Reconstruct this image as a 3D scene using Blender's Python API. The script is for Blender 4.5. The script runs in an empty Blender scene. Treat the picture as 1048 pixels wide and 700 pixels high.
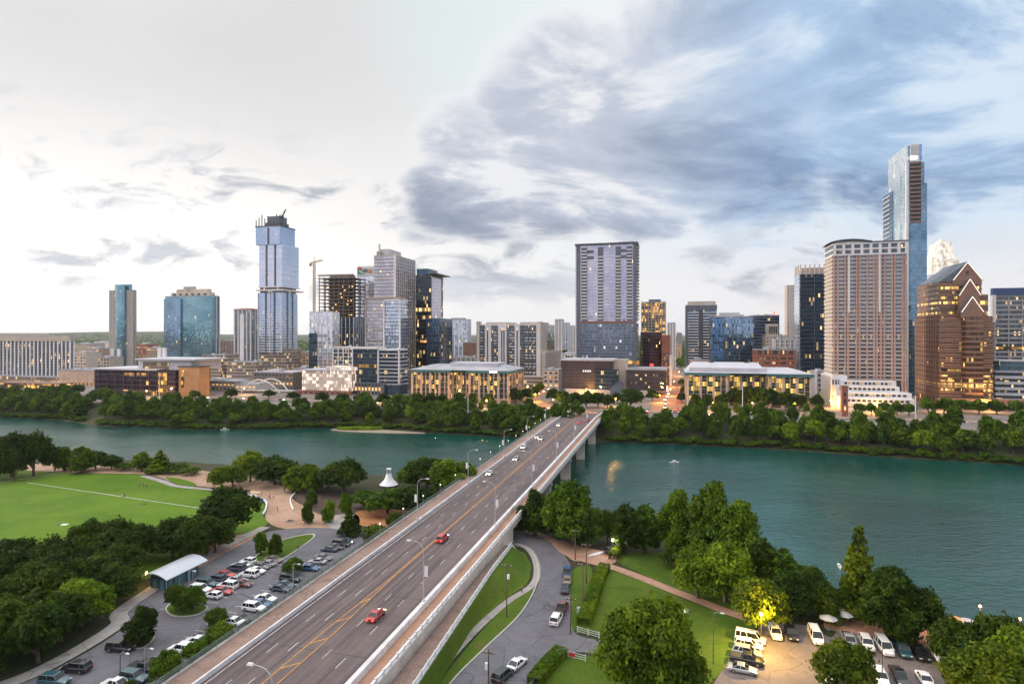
import bpy, math, random
import numpy as np
from mathutils import Vector, Matrix
from mathutils.geometry import tessellate_polygon

scene = bpy.context.scene
col = scene.collection
PI = math.pi

# ------------------------------------------------------------------ camera
FPX, CAMZ, HY, CX = 620.0, 64.0, 342.0, 524.0       # focal length in photo pixels, eye height, horizon row, centre column
cam = bpy.data.cameras.new('camera'); camo = bpy.data.objects.new('camera', cam); col.objects.link(camo)
camo.location = (0, 0, CAMZ); camo.rotation_euler = (PI/2, 0, 0)
cam.sensor_width = 36; cam.lens = 36*FPX/1048
cam.shift_y = (HY-350)/1048.0
cam.clip_start = 1; cam.clip_end = 60000
scene.camera = camo

# ------------------------------------------------------------------ render settings
scene.render.engine = 'CYCLES'
scene.view_settings.view_transform = 'Standard'; scene.view_settings.look = 'None'
scene.view_settings.exposure = 0.75; scene.view_settings.gamma = 1
cy = scene.cycles
cy.use_denoising = True
cy.max_bounces = 6; cy.diffuse_bounces = 3; cy.glossy_bounces = 3; cy.transmission_bounces = 3; cy.volume_bounces = 0
cy.transparent_max_bounces = 6
cy.sample_clamp_indirect = 4.0
cy.caustics_reflective = False; cy.caustics_refractive = False

# ------------------------------------------------------------------ node helper
class NT:
    def __init__(s, tree):
        s.t = tree; s.n = tree.nodes; s.l = tree.links
    def node(s, typ, **kw):
        n = s.n.new(typ)
        for k, v in kw.items(): setattr(n, k, v)
        return n
    def put(s, sock, v):
        if isinstance(v, bpy.types.NodeSocket): s.l.new(v, sock)
        elif v is not None: sock.default_value = v
    def m(s, op, a, b=None, c=None, clamp=False):
        n = s.node('ShaderNodeMath', operation=op); n.use_clamp = clamp
        s.put(n.inputs[0], a)
        if b is not None: s.put(n.inputs[1], b)
        if c is not None: s.put(n.inputs[2], c)
        return n.outputs[0]
    def vm(s, op, a, b=None, out=0):
        n = s.node('ShaderNodeVectorMath', operation=op)
        s.put(n.inputs[0], a)
        if b is not None:
            if op == 'SCALE': s.put(n.inputs['Scale'], b)
            else: s.put(n.inputs[1], b)
        return n.outputs[out]
    def mix(s, f, a, b, blend='MIX'):
        n = s.node('ShaderNodeMix', data_type='RGBA', blend_type=blend)
        s.put(n.inputs[0], f); s.put(n.inputs[6], a); s.put(n.inputs[7], b)
        return n.outputs[2]
    def smooth(s, v, lo, hi, a=0.0, b=1.0):
        n = s.node('ShaderNodeMapRange', interpolation_type='SMOOTHSTEP')
        s.put(n.inputs[0], v); n.inputs[1].default_value = lo; n.inputs[2].default_value = hi
        n.inputs[3].default_value = a; n.inputs[4].default_value = b
        return n.outputs[0]
    def noise(s, vec, scale, detail=4, rough=.55, dist=0.0, out='Fac'):
        n = s.node('ShaderNodeTexNoise')
        if vec is not None: s.put(n.inputs['Vector'], vec)
        n.inputs['Scale'].default_value = scale; n.inputs['Detail'].default_value = detail
        n.inputs['Roughness'].default_value = rough; n.inputs['Distortion'].default_value = dist
        return n.outputs[out]
    def sep(s, v):
        n = s.node('ShaderNodeSeparateXYZ'); s.put(n.inputs[0], v); return n.outputs
    def comb(s, x, y, z=0.0):
        n = s.node('ShaderNodeCombineXYZ'); s.put(n.inputs[0], x); s.put(n.inputs[1], y); s.put(n.inputs[2], z); return n.outputs[0]

def c4(c): return (c[0], c[1], c[2], 1.0)

# ------------------------------------------------------------------ world: evening sky with broken cloud
SUN_EL, SUN_AZ = math.radians(11), math.radians(-80)        # azimuth measured from +Y, to the right positive
world = bpy.data.worlds.new('World'); scene.world = world; world.use_nodes = True
w = NT(world.node_tree); w.n.clear()
wo = w.node('ShaderNodeOutputWorld'); bg = w.node('ShaderNodeBackground'); bg.inputs[1].default_value = 0.1
w.l.new(bg.outputs[0], wo.inputs[0])
sky = w.node('ShaderNodeTexSky', sky_type='NISHITA'); sky.sun_disc = False
sky.sun_elevation = SUN_EL; sky.sun_rotation = SUN_AZ; sky.altitude = 150; sky.air_density = 1.0; sky.dust_density = 2.0; sky.ozone_density = 1.5
tc = w.node('ShaderNodeTexCoord'); D = w.vm('NORMALIZE', tc.outputs['Generated'])
dx, dy, dz = w.sep(D)
def dirv(px, py):
    v = Vector(((px-CX)/FPX, 1, (HY-py)/FPX)).normalized(); return tuple(v)
def blob(px, py, r0, r1):                       # soft angular cap about a direction, radii in degrees
    d = w.vm('DOT_PRODUCT', D, dirv(px, py), out=1)
    return w.smooth(d, math.cos(math.radians(r1)), math.cos(math.radians(r0)))
zz = w.m('MAXIMUM', dz, 0.0)
bk = 10.0/1.68
def S(r, g, b): return (r*bk, g*bk, b*bk, 1)
hx = w.m('DIVIDE', dx, w.m('MAXIMUM', w.m('ABSOLUTE', dy), .2)); hz = w.m('DIVIDE', dz, w.m('MAXIMUM', w.m('ABSOLUTE', dy), .2))
den = w.m('ADD', zz, 0.20)
P = w.comb(w.m('DIVIDE', dx, den), w.m('DIVIDE', dy, den), 0.0)     # cloud layer seen in perspective
def rot(v, a, sx, sy, off):
    x, y, _ = w.sep(v); c, s_ = math.cos(a), math.sin(a)
    u = w.m('ADD', w.m('MULTIPLY', x, c*sx), w.m('MULTIPLY', y, s_*sx)); q = w.m('ADD', w.m('MULTIPLY', x, -s_*sy), w.m('MULTIPLY', y, c*sy))
    return w.vm('ADD', w.comb(u, q, 0.0), off)
A = rot(P, 0.25, .95, 1.25, (3.7, 1.2, 0.0))
n1 = w.noise(A, 1.25, 14, .62, .30)
n2 = w.noise(w.vm('ADD', A, (11.3, 4.1, 2.0)), 1.7, 12, .62, .40)
n3 = w.noise(w.vm('ADD', A, (1.3, 7.7, 5.0)), 0.6, 4, .5, .2)
# clear part: Nishita lifted by thin bright veil, white towards the sunset on the left
west = w.vm('DOT_PRODUCT', D, (-0.86, 0.48, 0.16), out=1)
veil = w.smooth(west, -0.10, 0.66)
low = w.smooth(zz, 0.0, 0.26, 1.0, 0.0)
tint = w.mix(low, S(.50,.74,.97), S(.97,.88,.86))
base = w.mix(0.93, sky.outputs[0], tint)
haze_w = w.smooth(w.m('ADD', n3, w.m('MULTIPLY', n1, .5)), .55, .95)
base = w.mix(w.m('MULTIPLY', haze_w, .75), base, S(.88,.90,.94))
base = w.mix(veil, base, S(.955,.945,.94))
gv = w.m('MULTIPLY', blob(170, -70, 4, 34), w.smooth(w.m('ADD', w.m('MULTIPLY', n3, .8), w.m('MULTIPLY', n1, .4)), .35, .75, .5, 1.0))
base = w.mix(w.m('MULTIPLY', gv, .62), base, S(.60,.605,.625))
hot = w.m('MULTIPLY', blob(-20, 300, 3, 40), w.smooth(zz, 0.05, .40, 1, 0))
base = w.mix(hot, base, S(1.22,1.17,1.12))
base = w.mix(w.m('MULTIPLY', blob(500, 10, 2, 12), .45), base, S(.70,.88,.90))
# big cloud bank sweeping up over the right half
bank = w.m('MAXIMUM', blob(600, 130, 2, 14), w.m('MAXIMUM', blob(740, 95, 4, 17), w.m('MULTIPLY', blob(960, 50, 5, 17), 1.0)))
bank = w.m('MAXIMUM', bank, w.m('MAXIMUM', w.m('MULTIPLY', blob(480, 180, 1, 9), .9), w.m('MULTIPLY', blob(660, 195, 1, 9), .85)))
bank = w.m('MAXIMUM', bank, w.m('MULTIPLY', blob(1190, 40, 5, 17), .95))
bank = w.m('MAXIMUM', bank, w.m('MULTIPLY', blob(630, 135, 1, 9), 1.22))
cov = w.m('ADD', bank, w.m('MULTIPLY', w.m('SUBTRACT', n1, .5), 1.9))
mask = w.smooth(cov, 0.30, 0.62)
edge = w.smooth(cov, 0.40, .86)
body = w.smooth(w.m('ADD', w.m('MULTIPLY', n2, .8), w.m('MULTIPLY', n3, .4)), .46, .72)
right = w.smooth(hx, .10, .55)
dark = w.mix(right, S(.28,.33,.44), S(.15,.255,.45))
mid = w.mix(right, S(.55,.60,.71), S(.43,.60,.83))
lite = w.mix(right, S(.90,.90,.92), S(.72,.83,.95))
ccol = w.mix(w.m('MULTIPLY', body, .95), dark, mid)
ccol = w.mix(w.smooth(n2, .53, .66, 0, .9), ccol, lite)
ccol = w.mix(w.m('SUBTRACT', 1.0, edge), ccol, lite)
# small torn streaks low in the sky
nS = w.noise(w.comb(w.m('MULTIPLY', hx, 7.5), w.m('MULTIPLY', hz, 19.0), 5.0), 1.0, 9, .60, .5)
fav = w.m('ADD', w.m('MULTIPLY', blob(500, 265, 2, 13), .17), w.m('ADD', w.m('MULTIPLY', blob(780, 268, 1, 9), .13), w.m('MULTIPLY', blob(190, 220, 3, 17), .085)))
streak = w.smooth(w.m('ADD', nS, fav), .575, .74)
streak = w.m('MULTIPLY', w.m('MULTIPLY', streak, w.smooth(zz, 0.03, 0.09)), w.smooth(zz, 0.34, 0.2))
out = w.mix(w.m('MULTIPLY', streak, .80), base, w.mix(w.smooth(n2, .4, .65), S(.36,.40,.49), S(.60,.64,.72)))
out = w.mix(w.m('MULTIPLY', mask, .97), out, ccol)
# sky behind us and overhead, out of view, is raised to add ambient light
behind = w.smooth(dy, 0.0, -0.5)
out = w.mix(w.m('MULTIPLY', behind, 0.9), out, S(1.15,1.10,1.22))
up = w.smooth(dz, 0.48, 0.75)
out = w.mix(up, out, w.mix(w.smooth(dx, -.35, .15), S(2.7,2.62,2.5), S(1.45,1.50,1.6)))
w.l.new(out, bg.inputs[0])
world.cycles.sampling_method = 'MANUAL'; world.cycles.sample_map_resolution = 1024

# ------------------------------------------------------------------ sun: low, soft, warm, from the left
sl = bpy.data.lights.new('sun', 'SUN'); sun = bpy.data.objects.new('sun', sl); col.objects.link(sun)
sl.energy = 2.2; sl.angle = math.radians(6); sl.color = (1.0, 0.86, 0.72)
sd = Vector((math.sin(SUN_AZ)*math.cos(SUN_EL), math.cos(SUN_AZ)*math.cos(SUN_EL), math.sin(SUN_EL)))
sun.rotation_euler = sd.to_track_quat('Z', 'Y').to_euler()
# ------------------------------------------------------------------ materials
MATS = {}
def newmat(name):
    m = bpy.data.materials.new(name); m.use_nodes = True
    n = NT(m.node_tree); n.n.clear()
    o = n.node('ShaderNodeOutputMaterial'); b = n.node('ShaderNodeBsdfPrincipled')
    n.l.new(b.outputs[0], o.inputs[0])
    return m, n, b, o
def simple(name, c, rough=.7, var=.18, scale=.6, metal=0.0, coat=0.0, spec=.5, c2=None, objcol=False, bump=0.0):
    if name in MATS: return MATS[name]
    m, n, b, o = newmat(name)
    t = n.node('ShaderNodeTexCoord').outputs['Object']
    f = n.noise(t, scale, 5, .6)
    f2 = n.noise(t, scale*9, 3, .6)
    f = n.m('ADD', n.m('MULTIPLY', f, .65), n.m('MULTIPLY', f2, .35))
    if c2 is None:
        a = tuple(x*(1-var) for x in c); d = tuple(min(1, x*(1+var)) for x in c)
    else: a, d = c, c2
    cc = n.mix(n.smooth(f, .33, .67), c4(a), c4(d))
    if objcol:
        oi = n.node('ShaderNodeObjectInfo'); cc = n.mix(1.0, cc, oi.outputs['Color'], 'MULTIPLY')
    n.put(b.inputs['Base Color'], cc); b.inputs['Roughness'].default_value = rough; b.inputs['Metallic'].default_value = metal
    b.inputs['Coat Weight'].default_value = coat; b.inputs['Specular IOR Level'].default_value = spec
    if bump:
        bn = n.node('ShaderNodeBump'); bn.inputs['Strength'].default_value = bump; n.put(bn.inputs['Height'], f2); n.l.new(bn.outputs[0], b.inputs['Normal'])
    MATS[name] = m; return m
def emit(name, c, st):
    if name in MATS: return MATS[name]
    m, n, b, o = newmat(name)
    b.inputs['Base Color'].default_value = c4(c); b.inputs['Emission Color'].default_value = c4(c); b.inputs['Emission Strength'].default_value = st
    m.cycles.emission_sampling = 'NONE'
    MATS[name] = m; return m
def glass(name, tint, cw=1.5, ch=3.6, frame=(.12,.13,.15), ft=.10, fh=.14, lit=.06, litc=(1.0,.62,.24), lits=1.6,
          metal=.75, rough=.07, wob=.02, tintvar=.35, spandrel=0.0, spc=None, tint2=None, litrow=0.0):
    """curtain wall: panes in metres from the UVs, thin frames, every pane a little different, some rooms lit"""
    if name in MATS: return MATS[name]
    m, n, b, o = newmat(name)
    uv = n.node('ShaderNodeUVMap').outputs[0]
    u, v, _ = n.sep(uv)
    us = n.m('DIVIDE', u, cw); vs = n.m('DIVIDE', v, ch)
    iu = n.m('FLOOR', us); iv = n.m('FLOOR', vs); fu = n.m('SUBTRACT', us, iu); fv = n.m('SUBTRACT', vs, iv)
    wn = n.node('ShaderNodeTexWhiteNoise', noise_dimensions='2D'); n.put(wn.inputs['Vector'], n.comb(iu, iv))
    ra, rb, rc = n.sep(wn.outputs['Color'])
    wn2 = n.node('ShaderNodeTexWhiteNoise', noise_dimensions='2D'); n.put(wn2.inputs['Vector'], n.comb(n.m('FLOOR', n.m('DIVIDE', us, 3.0)), iv))
    rd, re, rf = n.sep(wn2.outputs['Color'])
    fm = n.m('MAXIMUM', n.m('LESS_THAN', fu, ft/cw*2), n.m('LESS_THAN', fv, fh/ch*2))
    big = n.noise(n.comb(n.m('MULTIPLY', u, .03), n.m('MULTIPLY', v, .03)), 1.0, 3)
    t1 = c4(tint); t2 = c4(tint2) if tint2 else c4(tuple(x*.6 for x in tint))
    cc = n.mix(n.smooth(big, .35, .65), t1, t2)
    k = n.m('ADD', 1-tintvar/2, n.m('MULTIPLY', ra, tintvar))
    cc = n.mix(1.0, cc, n.comb(k, k, k), 'MULTIPLY')
    if spandrel > 0:
        sp = n.m('LESS_THAN', fv, spandrel)
        cc = n.mix(sp, cc, c4(spc or tuple(x*.45 for x in tint)))
    cc = n.mix(fm, cc, c4(frame))
    n.put(b.inputs['Base Color'], cc)
    n.put(b.inputs['Metallic'], n.m('MULTIPLY', n.m('SUBTRACT', 1.0, fm), metal))
    n.put(b.inputs['Roughness'], n.m('ADD', rough, n.m('MULTIPLY', fm, .4)))
    if wob:
        g = n.node('ShaderNodeNewGeometry').outputs['Normal']
        off = n.vm('SCALE', n.vm('SUBTRACT', wn.outputs['Color'], (.5, .5, .5)), wob*2)
        n.put(b.inputs['Normal'], n.vm('NORMALIZE', n.vm('ADD', g, off)))
    lm = n.m('LESS_THAN', rb, n.m('MULTIPLY', lit*2, n.m('LESS_THAN', rd, .5)))
    if litrow > 0:
        wr = n.node('ShaderNodeTexWhiteNoise', noise_dimensions='1D'); n.put(wr.inputs['W'], iv)
        lm = n.m('MAXIMUM', lm, n.m('MULTIPLY', n.m('LESS_THAN', wr.outputs[0], litrow), n.m('LESS_THAN', rb, .8)))
    lm = n.m('MULTIPLY', lm, n.m('SUBTRACT', 1.0, fm))
    rc = n.m('MULTIPLY', n.m('MULTIPLY', rc, rc), 1.15)
    if spandrel > 0: lm = n.m('MULTIPLY', lm, n.m('SUBTRACT', 1.0, sp))
    n.put(b.inputs['Emission Color'], c4(litc))
    n.put(b.inputs['Emission Strength'], n.m('MULTIPLY', lm, n.m('MULTIPLY', n.m('ADD', .12, rc), lits*.8)))
    m.cycles.emission_sampling = 'NONE'
    MATS[name] = m; return m

# ------------------------------------------------------------------ objects
def tag(o, label=None, cat=None, group=None, kind=None):
    if label: o['label'] = label
    if cat: o['category'] = cat
    if group: o['group'] = group
    if kind: o['kind'] = kind
    return o
def empty(name, loc, rz=0.0, label=None, cat=None, group=None):
    o = bpy.data.objects.new(name, None); col.objects.link(o); o.location = loc; o.rotation_euler = (0, 0, rz)
    o.empty_display_size = .5
    return tag(o, label, cat, group)
def link(name, me, parent=None, loc=(0,0,0), rz=0.0):
    o = bpy.data.objects.new(name, me); col.objects.link(o); o.parent = parent; o.location = loc; o.rotation_euler = (0,0,rz)
    return o
def copy_tree(o, parent=None):
    c = o.copy(); col.objects.link(c)
    if parent: c.parent = parent
    for ch in o.children: copy_tree(ch, c)
    return c

class MB:
    def __init__(s): s.v=[]; s.f=[]; s.uv=[]; s.mi=[]
    def face(s, pts, uv=None, m=0):
        i = len(s.v); s.v += [tuple(p) for p in pts]; s.f.append(list(range(i, i+len(pts))))
        s.uv += uv if uv else [(p[0]+p[1], p[2]) for p in pts]; s.mi.append(m)
    def box(s, x0, x1, y0, y1, z0, z1, m=0, bottom=True, top=True, mt=None):
        w = x1-x0; d = y1-y0
        def side(a, b, u0, u1): s.face([(a[0],a[1],z0),(b[0],b[1],z0),(b[0],b[1],z1),(a[0],a[1],z1)], [(u0,z0),(u1,z0),(u1,z1),(u0,z1)], m)
        side((x0,y0),(x1,y0),0,w); side((x1,y0),(x1,y1),300,300+d); side((x1,y1),(x0,y1),600,600+w); side((x0,y1),(x0,y0),900-d,900)
        mt = m if mt is None else mt
        if top: s.face([(x0,y0,z1),(x1,y0,z1),(x1,y1,z1),(x0,y1,z1)], None, mt)
        if bottom: s.face([(x0,y1,z0),(x1,y1,z0),(x1,y0,z0),(x0,y0,z0)], None, m)
        return s
    def prism(s, pts, z0, z1, m=0, mt=None, z1f=None, bottom=True):
        if sum(pts[i][0]*pts[(i+1)%len(pts)][1]-pts[(i+1)%len(pts)][0]*pts[i][1] for i in range(len(pts))) < 0: pts = pts[::-1]
        u = 0.0; n = len(pts); mt = m if mt is None else mt
        zt = [z1f(p) if z1f else z1 for p in pts]
        for i in range(n):
            a, b = pts[i], pts[(i+1)%n]; L = math.hypot(b[0]-a[0], b[1]-a[1])
            s.face([(a[0],a[1],z0),(b[0],b[1],z0),(b[0],b[1],zt[(i+1)%n]),(a[0],a[1],zt[i])], [(u,z0),(u+L,z0),(u+L,zt[(i+1)%n]),(u,zt[i])], m); u += L
        tr = tessellate_polygon([[Vector((p[0],p[1],0)) for p in pts]])
        for t in tr:
            q = [(pts[k][0],pts[k][1]) for k in t]
            if (q[1][0]-q[0][0])*(q[2][1]-q[0][1])-(q[1][1]-q[0][1])*(q[2][0]-q[0][0]) < 0: t = t[::-1]
            s.face([(pts[k][0],pts[k][1],zt[k]) for k in t], None, mt)
            if bottom: s.face([(pts[k][0],pts[k][1],z0) for k in t[::-1]], None, m)
        return s
    def frustum(s, b, t, z0, z1, m=0):               # b, t: (x0,x1,y0,y1) rectangles
        B = [(b[0],b[2],z0),(b[1],b[2],z0),(b[1],b[3],z0),(b[0],b[3],z0)]; T = [(t[0],t[2],z1),(t[1],t[2],z1),(t[1],t[3],z1),(t[0],t[3],z1)]
        for i in range(4):
            j = (i+1)%4; s.face([B[i],B[j],T[j],T[i]], None, m)
        s.face(T, None, m); s.face(B[::-1], None, m); return s
    def cyl(s, p0, p1, r0, r1=None, n=8, m=0, caps=True):
        r1 = r0 if r1 is None else r1
        p0 = Vector(p0); p1 = Vector(p1); d = (p1-p0).normalized()
        a = d.orthogonal().normalized(); b = d.cross(a)
        A = [p0+(a*math.cos(2*PI*k/n)+b*math.sin(2*PI*k/n))*r0 for k in range(n)]
        B = [p1+(a*math.cos(2*PI*k/n)+b*math.sin(2*PI*k/n))*r1 for k in range(n)]
        for k in range(n):
            j = (k+1)%n; s.face([A[k],A[j],B[j],B[k]], None, m)
        if caps: s.face(A[::-1], None, m); s.face(B, None, m)
        return s
    def tube(s, pts, r, n=6, m=0):
        for i in range(len(pts)-1):
            r0 = r[i] if isinstance(r, (list,tuple)) else r; r1 = r[i+1] if isinstance(r, (list,tuple)) else r
            s.cyl(pts[i], pts[i+1], r0, r1, n, m)
        return s
    def lathe(s, prof, n=12, m=0, c=(0,0)):
        for i in range(len(prof)-1):
            (r0,z0),(r1,z1) = prof[i], prof[i+1]
            for k in range(n):
                a0 = 2*PI*k/n; a1 = 2*PI*(k+1)/n
                q = [(c[0]+r0*math.cos(a0),c[1]+r0*math.sin(a0),z0),(c[0]+r0*math.cos(a1),c[1]+r0*math.sin(a1),z0),(c[0]+r1*math.cos(a1),c[1]+r1*math.sin(a1),z1),(c[0]+r1*math.cos(a0),c[1]+r1*math.sin(a0),z1)]
                if r0 < 1e-6: q = [q[0],q[2],q[3]]
                elif r1 < 1e-6: q = q[:3]
                s.face(q, None, m)
        return s
    def mesh(s, name, mats, smooth=False):
        me = bpy.data.meshes.new(name); me.from_pydata(s.v, [], s.f)
        if smooth: merge_mesh(me)
        else:
            ul = me.uv_layers.new(name='UVMap'); ul.data.foreach_set('uv', np.array(s.uv, dtype=np.float32).ravel())
        if not isinstance(mats, (list,tuple)): mats = [mats]
        for m in mats: me.materials.append(m)
        if not smooth: me.polygons.foreach_set('material_index', s.mi)
        me.update(); return me
    def build(s, name, mats, parent=None, loc=(0,0,0), rz=0.0, smooth=False):
        return link(name, s.mesh(name, mats, smooth), parent, loc, rz)
import bmesh
def merge_mesh(me, dist=1e-4):
    bm = bmesh.new(); bm.from_mesh(me); bmesh.ops.remove_doubles(bm, verts=bm.verts, dist=dist)
    for f in bm.faces: f.smooth = True
    bm.to_mesh(me); bm.free()

# ------------------------------------------------------------------ where things stand: ground points read off the photograph
GA = math.atan(0.265); GR = (math.cos(GA), -math.sin(GA)); GG = (math.sin(GA), math.cos(GA))     # street grid: across, away
def gpt(px, py, z):
    Y = FPX*(CAMZ-z)/(py-HY); return Vector(((px-CX)/FPX*Y, Y, z))
def st(s, t, z=0.0): return Vector((s*GR[0]+t*GG[0], s*GR[1]+t*GG[1], z))
def to_st(x, y): return x*GR[0]+y*GR[1], x*GG[0]+y*GG[1]
NEAR = [(-900,360),(-500,330),(-262,306),(-201,294),(-150,287),(-75,266),(-43,257),(6,234),(26,214),(42,204),(54,180),(64,163),(74,142),(89,133),(104,132),(114,128),(160,118),(400,60),(900,-60)]
FARS = [(-1200,690),(-395,467),(-337,452),(-290,424),(-278,420),(-262,420),(-212,405),(-150,411),(-118,417),(-92,412),(-62,398),(-27,384),(10,373),(56,361),(100,351),(150,336),(193,317),(233,303),(250,296),(600,200),(1200,40)]
def interp(tab, x): return np.interp(x, [p[0] for p in tab], [p[1] for p in tab])
ZP, ZC, ZD = 6.0, 10.0, 12.0                         # park ground, city ground, bridge deck
def sst(v, a, b):
    t = np.clip((v-a)/(b-a), 0, 1); return t*t*(3-2*t)
def hills(X, Y):
    r = np.hypot(X, Y); h = sst(r, 3500, 7000)
    a = np.arctan2(X, Y)
    prof = 40 + 26*np.sin(a*9+.6) + 20*np.sin(a*23+2) + 9*np.sin(a*57)
    return h*prof*(1.0-.75*sst(a, -.45, .1))
def terrain(X, Y):
    X = np.asarray(X, float); Y = np.asarray(Y, float)
    dn = Y-interp(NEAR, X); df = interp(FARS, X)-Y
    zn = ZP*sst(-dn, -1.5, 11) - 1.5*sst(dn, 0, 6)
    zf = 4.5*sst(-df, -1.5, 9) + (ZC-4.5)*sst(-df, 9, 40) - 1.5*sst(df, 0, 6)
    z = np.where(-df > -40, zf, np.where(dn < 40, zn, -1.5))
    z = np.where((dn > 0) & (df > 0), np.where(dn < df, zn, zf), z)
    z = np.where(-df > 0, zf, np.where(dn < 0, zn, z))
    return z + hills(X, Y)
def axis(lo, hi, step, far):
    a = list(np.arange(lo, hi+.1, step)); v = hi; s = step
    while v < far: s *= 1.22; v += s; a.append(v)
    v = lo; s = step; b = []
    while v > -far: s *= 1.22; v -= s; b.append(v)
    return np.array(b[::-1]+a)
def grid_mesh(name, xs, ys, zf):
    X, Y = np.meshgrid(xs, ys); Z = zf(X, Y)
    v = np.stack([X.ravel(), Y.ravel(), Z.ravel()], 1); nx, ny = len(xs), len(ys)
    i = (np.arange(ny-1)[:,None]*nx+np.arange(nx-1)[None,:]).ravel()
    f = np.stack([i, i+1, i+1+nx, i+nx], 1)
    me = bpy.data.meshes.new(name); me.vertices.add(len(v)); me.vertices.foreach_set('co', v.ravel())
    me.loops.add(f.size); me.loops.foreach_set('vertex_index', f.ravel().astype(np.int32))
    me.polygons.add(len(f)); me.polygons.foreach_set('loop_start', (np.arange(len(f))*4).astype(np.int32))
    me.polygons.foreach_set('use_smooth', np.ones(len(f), bool))
    me.update(); me.validate(); return me
# ground
m, n, b, o = newmat('ground')
g = n.node('ShaderNodeNewGeometry').outputs['Position']
gx, gy, gz = n.sep(g)
k1 = n.noise(g, .06, 5); k2 = n.noise(g, .9, 5, .65); k3 = n.noise(g, .013, 4)
soil = n.mix(n.smooth(k1, .35, .65), (.055,.045,.028,1), (.035,.055,.018,1))
soil = n.mix(n.smooth(k2, .3, .7), soil, (.03,.032,.015,1))
city = n.mix(n.smooth(k1, .35, .65), (.15,.135,.13,1), (.22,.19,.175,1))
wood = n.mix(n.smooth(n.noise(g, .02, 6, .7), .35, .65), (.022,.042,.016,1), (.045,.07,.022,1))
tg = n.m('ADD', n.m('MULTIPLY', gx, GG[0]), n.m('MULTIPLY', gy, GG[1]))
fc = n.m('MULTIPLY', n.smooth(gz, 8.5, 9.9), n.smooth(tg, 300, 330))
cc = n.mix(fc, soil, city)
cc = n.mix(n.smooth(n.m('ADD', tg, n.m('MULTIPLY', n.m('SUBTRACT', k3, .5), 500)), 930, 1250), cc, wood)
n.put(b.inputs['Base Color'], cc); b.inputs['Roughness'].default_value = .95; b.inputs['Specular IOR Level'].default_value = .2
gme = grid_mesh('ground', axis(-480, 480, 4, 24000), axis(20, 560, 4, 26000), terrain); gme.materials.append(m)
tag(link('ground', gme), kind='structure')
# lake
m, n, b, o = newmat('lake_water')
g = n.node('ShaderNodeNewGeometry').outputs['Position']
gx, gy, gz = n.sep(g)
gs = n.comb(n.m('MULTIPLY', gx, .55), n.m('MULTIPLY', gy, 1.0), 0.0)
wv = n.noise(gs, .55, 4, .6, .4); wv2 = n.noise(gs, .09, 3, .5)
bn = n.node('ShaderNodeBump'); bn.inputs['Distance'].default_value = .5; n.put(bn.inputs['Strength'], n.smooth(n.noise(n.comb(n.m('MULTIPLY', gx, .35), gy, 0.0), .022, 4, .6), .38, .62, .45, 1.0))
n.put(bn.inputs['Height'], n.m('ADD', wv, n.m('MULTIPLY', wv2, .8))); n.l.new(bn.outputs[0], b.inputs['Normal'])
n.put(b.inputs['Base Color'], n.mix(n.smooth(n.noise(g, .018, 4), .35, .65), (.0008,.040,.034,1), (.002,.056,.042,1)))
n.put(b.inputs['Roughness'], n.smooth(n.noise(gs, .03, 4), .3, .7, .10, .22)); b.inputs['IOR'].default_value = 1.62
lw = MB(); lw.face([(-2600,20,0),(2600,20,0),(2600,1200,0),(-2600,1200,0)])
tag(lw.build('lake_water', m), kind='structure')

def smooth_poly(pts, sub=4):
    out = []; n = len(pts)
    for i in range(n):
        p0,p1,p2,p3 = pts[i-1], pts[i], pts[(i+1)%n], pts[(i+2)%n]
        for k in range(sub):
            t = k/sub
            out.append(tuple(.5*((2*p1[j])+(-p0[j]+p2[j])*t+(2*p0[j]-5*p1[j]+4*p2[j]-p3[j])*t*t+(-p0[j]+3*p1[j]-3*p2[j]+p3[j])*t**3) for j in (0,1)))
    return out
def smooth_line(pts, sub=5):
    q = [pts[0]]+list(pts)+[pts[-1]]; out = []
    for i in range(1, len(q)-2):
        p0,p1,p2,p3 = q[i-1:i+3]
        for k in range(sub):
            t = k/sub
            out.append(tuple(.5*((2*p1[j])+(-p0[j]+p2[j])*t+(2*p0[j]-5*p1[j]+4*p2[j]-p3[j])*t*t+(-p0[j]+3*p1[j]-3*p2[j]+p3[j])*t**3) for j in (0,1)))
    out.append(tuple(pts[-1])); return out
def flat(name, pts, z, mat, kind='structure', thick=0.0):
    mb = MB()
    if thick: mb.prism(pts, z-thick, z)
    else:
        for t in tessellate_polygon([[Vector((p[0],p[1],0)) for p in pts]]):
            q = [pts[k] for k in t]
            if (q[1][0]-q[0][0])*(q[2][1]-q[0][1])-(q[1][1]-q[0][1])*(q[2][0]-q[0][0]) < 0: q = q[::-1]
            mb.face([(p[0],p[1],z) for p in q])
    o = mb.build(name, mat)
    return tag(o, kind=kind)
def pxpoly(name, px, z, mat, sm=True, kind='structure', thick=0.0):
    pts = [gpt(x, y, z)[:2] for x, y in px]
    if sm: pts = smooth_poly(pts)
    return flat(name, pts, z, mat, kind, thick)
def ribbon(pts, w):                                   # band of width w along a ground line
    L = []; R = []
    for i in range(len(pts)):
        a = pts[max(0,i-1)]; b = pts[min(len(pts)-1,i+1)]
        d = Vector((b[0]-a[0], b[1]-a[1])).normalized(); nn = Vector((-d.y, d.x))
        L.append((pts[i][0]+nn.x*w/2, pts[i][1]+nn.y*w/2)); R.append((pts[i][0]-nn.x*w/2, pts[i][1]-nn.y*w/2))
    return L + R[::-1]
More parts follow.
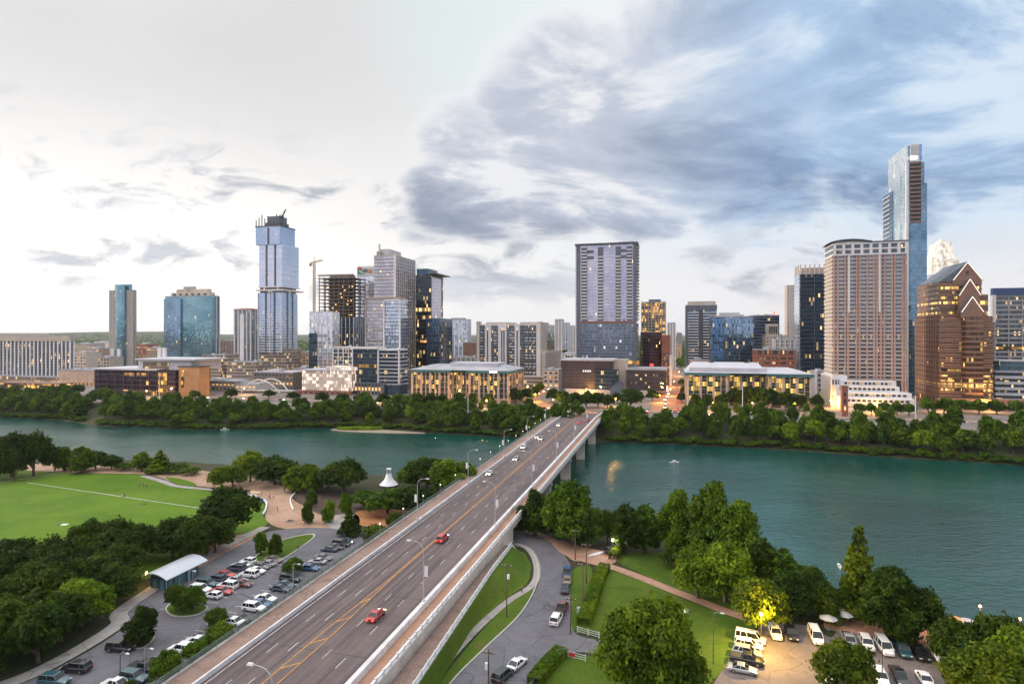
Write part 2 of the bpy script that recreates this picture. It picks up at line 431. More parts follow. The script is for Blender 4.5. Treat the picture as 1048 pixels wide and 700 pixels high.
def pxribbon(name, px, w, z, mat, sm=True, kind='structure'):
    pts = [gpt(x, y, z)[:2] for x, y in px]
    if sm: pts = smooth_line(pts)
    mb = MB(); r = ribbon(pts, w); n = len(pts)
    for i in range(n-1):
        a, b2 = r[i], r[i+1]; c, d = r[2*n-2-i], r[2*n-1-i]
        q = [d, c, b2, a]
        mb.face([(p[0],p[1],z) for p in q])
    return tag(mb.build(name, mat), kind=kind)
# ------------------------------------------------------------------ setting: lawns, paths, roads, car parks
def pavemat(name, c, c2, patch=.5, rough=.85):
    if name in MATS: return MATS[name]
    m, n, b, o = newmat(name)
    g = n.node('ShaderNodeNewGeometry').outputs['Position']
    a = n.noise(g, .10, 5, .6); f = n.noise(g, 2.5, 4, .7); v = n.noise(g, .45, 3, .6, 1.0)
    cc = n.mix(n.smooth(n.m('ADD', n.m('MULTIPLY', a, .6), n.m('MULTIPLY', v, .4)), .36, .64), c4(c), c4(c2))
    cc = n.mix(n.smooth(f, .35, .75, 0, .35), cc, c4(tuple(x*.55 for x in c)))
    st_ = n.noise(n.vm('ADD', g, (31,17,0)), .28, 3, .6, .6); cc = n.mix(n.smooth(st_, .60, .70, 0, .45), cc, c4(tuple(x*.5 for x in c)))
    vo = n.node('ShaderNodeTexVoronoi', feature='DISTANCE_TO_EDGE'); n.put(vo.inputs['Vector'], n.vm('ADD', g, n.vm('SCALE', n.node('ShaderNodeTexNoise').outputs['Color'], 2.0))); vo.inputs['Scale'].default_value = .14
    cc = n.mix(n.m('MULTIPLY', n.m('LESS_THAN', vo.outputs[0], .010), .5), cc, c4(tuple(x*.4 for x in c)))
    n.put(b.inputs['Base Color'], cc); b.inputs['Roughness'].default_value = rough; b.inputs['Specular IOR Level'].default_value = .3
    MATS[name] = m; return m
def grassmat(name, c, c2, c3, sc=1.0, bare=0.0):
    if name in MATS: return MATS[name]
    m, n, b, o = newmat(name)
    g = n.node('ShaderNodeNewGeometry').outputs['Position']
    a = n.noise(g, .045*sc, 5, .6, .5); f = n.noise(g, 1.6, 5, .75); h = n.noise(g, .22*sc, 4, .65)
    cc = n.mix(n.smooth(a, .34, .66), c4(c), c4(c2))
    cc = n.mix(n.smooth(h, .52, .72, 0, .8), cc, c4(c3))
    cc = n.mix(n.smooth(f, .35, .75, 0, .45), cc, c4(tuple(x*.5 for x in c)))
    if bare: cc = n.mix(n.smooth(n.noise(n.vm('ADD', g, (40,7,0)), .13, 4, .6), .62, .74, 0, bare), cc, (.14,.10,.05,1))
    n.put(b.inputs['Base Color'], cc); b.inputs['Roughness'].default_value = .95; b.inputs['Specular IOR Level'].default_value = .15
    bn = n.node('ShaderNodeBump'); bn.inputs['Strength'].default_value = .5; bn.inputs['Distance'].default_value = .15
    n.put(bn.inputs['Height'], f); n.l.new(bn.outputs[0], b.inputs['Normal'])
    MATS[name] = m; return m
M_lawn = grassmat('park_grass', (.070,.145,.008), (.105,.185,.012), (.13,.165,.025), 1.0, .30)
M_yard = grassmat('yard_grass', (.05,.095,.008), (.085,.135,.014), (.11,.125,.03), 1.6, .75)
M_bank = grassmat('bank_grass', (.055,.105,.010), (.085,.135,.015), (.10,.115,.03), 2.0, .35)
M_gravel = pavemat('gravel', (.33,.20,.13), (.42,.28,.20))
M_court = pavemat('orange_sand', (.36,.15,.06), (.42,.20,.09))
M_asph = pavemat('asphalt', (.115,.11,.125), (.155,.15,.165))
M_asph2 = pavemat('warm_asphalt', (.15,.125,.12), (.20,.165,.155))
M_conc = pavemat('concrete_path', (.30,.27,.255), (.38,.35,.33))
M_brick = pavemat('pink_path', (.36,.20,.14), (.44,.27,.20))
def deckmat():
    m, n, b, o = newmat('bridge_asphalt'); t = n.node('ShaderNodeTexCoord').outputs['Object']; x, y, _ = n.sep(t)
    a = n.noise(n.comb(n.m('MULTIPLY', x, 1.1), n.m('MULTIPLY', y, .012), 0.0), 1.0, 4, .6); f = n.noise(t, 1.8, 4, .7); p = n.noise(n.comb(n.m('MULTIPLY', x, .25), n.m('MULTIPLY', y, .05), 3.0), 1.0, 3)
    cc = n.mix(n.smooth(a, .36, .64), (.052,.035,.037,1), (.135,.097,.098,1)); cc = n.mix(n.smooth(p, .55, .62, 0, .4), cc, (.155,.115,.105,1)); cc = n.mix(n.smooth(f, .4, .75, 0, .4), cc, (.05,.036,.036,1))
    j = n.m('LESS_THAN', n.m('FRACT', n.m('DIVIDE', y, 22.0)), .012); cc = n.mix(n.m('MULTIPLY', j, .6), cc, (.03,.025,.025,1))
    n.put(b.inputs['Base Color'], cc); n.put(b.inputs['Roughness'], n.smooth(a, .3, .7, .55, .8)); return m
M_deck = deckmat()
M_mulch = pavemat('mulch', (.06,.04,.03), (.09,.06,.045))
M_white = simple('white_paint', (.34,.32,.31), .6, .12, .7, c2=(.74,.73,.70))
M_yellow = simple('yellow_paint', (.36,.16,.03), .6, .2, .5, c2=(.66,.29,.03))
M_kerb = simple('kerb_concrete', (.40,.37,.34), .85, .15, .4)
z0 = ZP
pxpoly('park_lawn', [(-120,484),(0,481.5),(86,484.5),(149,486),(176,495),(200,499.5),(249,504.5),(262,511),(272,518),(268,527),(275,534),(258,544.5),(229,549),(215,575),(100,600),(-120,620)], z0+.03, M_lawn)
pxpoly('gravel_path', [(-120,474),(0,475),(34,474),(114,477),(165,480),(200,481),(248,487),(294,499),(300,511),(318,520),(345,529),(362,536),(352,542),(292,541),(272,531),(274,516),(262,509),(249,502.5),(200,497),(176,493),(149,485.5),(86,484),(0,481),(-120,483.5)], z0+.05, M_gravel)
pxpoly('path_lawn', [(170,488),(186,490),(200,495),(199,497.5),(185,496),(174,492)], z0+.08, M_lawn)
pxribbon('concrete_path', [(146,486.5),(165,492),(180,497),(202,499.5),(230,502)], 2.6, z0+.10, M_conc)
pxpoly('planting_bed', [(300,505),(330,500),(380,503),(390,515),(380,528),(350,532),(318,522)], z0+.07, M_mulch)
pxpoly('sand_court', [(364,524),(385,521),(425,524),(425,537),(370,538)], z0+.09, M_court)
pxpoly('park_terrace', [(330,530),(364,526),(366,540),(345,543)], z0+.09, M_conc)
# car park on the left, access road and its pavement
pxpoly('car_park', [(-140,800),(-60,730),(0,706),(47,689),(99,661),(128,640),(129,628),(159,606),(200,582),(232,564),(262,548),(294,541),(335,540),(360,545),(372,552),(366,562),(345,578),(322,598),(296,618),(262,646),(232,668),(200,700),(150,760),(60,830)], z0+.11, M_asph)
pxribbon('footway', [(-90,735),(-12,706),(40,686),(93,657),(122,637),(123,626),(154,604),(196,579),(228,560),(258,545.5),(272,539)], 3.2, z0+.22, M_conc)
pxpoly('crossing_plaza', [(196,583),(214,558),(236,549),(258,545),(262,548),(230,566)], z0+.13, M_brick)
pxpoly('grass_verge', [(296,632),(345,584),(375,558),(398,548),(402,551),(372,574),(330,612)], z0+.16, M_bank)
def kerbed(name, px, mat, h=.16):
    pts = smooth_poly([gpt(x, y, z0+.11+h)[:2] for x, y in px])
    cx_ = sum(p[0] for p in pts)/len(pts); cy_ = sum(p[1] for p in pts)/len(pts)
    mb = MB(); mb.prism(pts, z0, z0+.11+h)
    tag(mb.build('kerb', M_kerb), kind='structure')
    ins = [(cx_+(p[0]-cx_)*.93, cy_+(p[1]-cy_)*.93) for p in pts]
    flat(name, ins, z0+.11+h+.02, mat)
kerbed('traffic_island', [(258,572),(286,553),(317,546),(321,550),(292,570),(276,575)], M_bank)
kerbed('traffic_island', [(169,622),(182,614),(206,618),(213,622),(200,629),(178,630)], M_bank)
kerbed('traffic_island', [(131,655),(142,645),(156,645),(158,652),(147,662),(135,662)], M_mulch)
# bay lines of the left car park
mb = MB()
def bay(a, bq, wdt=.12, z=z0+.12):
    a = Vector(a[:2]); bq = Vector(bq[:2]); d = (bq-a).normalized(); nn = Vector((-d.y, d.x))*wdt/2
    mb.face([(a.x-nn.x,a.y-nn.y,z),(bq.x-nn.x,bq.y-nn.y,z),(bq.x+nn.x,bq.y+nn.y,z),(a.x+nn.x,a.y+nn.y,z)])
for k in range(13):
    t = 104.5+2.75*k; bay(st(-104.4, t), st(-99.7, t)); bay(st(-99.3, t), st(-94.6, t))
for k in range(29): bay(st(-90.2, 74+2.75*k), st(-85.4, 74+2.75*k))
tag(mb.build('bay_lines', M_white), kind='structure')
# right-hand road below the bridge
road = [(430,760),(462,699),(499,661.5),(534,627),(550,599.5),(552,580),(546,566),(534,557),(515,549),(512,541),(540,545),(556,551),(574,564),(584,580),(584,607),(586,630),(588,646),(600,652),(640,659),(700,662),(700,678),(640,676),(605,668),(580,668),(560,676),(541,699),(520,760)]
pxpoly('road', road, z0+.11, M_asph)
pxribbon('footway', [(400,740),(437,699),(482,649),(517,617),(546,597),(549,577),(541,562),(527,556)], 1.7, z0+.20, M_conc)
mb = MB()
for pl in ([(430,755),(460,701),(497,663),(532,629),(548.5,600),(550.5,580),(545,566.5),(533,557)],):
    pts = smooth_line([gpt(x,y,z0)[:2] for x,y in pl]); r = ribbon(pts, .28); n_ = len(pts)
    for i in range(n_-1): mb.prism([r[i], r[i+1], r[2*n_-2-i], r[2*n_-1-i]], z0, z0+.25, bottom=False)
tag(mb.build('kerb', M_kerb), kind='structure')
pxpoly('verge_lawn', [(440,715),(470,672),(515,622),(548,600),(549,598),(532,628),(498,662),(462,699),(440,735)], z0+.13, M_bank)
pxpoly('garden_lawn', [(590,645),(594,622),(612,590),(622,583),(654,593),(686,607),(717,619),(752,632),(775,640),(752,664),(741,683),(725,700),(690,720),(640,700),(640,656)], z0+.06, M_yard)
pxpoly('upper_lawn', [(632,574),(640,565),(690,566),(725,580),(760,610),(770,632),(752,628),(717,612),(686,600),(654,586)], z0+.07, M_yard)
pxpoly('lower_lawn', [(545,705),(562,680),(580,671),(606,671),(645,680),(700,700),(740,760),(520,770)], z0+.05, M_yard)
pxribbon('pink_path', [(535,541),(548,546),(566,553),(579,565),(600,573),(626,580),(654,590),(686,603),(717,615),(740,624),(770,634)], 2.8, z0+.14, M_brick)
pxpoly('pink_forecourt', [(570,553),(600,560),(625,566),(632,572),(622,578),(600,574),(584,572)], z0+.10, M_brick)
pxpoly('pole_verge', [(585,585),(602,578),(606,590),(598,612),(590,640),(586,644),(584,620)], z0+.12, M_yard)
pxribbon('dirt_track', [(530,712),(545,692),(553,677)], 1.2, z0+.09, M_conc)
pxpoly('hotel_car_park', [(690,780),(730,700),(742,682),(752,664),(775,645),(782,638),(826,640),(850,652),(862,642),(905,645),(960,655),(1048,668),(1130,690),(1130,800)], z0+.11, M_asph2)
pxpoly('patio', [(845,642),(850,626),(885,622),(945,628),(1000,640),(1090,650),(1090,672),(1000,664),(940,656),(880,648)], z0+.13, M_brick, True, 'structure', 6.5)
# ------------------------------------------------------------------ city streets (ground at ZC)
zc = ZC
def stpoly(name, pts, z, mat): return flat(name, [tuple(st(*p)[:2]) for p in pts], z, mat)
stpoly('city_street', [(-420,418),(300,418),(300,432),(-420,432)], zc+.06, M_asph)
stpoly('city_pavement', [(-420,432),(300,432),(300,438),(-420,438)], zc+.09, M_gravel)
M_glowst = pavemat('glow_tinted_street', (.34,.155,.085), (.42,.22,.13))  # reddish paving, with the street lamps' orange glow put into its colour
stpoly('city_street', [(-15,432.2),(9,432.2),(9,1500),(-15,1500)], zc+.05, M_glowst)
stpoly('city_street', [(-70,400),(-46,400),(-50,419),(-100,470),(-112,520),(-112,1200),(-126,1200),(-126,520),(-116,470)], zc+.07, M_glowst)
stpoly('city_street', [(118,432.2),(132,432.2),(132,1000),(118,1000)], zc+.05, M_brick)
stpoly('city_street', [(-420,506),(-128,506),(-128,518),(-420,518)], zc+.05, M_asph)
stpoly('city_street', [(-111,560),(-9,560),(-9,572),(-111,572)], zc+.05, M_asph)

# ------------------------------------------------------------------ the road bridge
BS = -58.0                                            # street-grid offset of its centre line
broot = empty('road_bridge', st(BS, 0, 0), -GA, 'long concrete road bridge with a brown roadway crossing the lake', 'bridge')
M_bconc = simple('bridge_concrete', (.42,.39,.37), .85, .22, .25, bump=.1)
M_bconc2 = simple('barrier_concrete', (.44,.43,.44), .8, .16, .3, c2=(.66,.65,.67))
M_walk = pavemat('bridge_footway', (.22,.145,.115), (.30,.21,.175))
M_walk2 = pavemat('bridge_footway_orange', (.36,.20,.13), (.44,.26,.18))
M_rail = simple('railing_green', (.10,.15,.13), .5, .2, .5, metal=.3)
M_rail2 = simple('railing_grey', (.42,.47,.50), .45, .15, .5, metal=.5)
def zd(t):                                            # deck height along the bridge
    return ZD if t < 372 else ZD-(ZD-zc-.12)*float(sst(t, 368, 412))
TS = [30]+list(range(60, 372, 26))+[372,380,388,396,404,412]
def strip(mb, x0, x1, dz0, dz1, ts=TS, m=0, x0f=None):
    for a, b2 in zip(ts[:-1], ts[1:]):
        za, zb = zd(a), zd(b2)
        P8 = [(x0,a,za+dz0),(x1,a,za+dz0),(x1,b2,zb+dz0),(x0,b2,zb+dz0)]; Q8 = [(x0,a,za+dz1),(x1,a,za+dz1),(x1,b2,zb+dz1),(x0,b2,zb+dz1)]
        mb.face(Q8, None, m); mb.face(P8[::-1], None, m)
        mb.face([P8[0],P8[3],Q8[3],Q8[0]][::-1], None, m); mb.face([P8[1],P8[2],Q8[2],Q8[1]], None, m)
    return mb
strip(MB(), -10.0, 12.0, -.6, 0).build('deck', M_deck, broot)
strip(MB(), -14.6, -10.3, -.6, .18).build('footway', M_walk, broot)
strip(MB(), 12.8, 15.7, -.6, .18).build('footway', M_walk2, broot)
strip(MB(), -10.3, -9.95, -.6, .75).build('barrier', M_bconc2, broot)
strip(MB(), 12.0, 12.8, -.6, 1.35).build('barrier', M_bconc2, broot)
strip(MB(), -15.1, -14.6, -.9, .45).build('edge_beam', M_bconc, broot)
strip(MB(), 15.7, 16.1, -.9, .45).build('edge_beam', M_bconc, broot)
PIERS = [177, 220, 264, 309, 354]
for x in (-11.5, -5, 1.5, 8, 14):                     # haunched girders
    mb = MB(); ts = list(range(160, 372, 4))
    def gz(t):
        d = min(abs(t-p) for p in PIERS); return ZD-.6-1.1-1.5*math.exp(-(d/7.0)**2)
    for a, b2 in zip(ts[:-1], ts[1:]):
        for s_, fl in ((-.5, 1), (.5, 0)):
            q = [(x+s_,a,gz(a)),(x+s_,b2,gz(b2)),(x+s_,b2,ZD-.6),(x+s_,a,ZD-.6)]; mb.face(q[::-1] if fl else q)
        mb.face([(x-.5,a,gz(a)),(x-.5,b2,gz(b2)),(x+.5,b2,gz(b2)),(x+.5,a,gz(a))])
    mb.build('girder', M_bconc, broot)
for p in PIERS:
    mb = MB(); mb.box(-13, 15, p-.9, p+.9, 8.1, 9.2)
    for x in (-10, 1, 12.4): mb.box(x-2.1, x+2.1, p-.7, p+.7, -2, 8.1)
    mb.build('pier', M_bconc, broot)
mb = MB(); mb.box(-14.9, 15.9, 20, 160, 3, ZD-.65); mb.build('abutment', M_bconc, broot)
mb = MB()
for x in (-9.3, 10.9, 11.25): strip(mb, x-.07, x+.07, 0, .012)
for x in (-6.2, -3.1, 3.6, 7.2):
    for k in range(32):
        t0 = 40+k*11.0+(x*1.7)%4
        if t0 < 366: strip(mb, x-.05, x+.05, 0, .012, [t0, t0+3.0])
for x, t0 in ((-9.0,60),): pass
mb.build('lane_lines', M_white, broot)
mb = MB()
def yl(t): return .16+.95*max(0, min(1, (118-t)/26.0))
for a, b2 in zip(range(40, 410, 6), range(46, 416, 6)):
    for sgn in (-1, 1):
        xa, xb = sgn*yl(a), sgn*yl(b2)
        mb.face([(xa-.08,a,zd(a)+.014),(xa+.08,a,zd(a)+.014),(xb+.08,b2,zd(b2)+.014),(xb-.08,b2,zd(b2)+.014)])
for t0 in range(66, 112, 8):
    y_ = yl(t0); mb.face([(-y_,t0,ZD+.013),(-y_+.3,t0,ZD+.013),(y_,t0+2.2,ZD+.013),(y_-.3,t0+2.2,ZD+.013)])
mb.build('centre_lines', M_yellow, broot)
def railing(mb, x, t0, t1, zf, h=1.15, post=2.6, bal=.42, th=.05, rails=(.15, .62, 1.0)):
    t = t0
    while t < t1:
        z = zf(t); mb.box(x-.06, x+.06, t-.06, t+.06, z, z+h, bottom=False)
        k = t+bal
        while k < min(t+post, t1)-.1:
            mb.box(x-.018, x+.018, k-.018, k+.018, z+.12, z+h-.08, bottom=False, top=False); k += bal
        t += post
    ts = [v for v in TS if t0 < v < t1]; ts = [t0]+ts+[t1]
    for r in rails:
        for a, b2 in zip(ts[:-1], ts[1:]):
            za, zb = zf(a)+h*r, zf(b2)+h*r
            for q in ([(x-th,a,za+th),(x+th,a,za+th),(x+th,b2,zb+th),(x-th,b2,zb+th)], [(x+th,a,za-th),(x+th,b2,zb-th),(x+th,b2,zb+th),(x+th,a,za+th)], [(x-th,b2,zb-th),(x-th,a,za-th),(x-th,a,za+th),(x-th,b2,zb+th)]): mb.face(q)
mb = MB(); railing(mb, -14.85, 40, 404, lambda t: zd(t)+.45, .95); mb.build('railing', M_rail, broot)
M_rail3 = simple('pale_rail', (.56,.58,.60), .6, .15, .6)
mb = MB(); t_ = 40
strip(mb, 15.72, 16.08, .46, .72); strip(mb, 15.70, 16.10, 1.22, 1.46)
while t_ < 404: mb.box(15.74, 16.06, t_-.2, t_+.2, zd(t_)+.7, zd(t_)+1.62, bottom=False); t_ += 2.4
mb.build('railing', M_rail3, broot)
# walkers' ramp on a grassed bank beside the bridge
rroot = empty('bridge_ramp', st(BS, 0, 0), -GA, 'brown walkway ramp with a pale railing along the grass bank beside the bridge', 'ramp')
def rz(t): return 10.2 if t < 128 else 10.2-.9*float(sst(t, 128, 152))
def rx(t): return 20.6-.034*(t-70)
mb = MB(); ts = list(range(40, 153, 7))
for a, b2 in zip(ts[:-1], ts[1:]):
    mb.face([(16.15,a,rz(a)),(rx(a),a,rz(a)),(rx(b2),b2,rz(b2)),(16.15,b2,rz(b2))])
    mb.face([(rx(a),a,rz(a)-2.5),(rx(b2),b2,rz(b2)-2.5),(rx(b2),b2,rz(b2)),(rx(a),a,rz(a))])
mb.build('walkway', M_walk, rroot)
mb = MB()
ts = list(range(40, 153, 3))
for a, b2 in zip(ts[:-1], ts[1:]):
    x = rx(a); z = rz(a); mb.box(x-.14, x+.14, a-.16, a+.16, z-.1, z+1.25)
    for (h0, h1, q) in ((.0,.32,.12),(.58,.74,.08),(.98,1.14,.10)):
        A = [(rx(a)-q,a,rz(a)+h0),(rx(a)+q,a,rz(a)+h0),(rx(a)+q,a,rz(a)+h1),(rx(a)-q,a,rz(a)+h1)]; Bq = [(rx(b2)-q,b2,rz(b2)+h0),(rx(b2)+q,b2,rz(b2)+h0),(rx(b2)+q,b2,rz(b2)+h1),(rx(b2)-q,b2,rz(b2)+h1)]
        for u in range(4): mb.face([A[u],Bq[u],Bq[(u+1)%4],A[(u+1)%4]][::-1])
mb.build('railing', M_rail3, rroot)
mb = MB()
for k in range(14):                                   # stairs down from the ramp's end
    z = 9.3-.23*k; y = 152+k*.34; mb.box(15.6+.0*k, 18.0, y, y+.36, 5.9, z)
for x in (15.6, 18.0): mb.cyl((x,152,10.4), (x,156.8,7.2), .06, n=6)
mb.build('staircase', M_bconc2, rroot)
# the bank itself
mb = MB(); ts = list(range(40, 160, 4))
foot = [gpt(x, y, z0+.18)[:2] for x, y in [(395,735),(430,699),(478,647),(514,614.5),(541,597),(544,578),(537,566)]]
fst = sorted([(to_st(*p)[1], to_st(*p)[0]-BS) for p in foot])
def bz(u): return float(1-sst(u, 0, 1))
for a, b2 in zip(ts[:-1], ts[1:]):
    row = []
    for t in (a, b2):
        xo = np.interp(t, [p[0] for p in fst], [p[1] for p in fst]); xi = rx(t)
        zt = rz(t) if t < 150 else 9.3-3.2*float(sst(t, 150, 159))
        xo = max(xo, xi+.8)
        row.append([(xi+(xo-xi)*u/6, t, z0+.14+(zt-.1-z0-.14)*bz(u/6)) for u in range(7)])
    for u in range(6): mb.face([row[0][u], row[0][u+1], row[1][u+1], row[1][u]])
mo = mb.build('grass_bank', M_bank, None, st(BS, 0, 0), -GA); tag(mo, kind='structure')
# ------------------------------------------------------------------ buildings
def ztop(py, Y): return CAMZ+(HY-py)/FPX*Y
def corner(px, Y): return Vector(((px-CX)/FPX*Y, Y, zc))
def wsolve(p, px):                                    # run along the street front until it is seen at column px
    k = (px-CX)/FPX; return (k*p.y-p.x)/(GR[0]-k*GR[1])
def dsolve(p, px):                                    # run away from us along the side until column px
    k = (px-CX)/FPX; return (k*p.y-p.x)/(GG[0]-k*GG[1])
def site(pl, pr, Y, ps=None):
    p = corner(pl, Y); wd = wsolve(p, pr); d = None
    if ps is not None:
        q = p if ps < pl else Vector((p.x+wd*GR[0], p.y+wd*GR[1], zc)); d = dsolve(q, ps)
    return p, wd, d
def bldg(name, p, label, cat, group=None): return empty(name, p, -GA, label, cat, group)
def rbox(name, root, x0, x1, y0, y1, z0, z1, mat, loc=(0,0,0)):
    mb = MB(); mb.box(x0, x1, y0, y1, z0-zc, z1-zc); return mb.build(name, mat, root, loc)
def repeat(name, me, root, locs):
    for l in locs: link(name, me, root, l)
def bands(root, x0, x1, y0, y1, z0, z1, fh, th, pr, mat, name='floor_band', off=0.0):
    mb = MB(); mb.box(x0-pr, x1+pr, y0-pr, y1+pr, 0, th); me = mb.mesh(name, mat)
    n = int((z1-z0-off-th)/fh+1e-6)+1
    for k in range(n): link(name, me, root, (0, 0, z0-zc+off+k*fh))
def piers(root, x0, x1, y0, y1, z0, z1, sp, wd, pr, mat, faces='FLR', name='pier', spd=None):
    if 'F' in faces:
        n = max(1, round((x1-x0)/sp)); mb = MB(); mb.box(-wd/2, wd/2, -pr, .3, z0-zc, z1-zc); me = mb.mesh(name, mat)
        for k in range(n+1): link(name, me, root, (min(max(x0+(x1-x0)*k/n, x0+wd/2-pr*.9), x1-wd/2+pr*.9), y0, 0))
    sd_ = spd or sp
    mbs = MB(); mbs.box(-pr, .3, -wd/2, wd/2, z0-zc, z1-zc); mes = mbs.mesh(name, mat)
    n = max(1, round((y1-y0)/sd_))
    for k in range(1, n+1):
        yy = min(y0+(y1-y0)*k/n, y1-wd/2)
        if 'L' in faces: link(name, mes, root, (x0, yy, 0))
        if 'R' in faces: link(name, mes, root, (x1+pr-.3, yy, 0))
def roofset(root, x0, x1, y0, y1, z, mat, par=1.1, plant=None, pm=None):
    mb = MB(); mb.box(x0-.25, x1+.25, y0-.25, y1+.25, z-zc, z-zc+.5)
    for q in ((x0-.25,x1+.25,y0-.25,y0+.1),(x0-.25,x1+.25,y1-.1,y1+.25),(x0-.25,x0+.1,y0+.1,y1-.1),(x1-.1,x1+.25,y0+.1,y1-.1)): mb.box(*q, z-zc+.5, z-zc+par, bottom=False)
    mb.build('roof', mat, root)
    if not plant:
        rr_ = random.Random(int(abs(x1*7+y1*13+z*3))); plant = []
        for q_ in range(rr_.randint(2,4)): a = rr_.uniform(.08,.8); c = rr_.uniform(.1,.75); plant.append((a, a+rr_.uniform(.05,.14), c, c+rr_.uniform(.08,.18), rr_.uniform(1.2,2.6)))
        pm = B_lgrey
    for (a, b2, c, d, h) in plant or []:
        m2 = MB(); m2.box(x0+(x1-x0)*a, x0+(x1-x0)*b2, y0+(y1-y0)*c, y0+(y1-y0)*d, z-zc+.5, z-zc+.5+h); m2.build('plant_room', pm or mat, root)

B_dark = simple('dark_cladding', (.055,.06,.075), .5, .25, .2)
B_slate = simple('slate_cladding', (.10,.115,.15), .55, .2, .2)
B_white = simple('white_cladding', (.60,.59,.60), .6, .10, .1)
B_cream = simple('cream_stone', (.50,.43,.37), .8, .14, .15)
B_beige = simple('beige_precast', (.40,.34,.29), .8, .14, .15)
B_stone = simple('pink_limestone', (.44,.31,.24), .8, .18, .2)
B_brick = simple('red_brick', (.27,.105,.07), .85, .2, .4)
B_rose = simple('rose_brick', (.36,.235,.205), .8, .14, .2)
B_granite = simple('brown_granite', (.225,.125,.088), .45, .2, .25)
B_grey = simple('grey_concrete', (.28,.27,.27), .85, .18, .15)
B_lgrey = simple('light_grey_panel', (.46,.46,.48), .6, .12, .12)
B_roof = simple('grey_roof', (.30,.30,.33), .8, .2, .08)
B_wroof = simple('white_roof', (.42,.42,.47), .55, .1, .08)
B_teal = simple('teal_eaves', (.035,.115,.125), .5, .2, .2)
B_purple = simple('purple_cladding', (.055,.032,.045), .45, .25, .25)
B_copper = simple('copper_cladding', (.055,.036,.036), .45, .3, .2, metal=.2)
B_orange = simple('ochre_panel', (.42,.21,.085), .7, .15, .2)
B_steel = simple('raw_frame', (.16,.135,.115), .85, .25, .3)
B_lmast = simple('mast_steel', (.5,.5,.5), .5, .1, 1)
G_blue = glass('blue_glass', (.20,.34,.48), 1.6, 3.4, (.20,.24,.28), .07, .12, lit=.012, lits=.8, wob=.012)
G_teal = glass('teal_glass', (.10,.25,.33), 1.6, 3.2, (.14,.2,.23), .07, .14, lit=.012, lits=.7, tint2=(.22,.40,.46), wob=.012)
G_pale = glass('pale_glass', (.50,.57,.68), 1.5, 3.5, (.45,.47,.52), .07, .14, lit=.02, tint2=(.38,.48,.64), lits=.9)
G_bay = glass('bay_glass', (.13,.17,.22), 1.3, 2.95, (.22,.19,.18), .07, .1, lit=.04, lits=.9, metal=.55, spandrel=.30, spc=(.34,.26,.23))
G_white = glass('white_glass', (.62,.64,.70), 1.8, 3.6, (.55,.56,.6), .06, .18, lit=.02, tint2=(.48,.53,.62))
G_pink = glass('pink_glass', (.50,.48,.56), 1.5, 3.3, (.27,.27,.33), .05, .16, lit=.008, tint2=(.33,.35,.47), wob=.016, tintvar=.16)
G_black = glass('black_glass', (.045,.055,.075), 1.6, 3.8, (.02,.02,.025), .06, .22, lit=.11, lits=1.2, metal=.8, litrow=.08)
G_navy = glass('navy_glass', (.06,.11,.18), 1.5, 3.6, (.05,.08,.11), .06, .16, lit=.045, lits=1.2)
G_office = glass('office_glass', (.09,.12,.15), 1.4, 3.3, (.05,.055,.06), .08, .1, lit=.10, lits=1.1, metal=.5)
G_home = glass('flat_glass', (.12,.16,.21), 1.3, 2.9, (.06,.06,.07), .08, .1, lit=.06, lits=1.0, metal=.55)
G_lit = glass('lit_glass', (.10,.08,.05), 1.7, 3.4, (.08,.06,.04), .10, .16, lit=.75, litc=(1.0,.50,.12), lits=1.25, metal=.3)
G_csc = glass('green_lit_glass', (.06,.105,.095), 1.6, 3.6, (.05,.06,.045), .10, .16, lit=.42, litc=(1.0,.58,.10), lits=1.2, metal=.4)
G_csc2 = glass('green_dim_glass', (.05,.095,.09), 1.6, 3.6, (.05,.06,.045), .10, .16, lit=.30, litc=(1.0,.56,.12), lits=1.2, metal=.45)
G_warm = glass('warm_gallery', (.25,.18,.12), 2.2, 3.6, (.18,.14,.11), .14, .35, lit=.2, litc=(1.0,.66,.32), lits=.8, metal=.1)
G_grain = glass('granite_office_glass', (.13,.08,.055), 1.4, 3.7, (.22,.12,.08), .06, .62, lit=.05, litc=(1.0,.58,.14), lits=1.6, metal=.6, litrow=.06)
G_rowlit = glass('lit_office_rows', (.07,.05,.035), 1.4, 3.7, (.16,.09,.065), .06, .62, lit=.75, litc=(1.0,.58,.14), lits=1.7, metal=.4)
G_far = glass('far_windows', (.13,.14,.16), 2.4, 3.4, (.33,.30,.28), .5, .7, lit=.06, metal=.3, lits=.9)
G_farw = glass('far_white_windows', (.16,.18,.21), 2.2, 3.2, (.50,.48,.47), .45, .65, lit=.05, metal=.3, lits=.9)

def tower(name, label, cat, pl, pr, Y, py, gl, ps=None, d=None, z0=None, band=None, pier=None, roof=None, plant=None, pm=None, group=None, faces='FLR', inset=.3):
    p, wd, ds = site(pl, pr, Y, ps)
    d = d or ds; zt = ztop(py, Y); root = bldg(name, p, label, cat, group); zb = z0 or zc
    rbox('glazing', root, 0, wd, 0, d, zc-.5 if not z0 else z0, zt, gl)
    if band: bands(root, 0, wd, 0, d, zb, zt, band[0], band[1], band[2], band[3], off=band[4] if len(band) > 4 else 0)
    if pier: piers(root, 0, wd, 0, d, zb, zt, pier[0], pier[1], pier[2], pier[3], faces)
    roofset(root, 0, wd, 0, d, zt, roof or B_roof, 1.1, plant, pm)
    return root, wd, d, zt

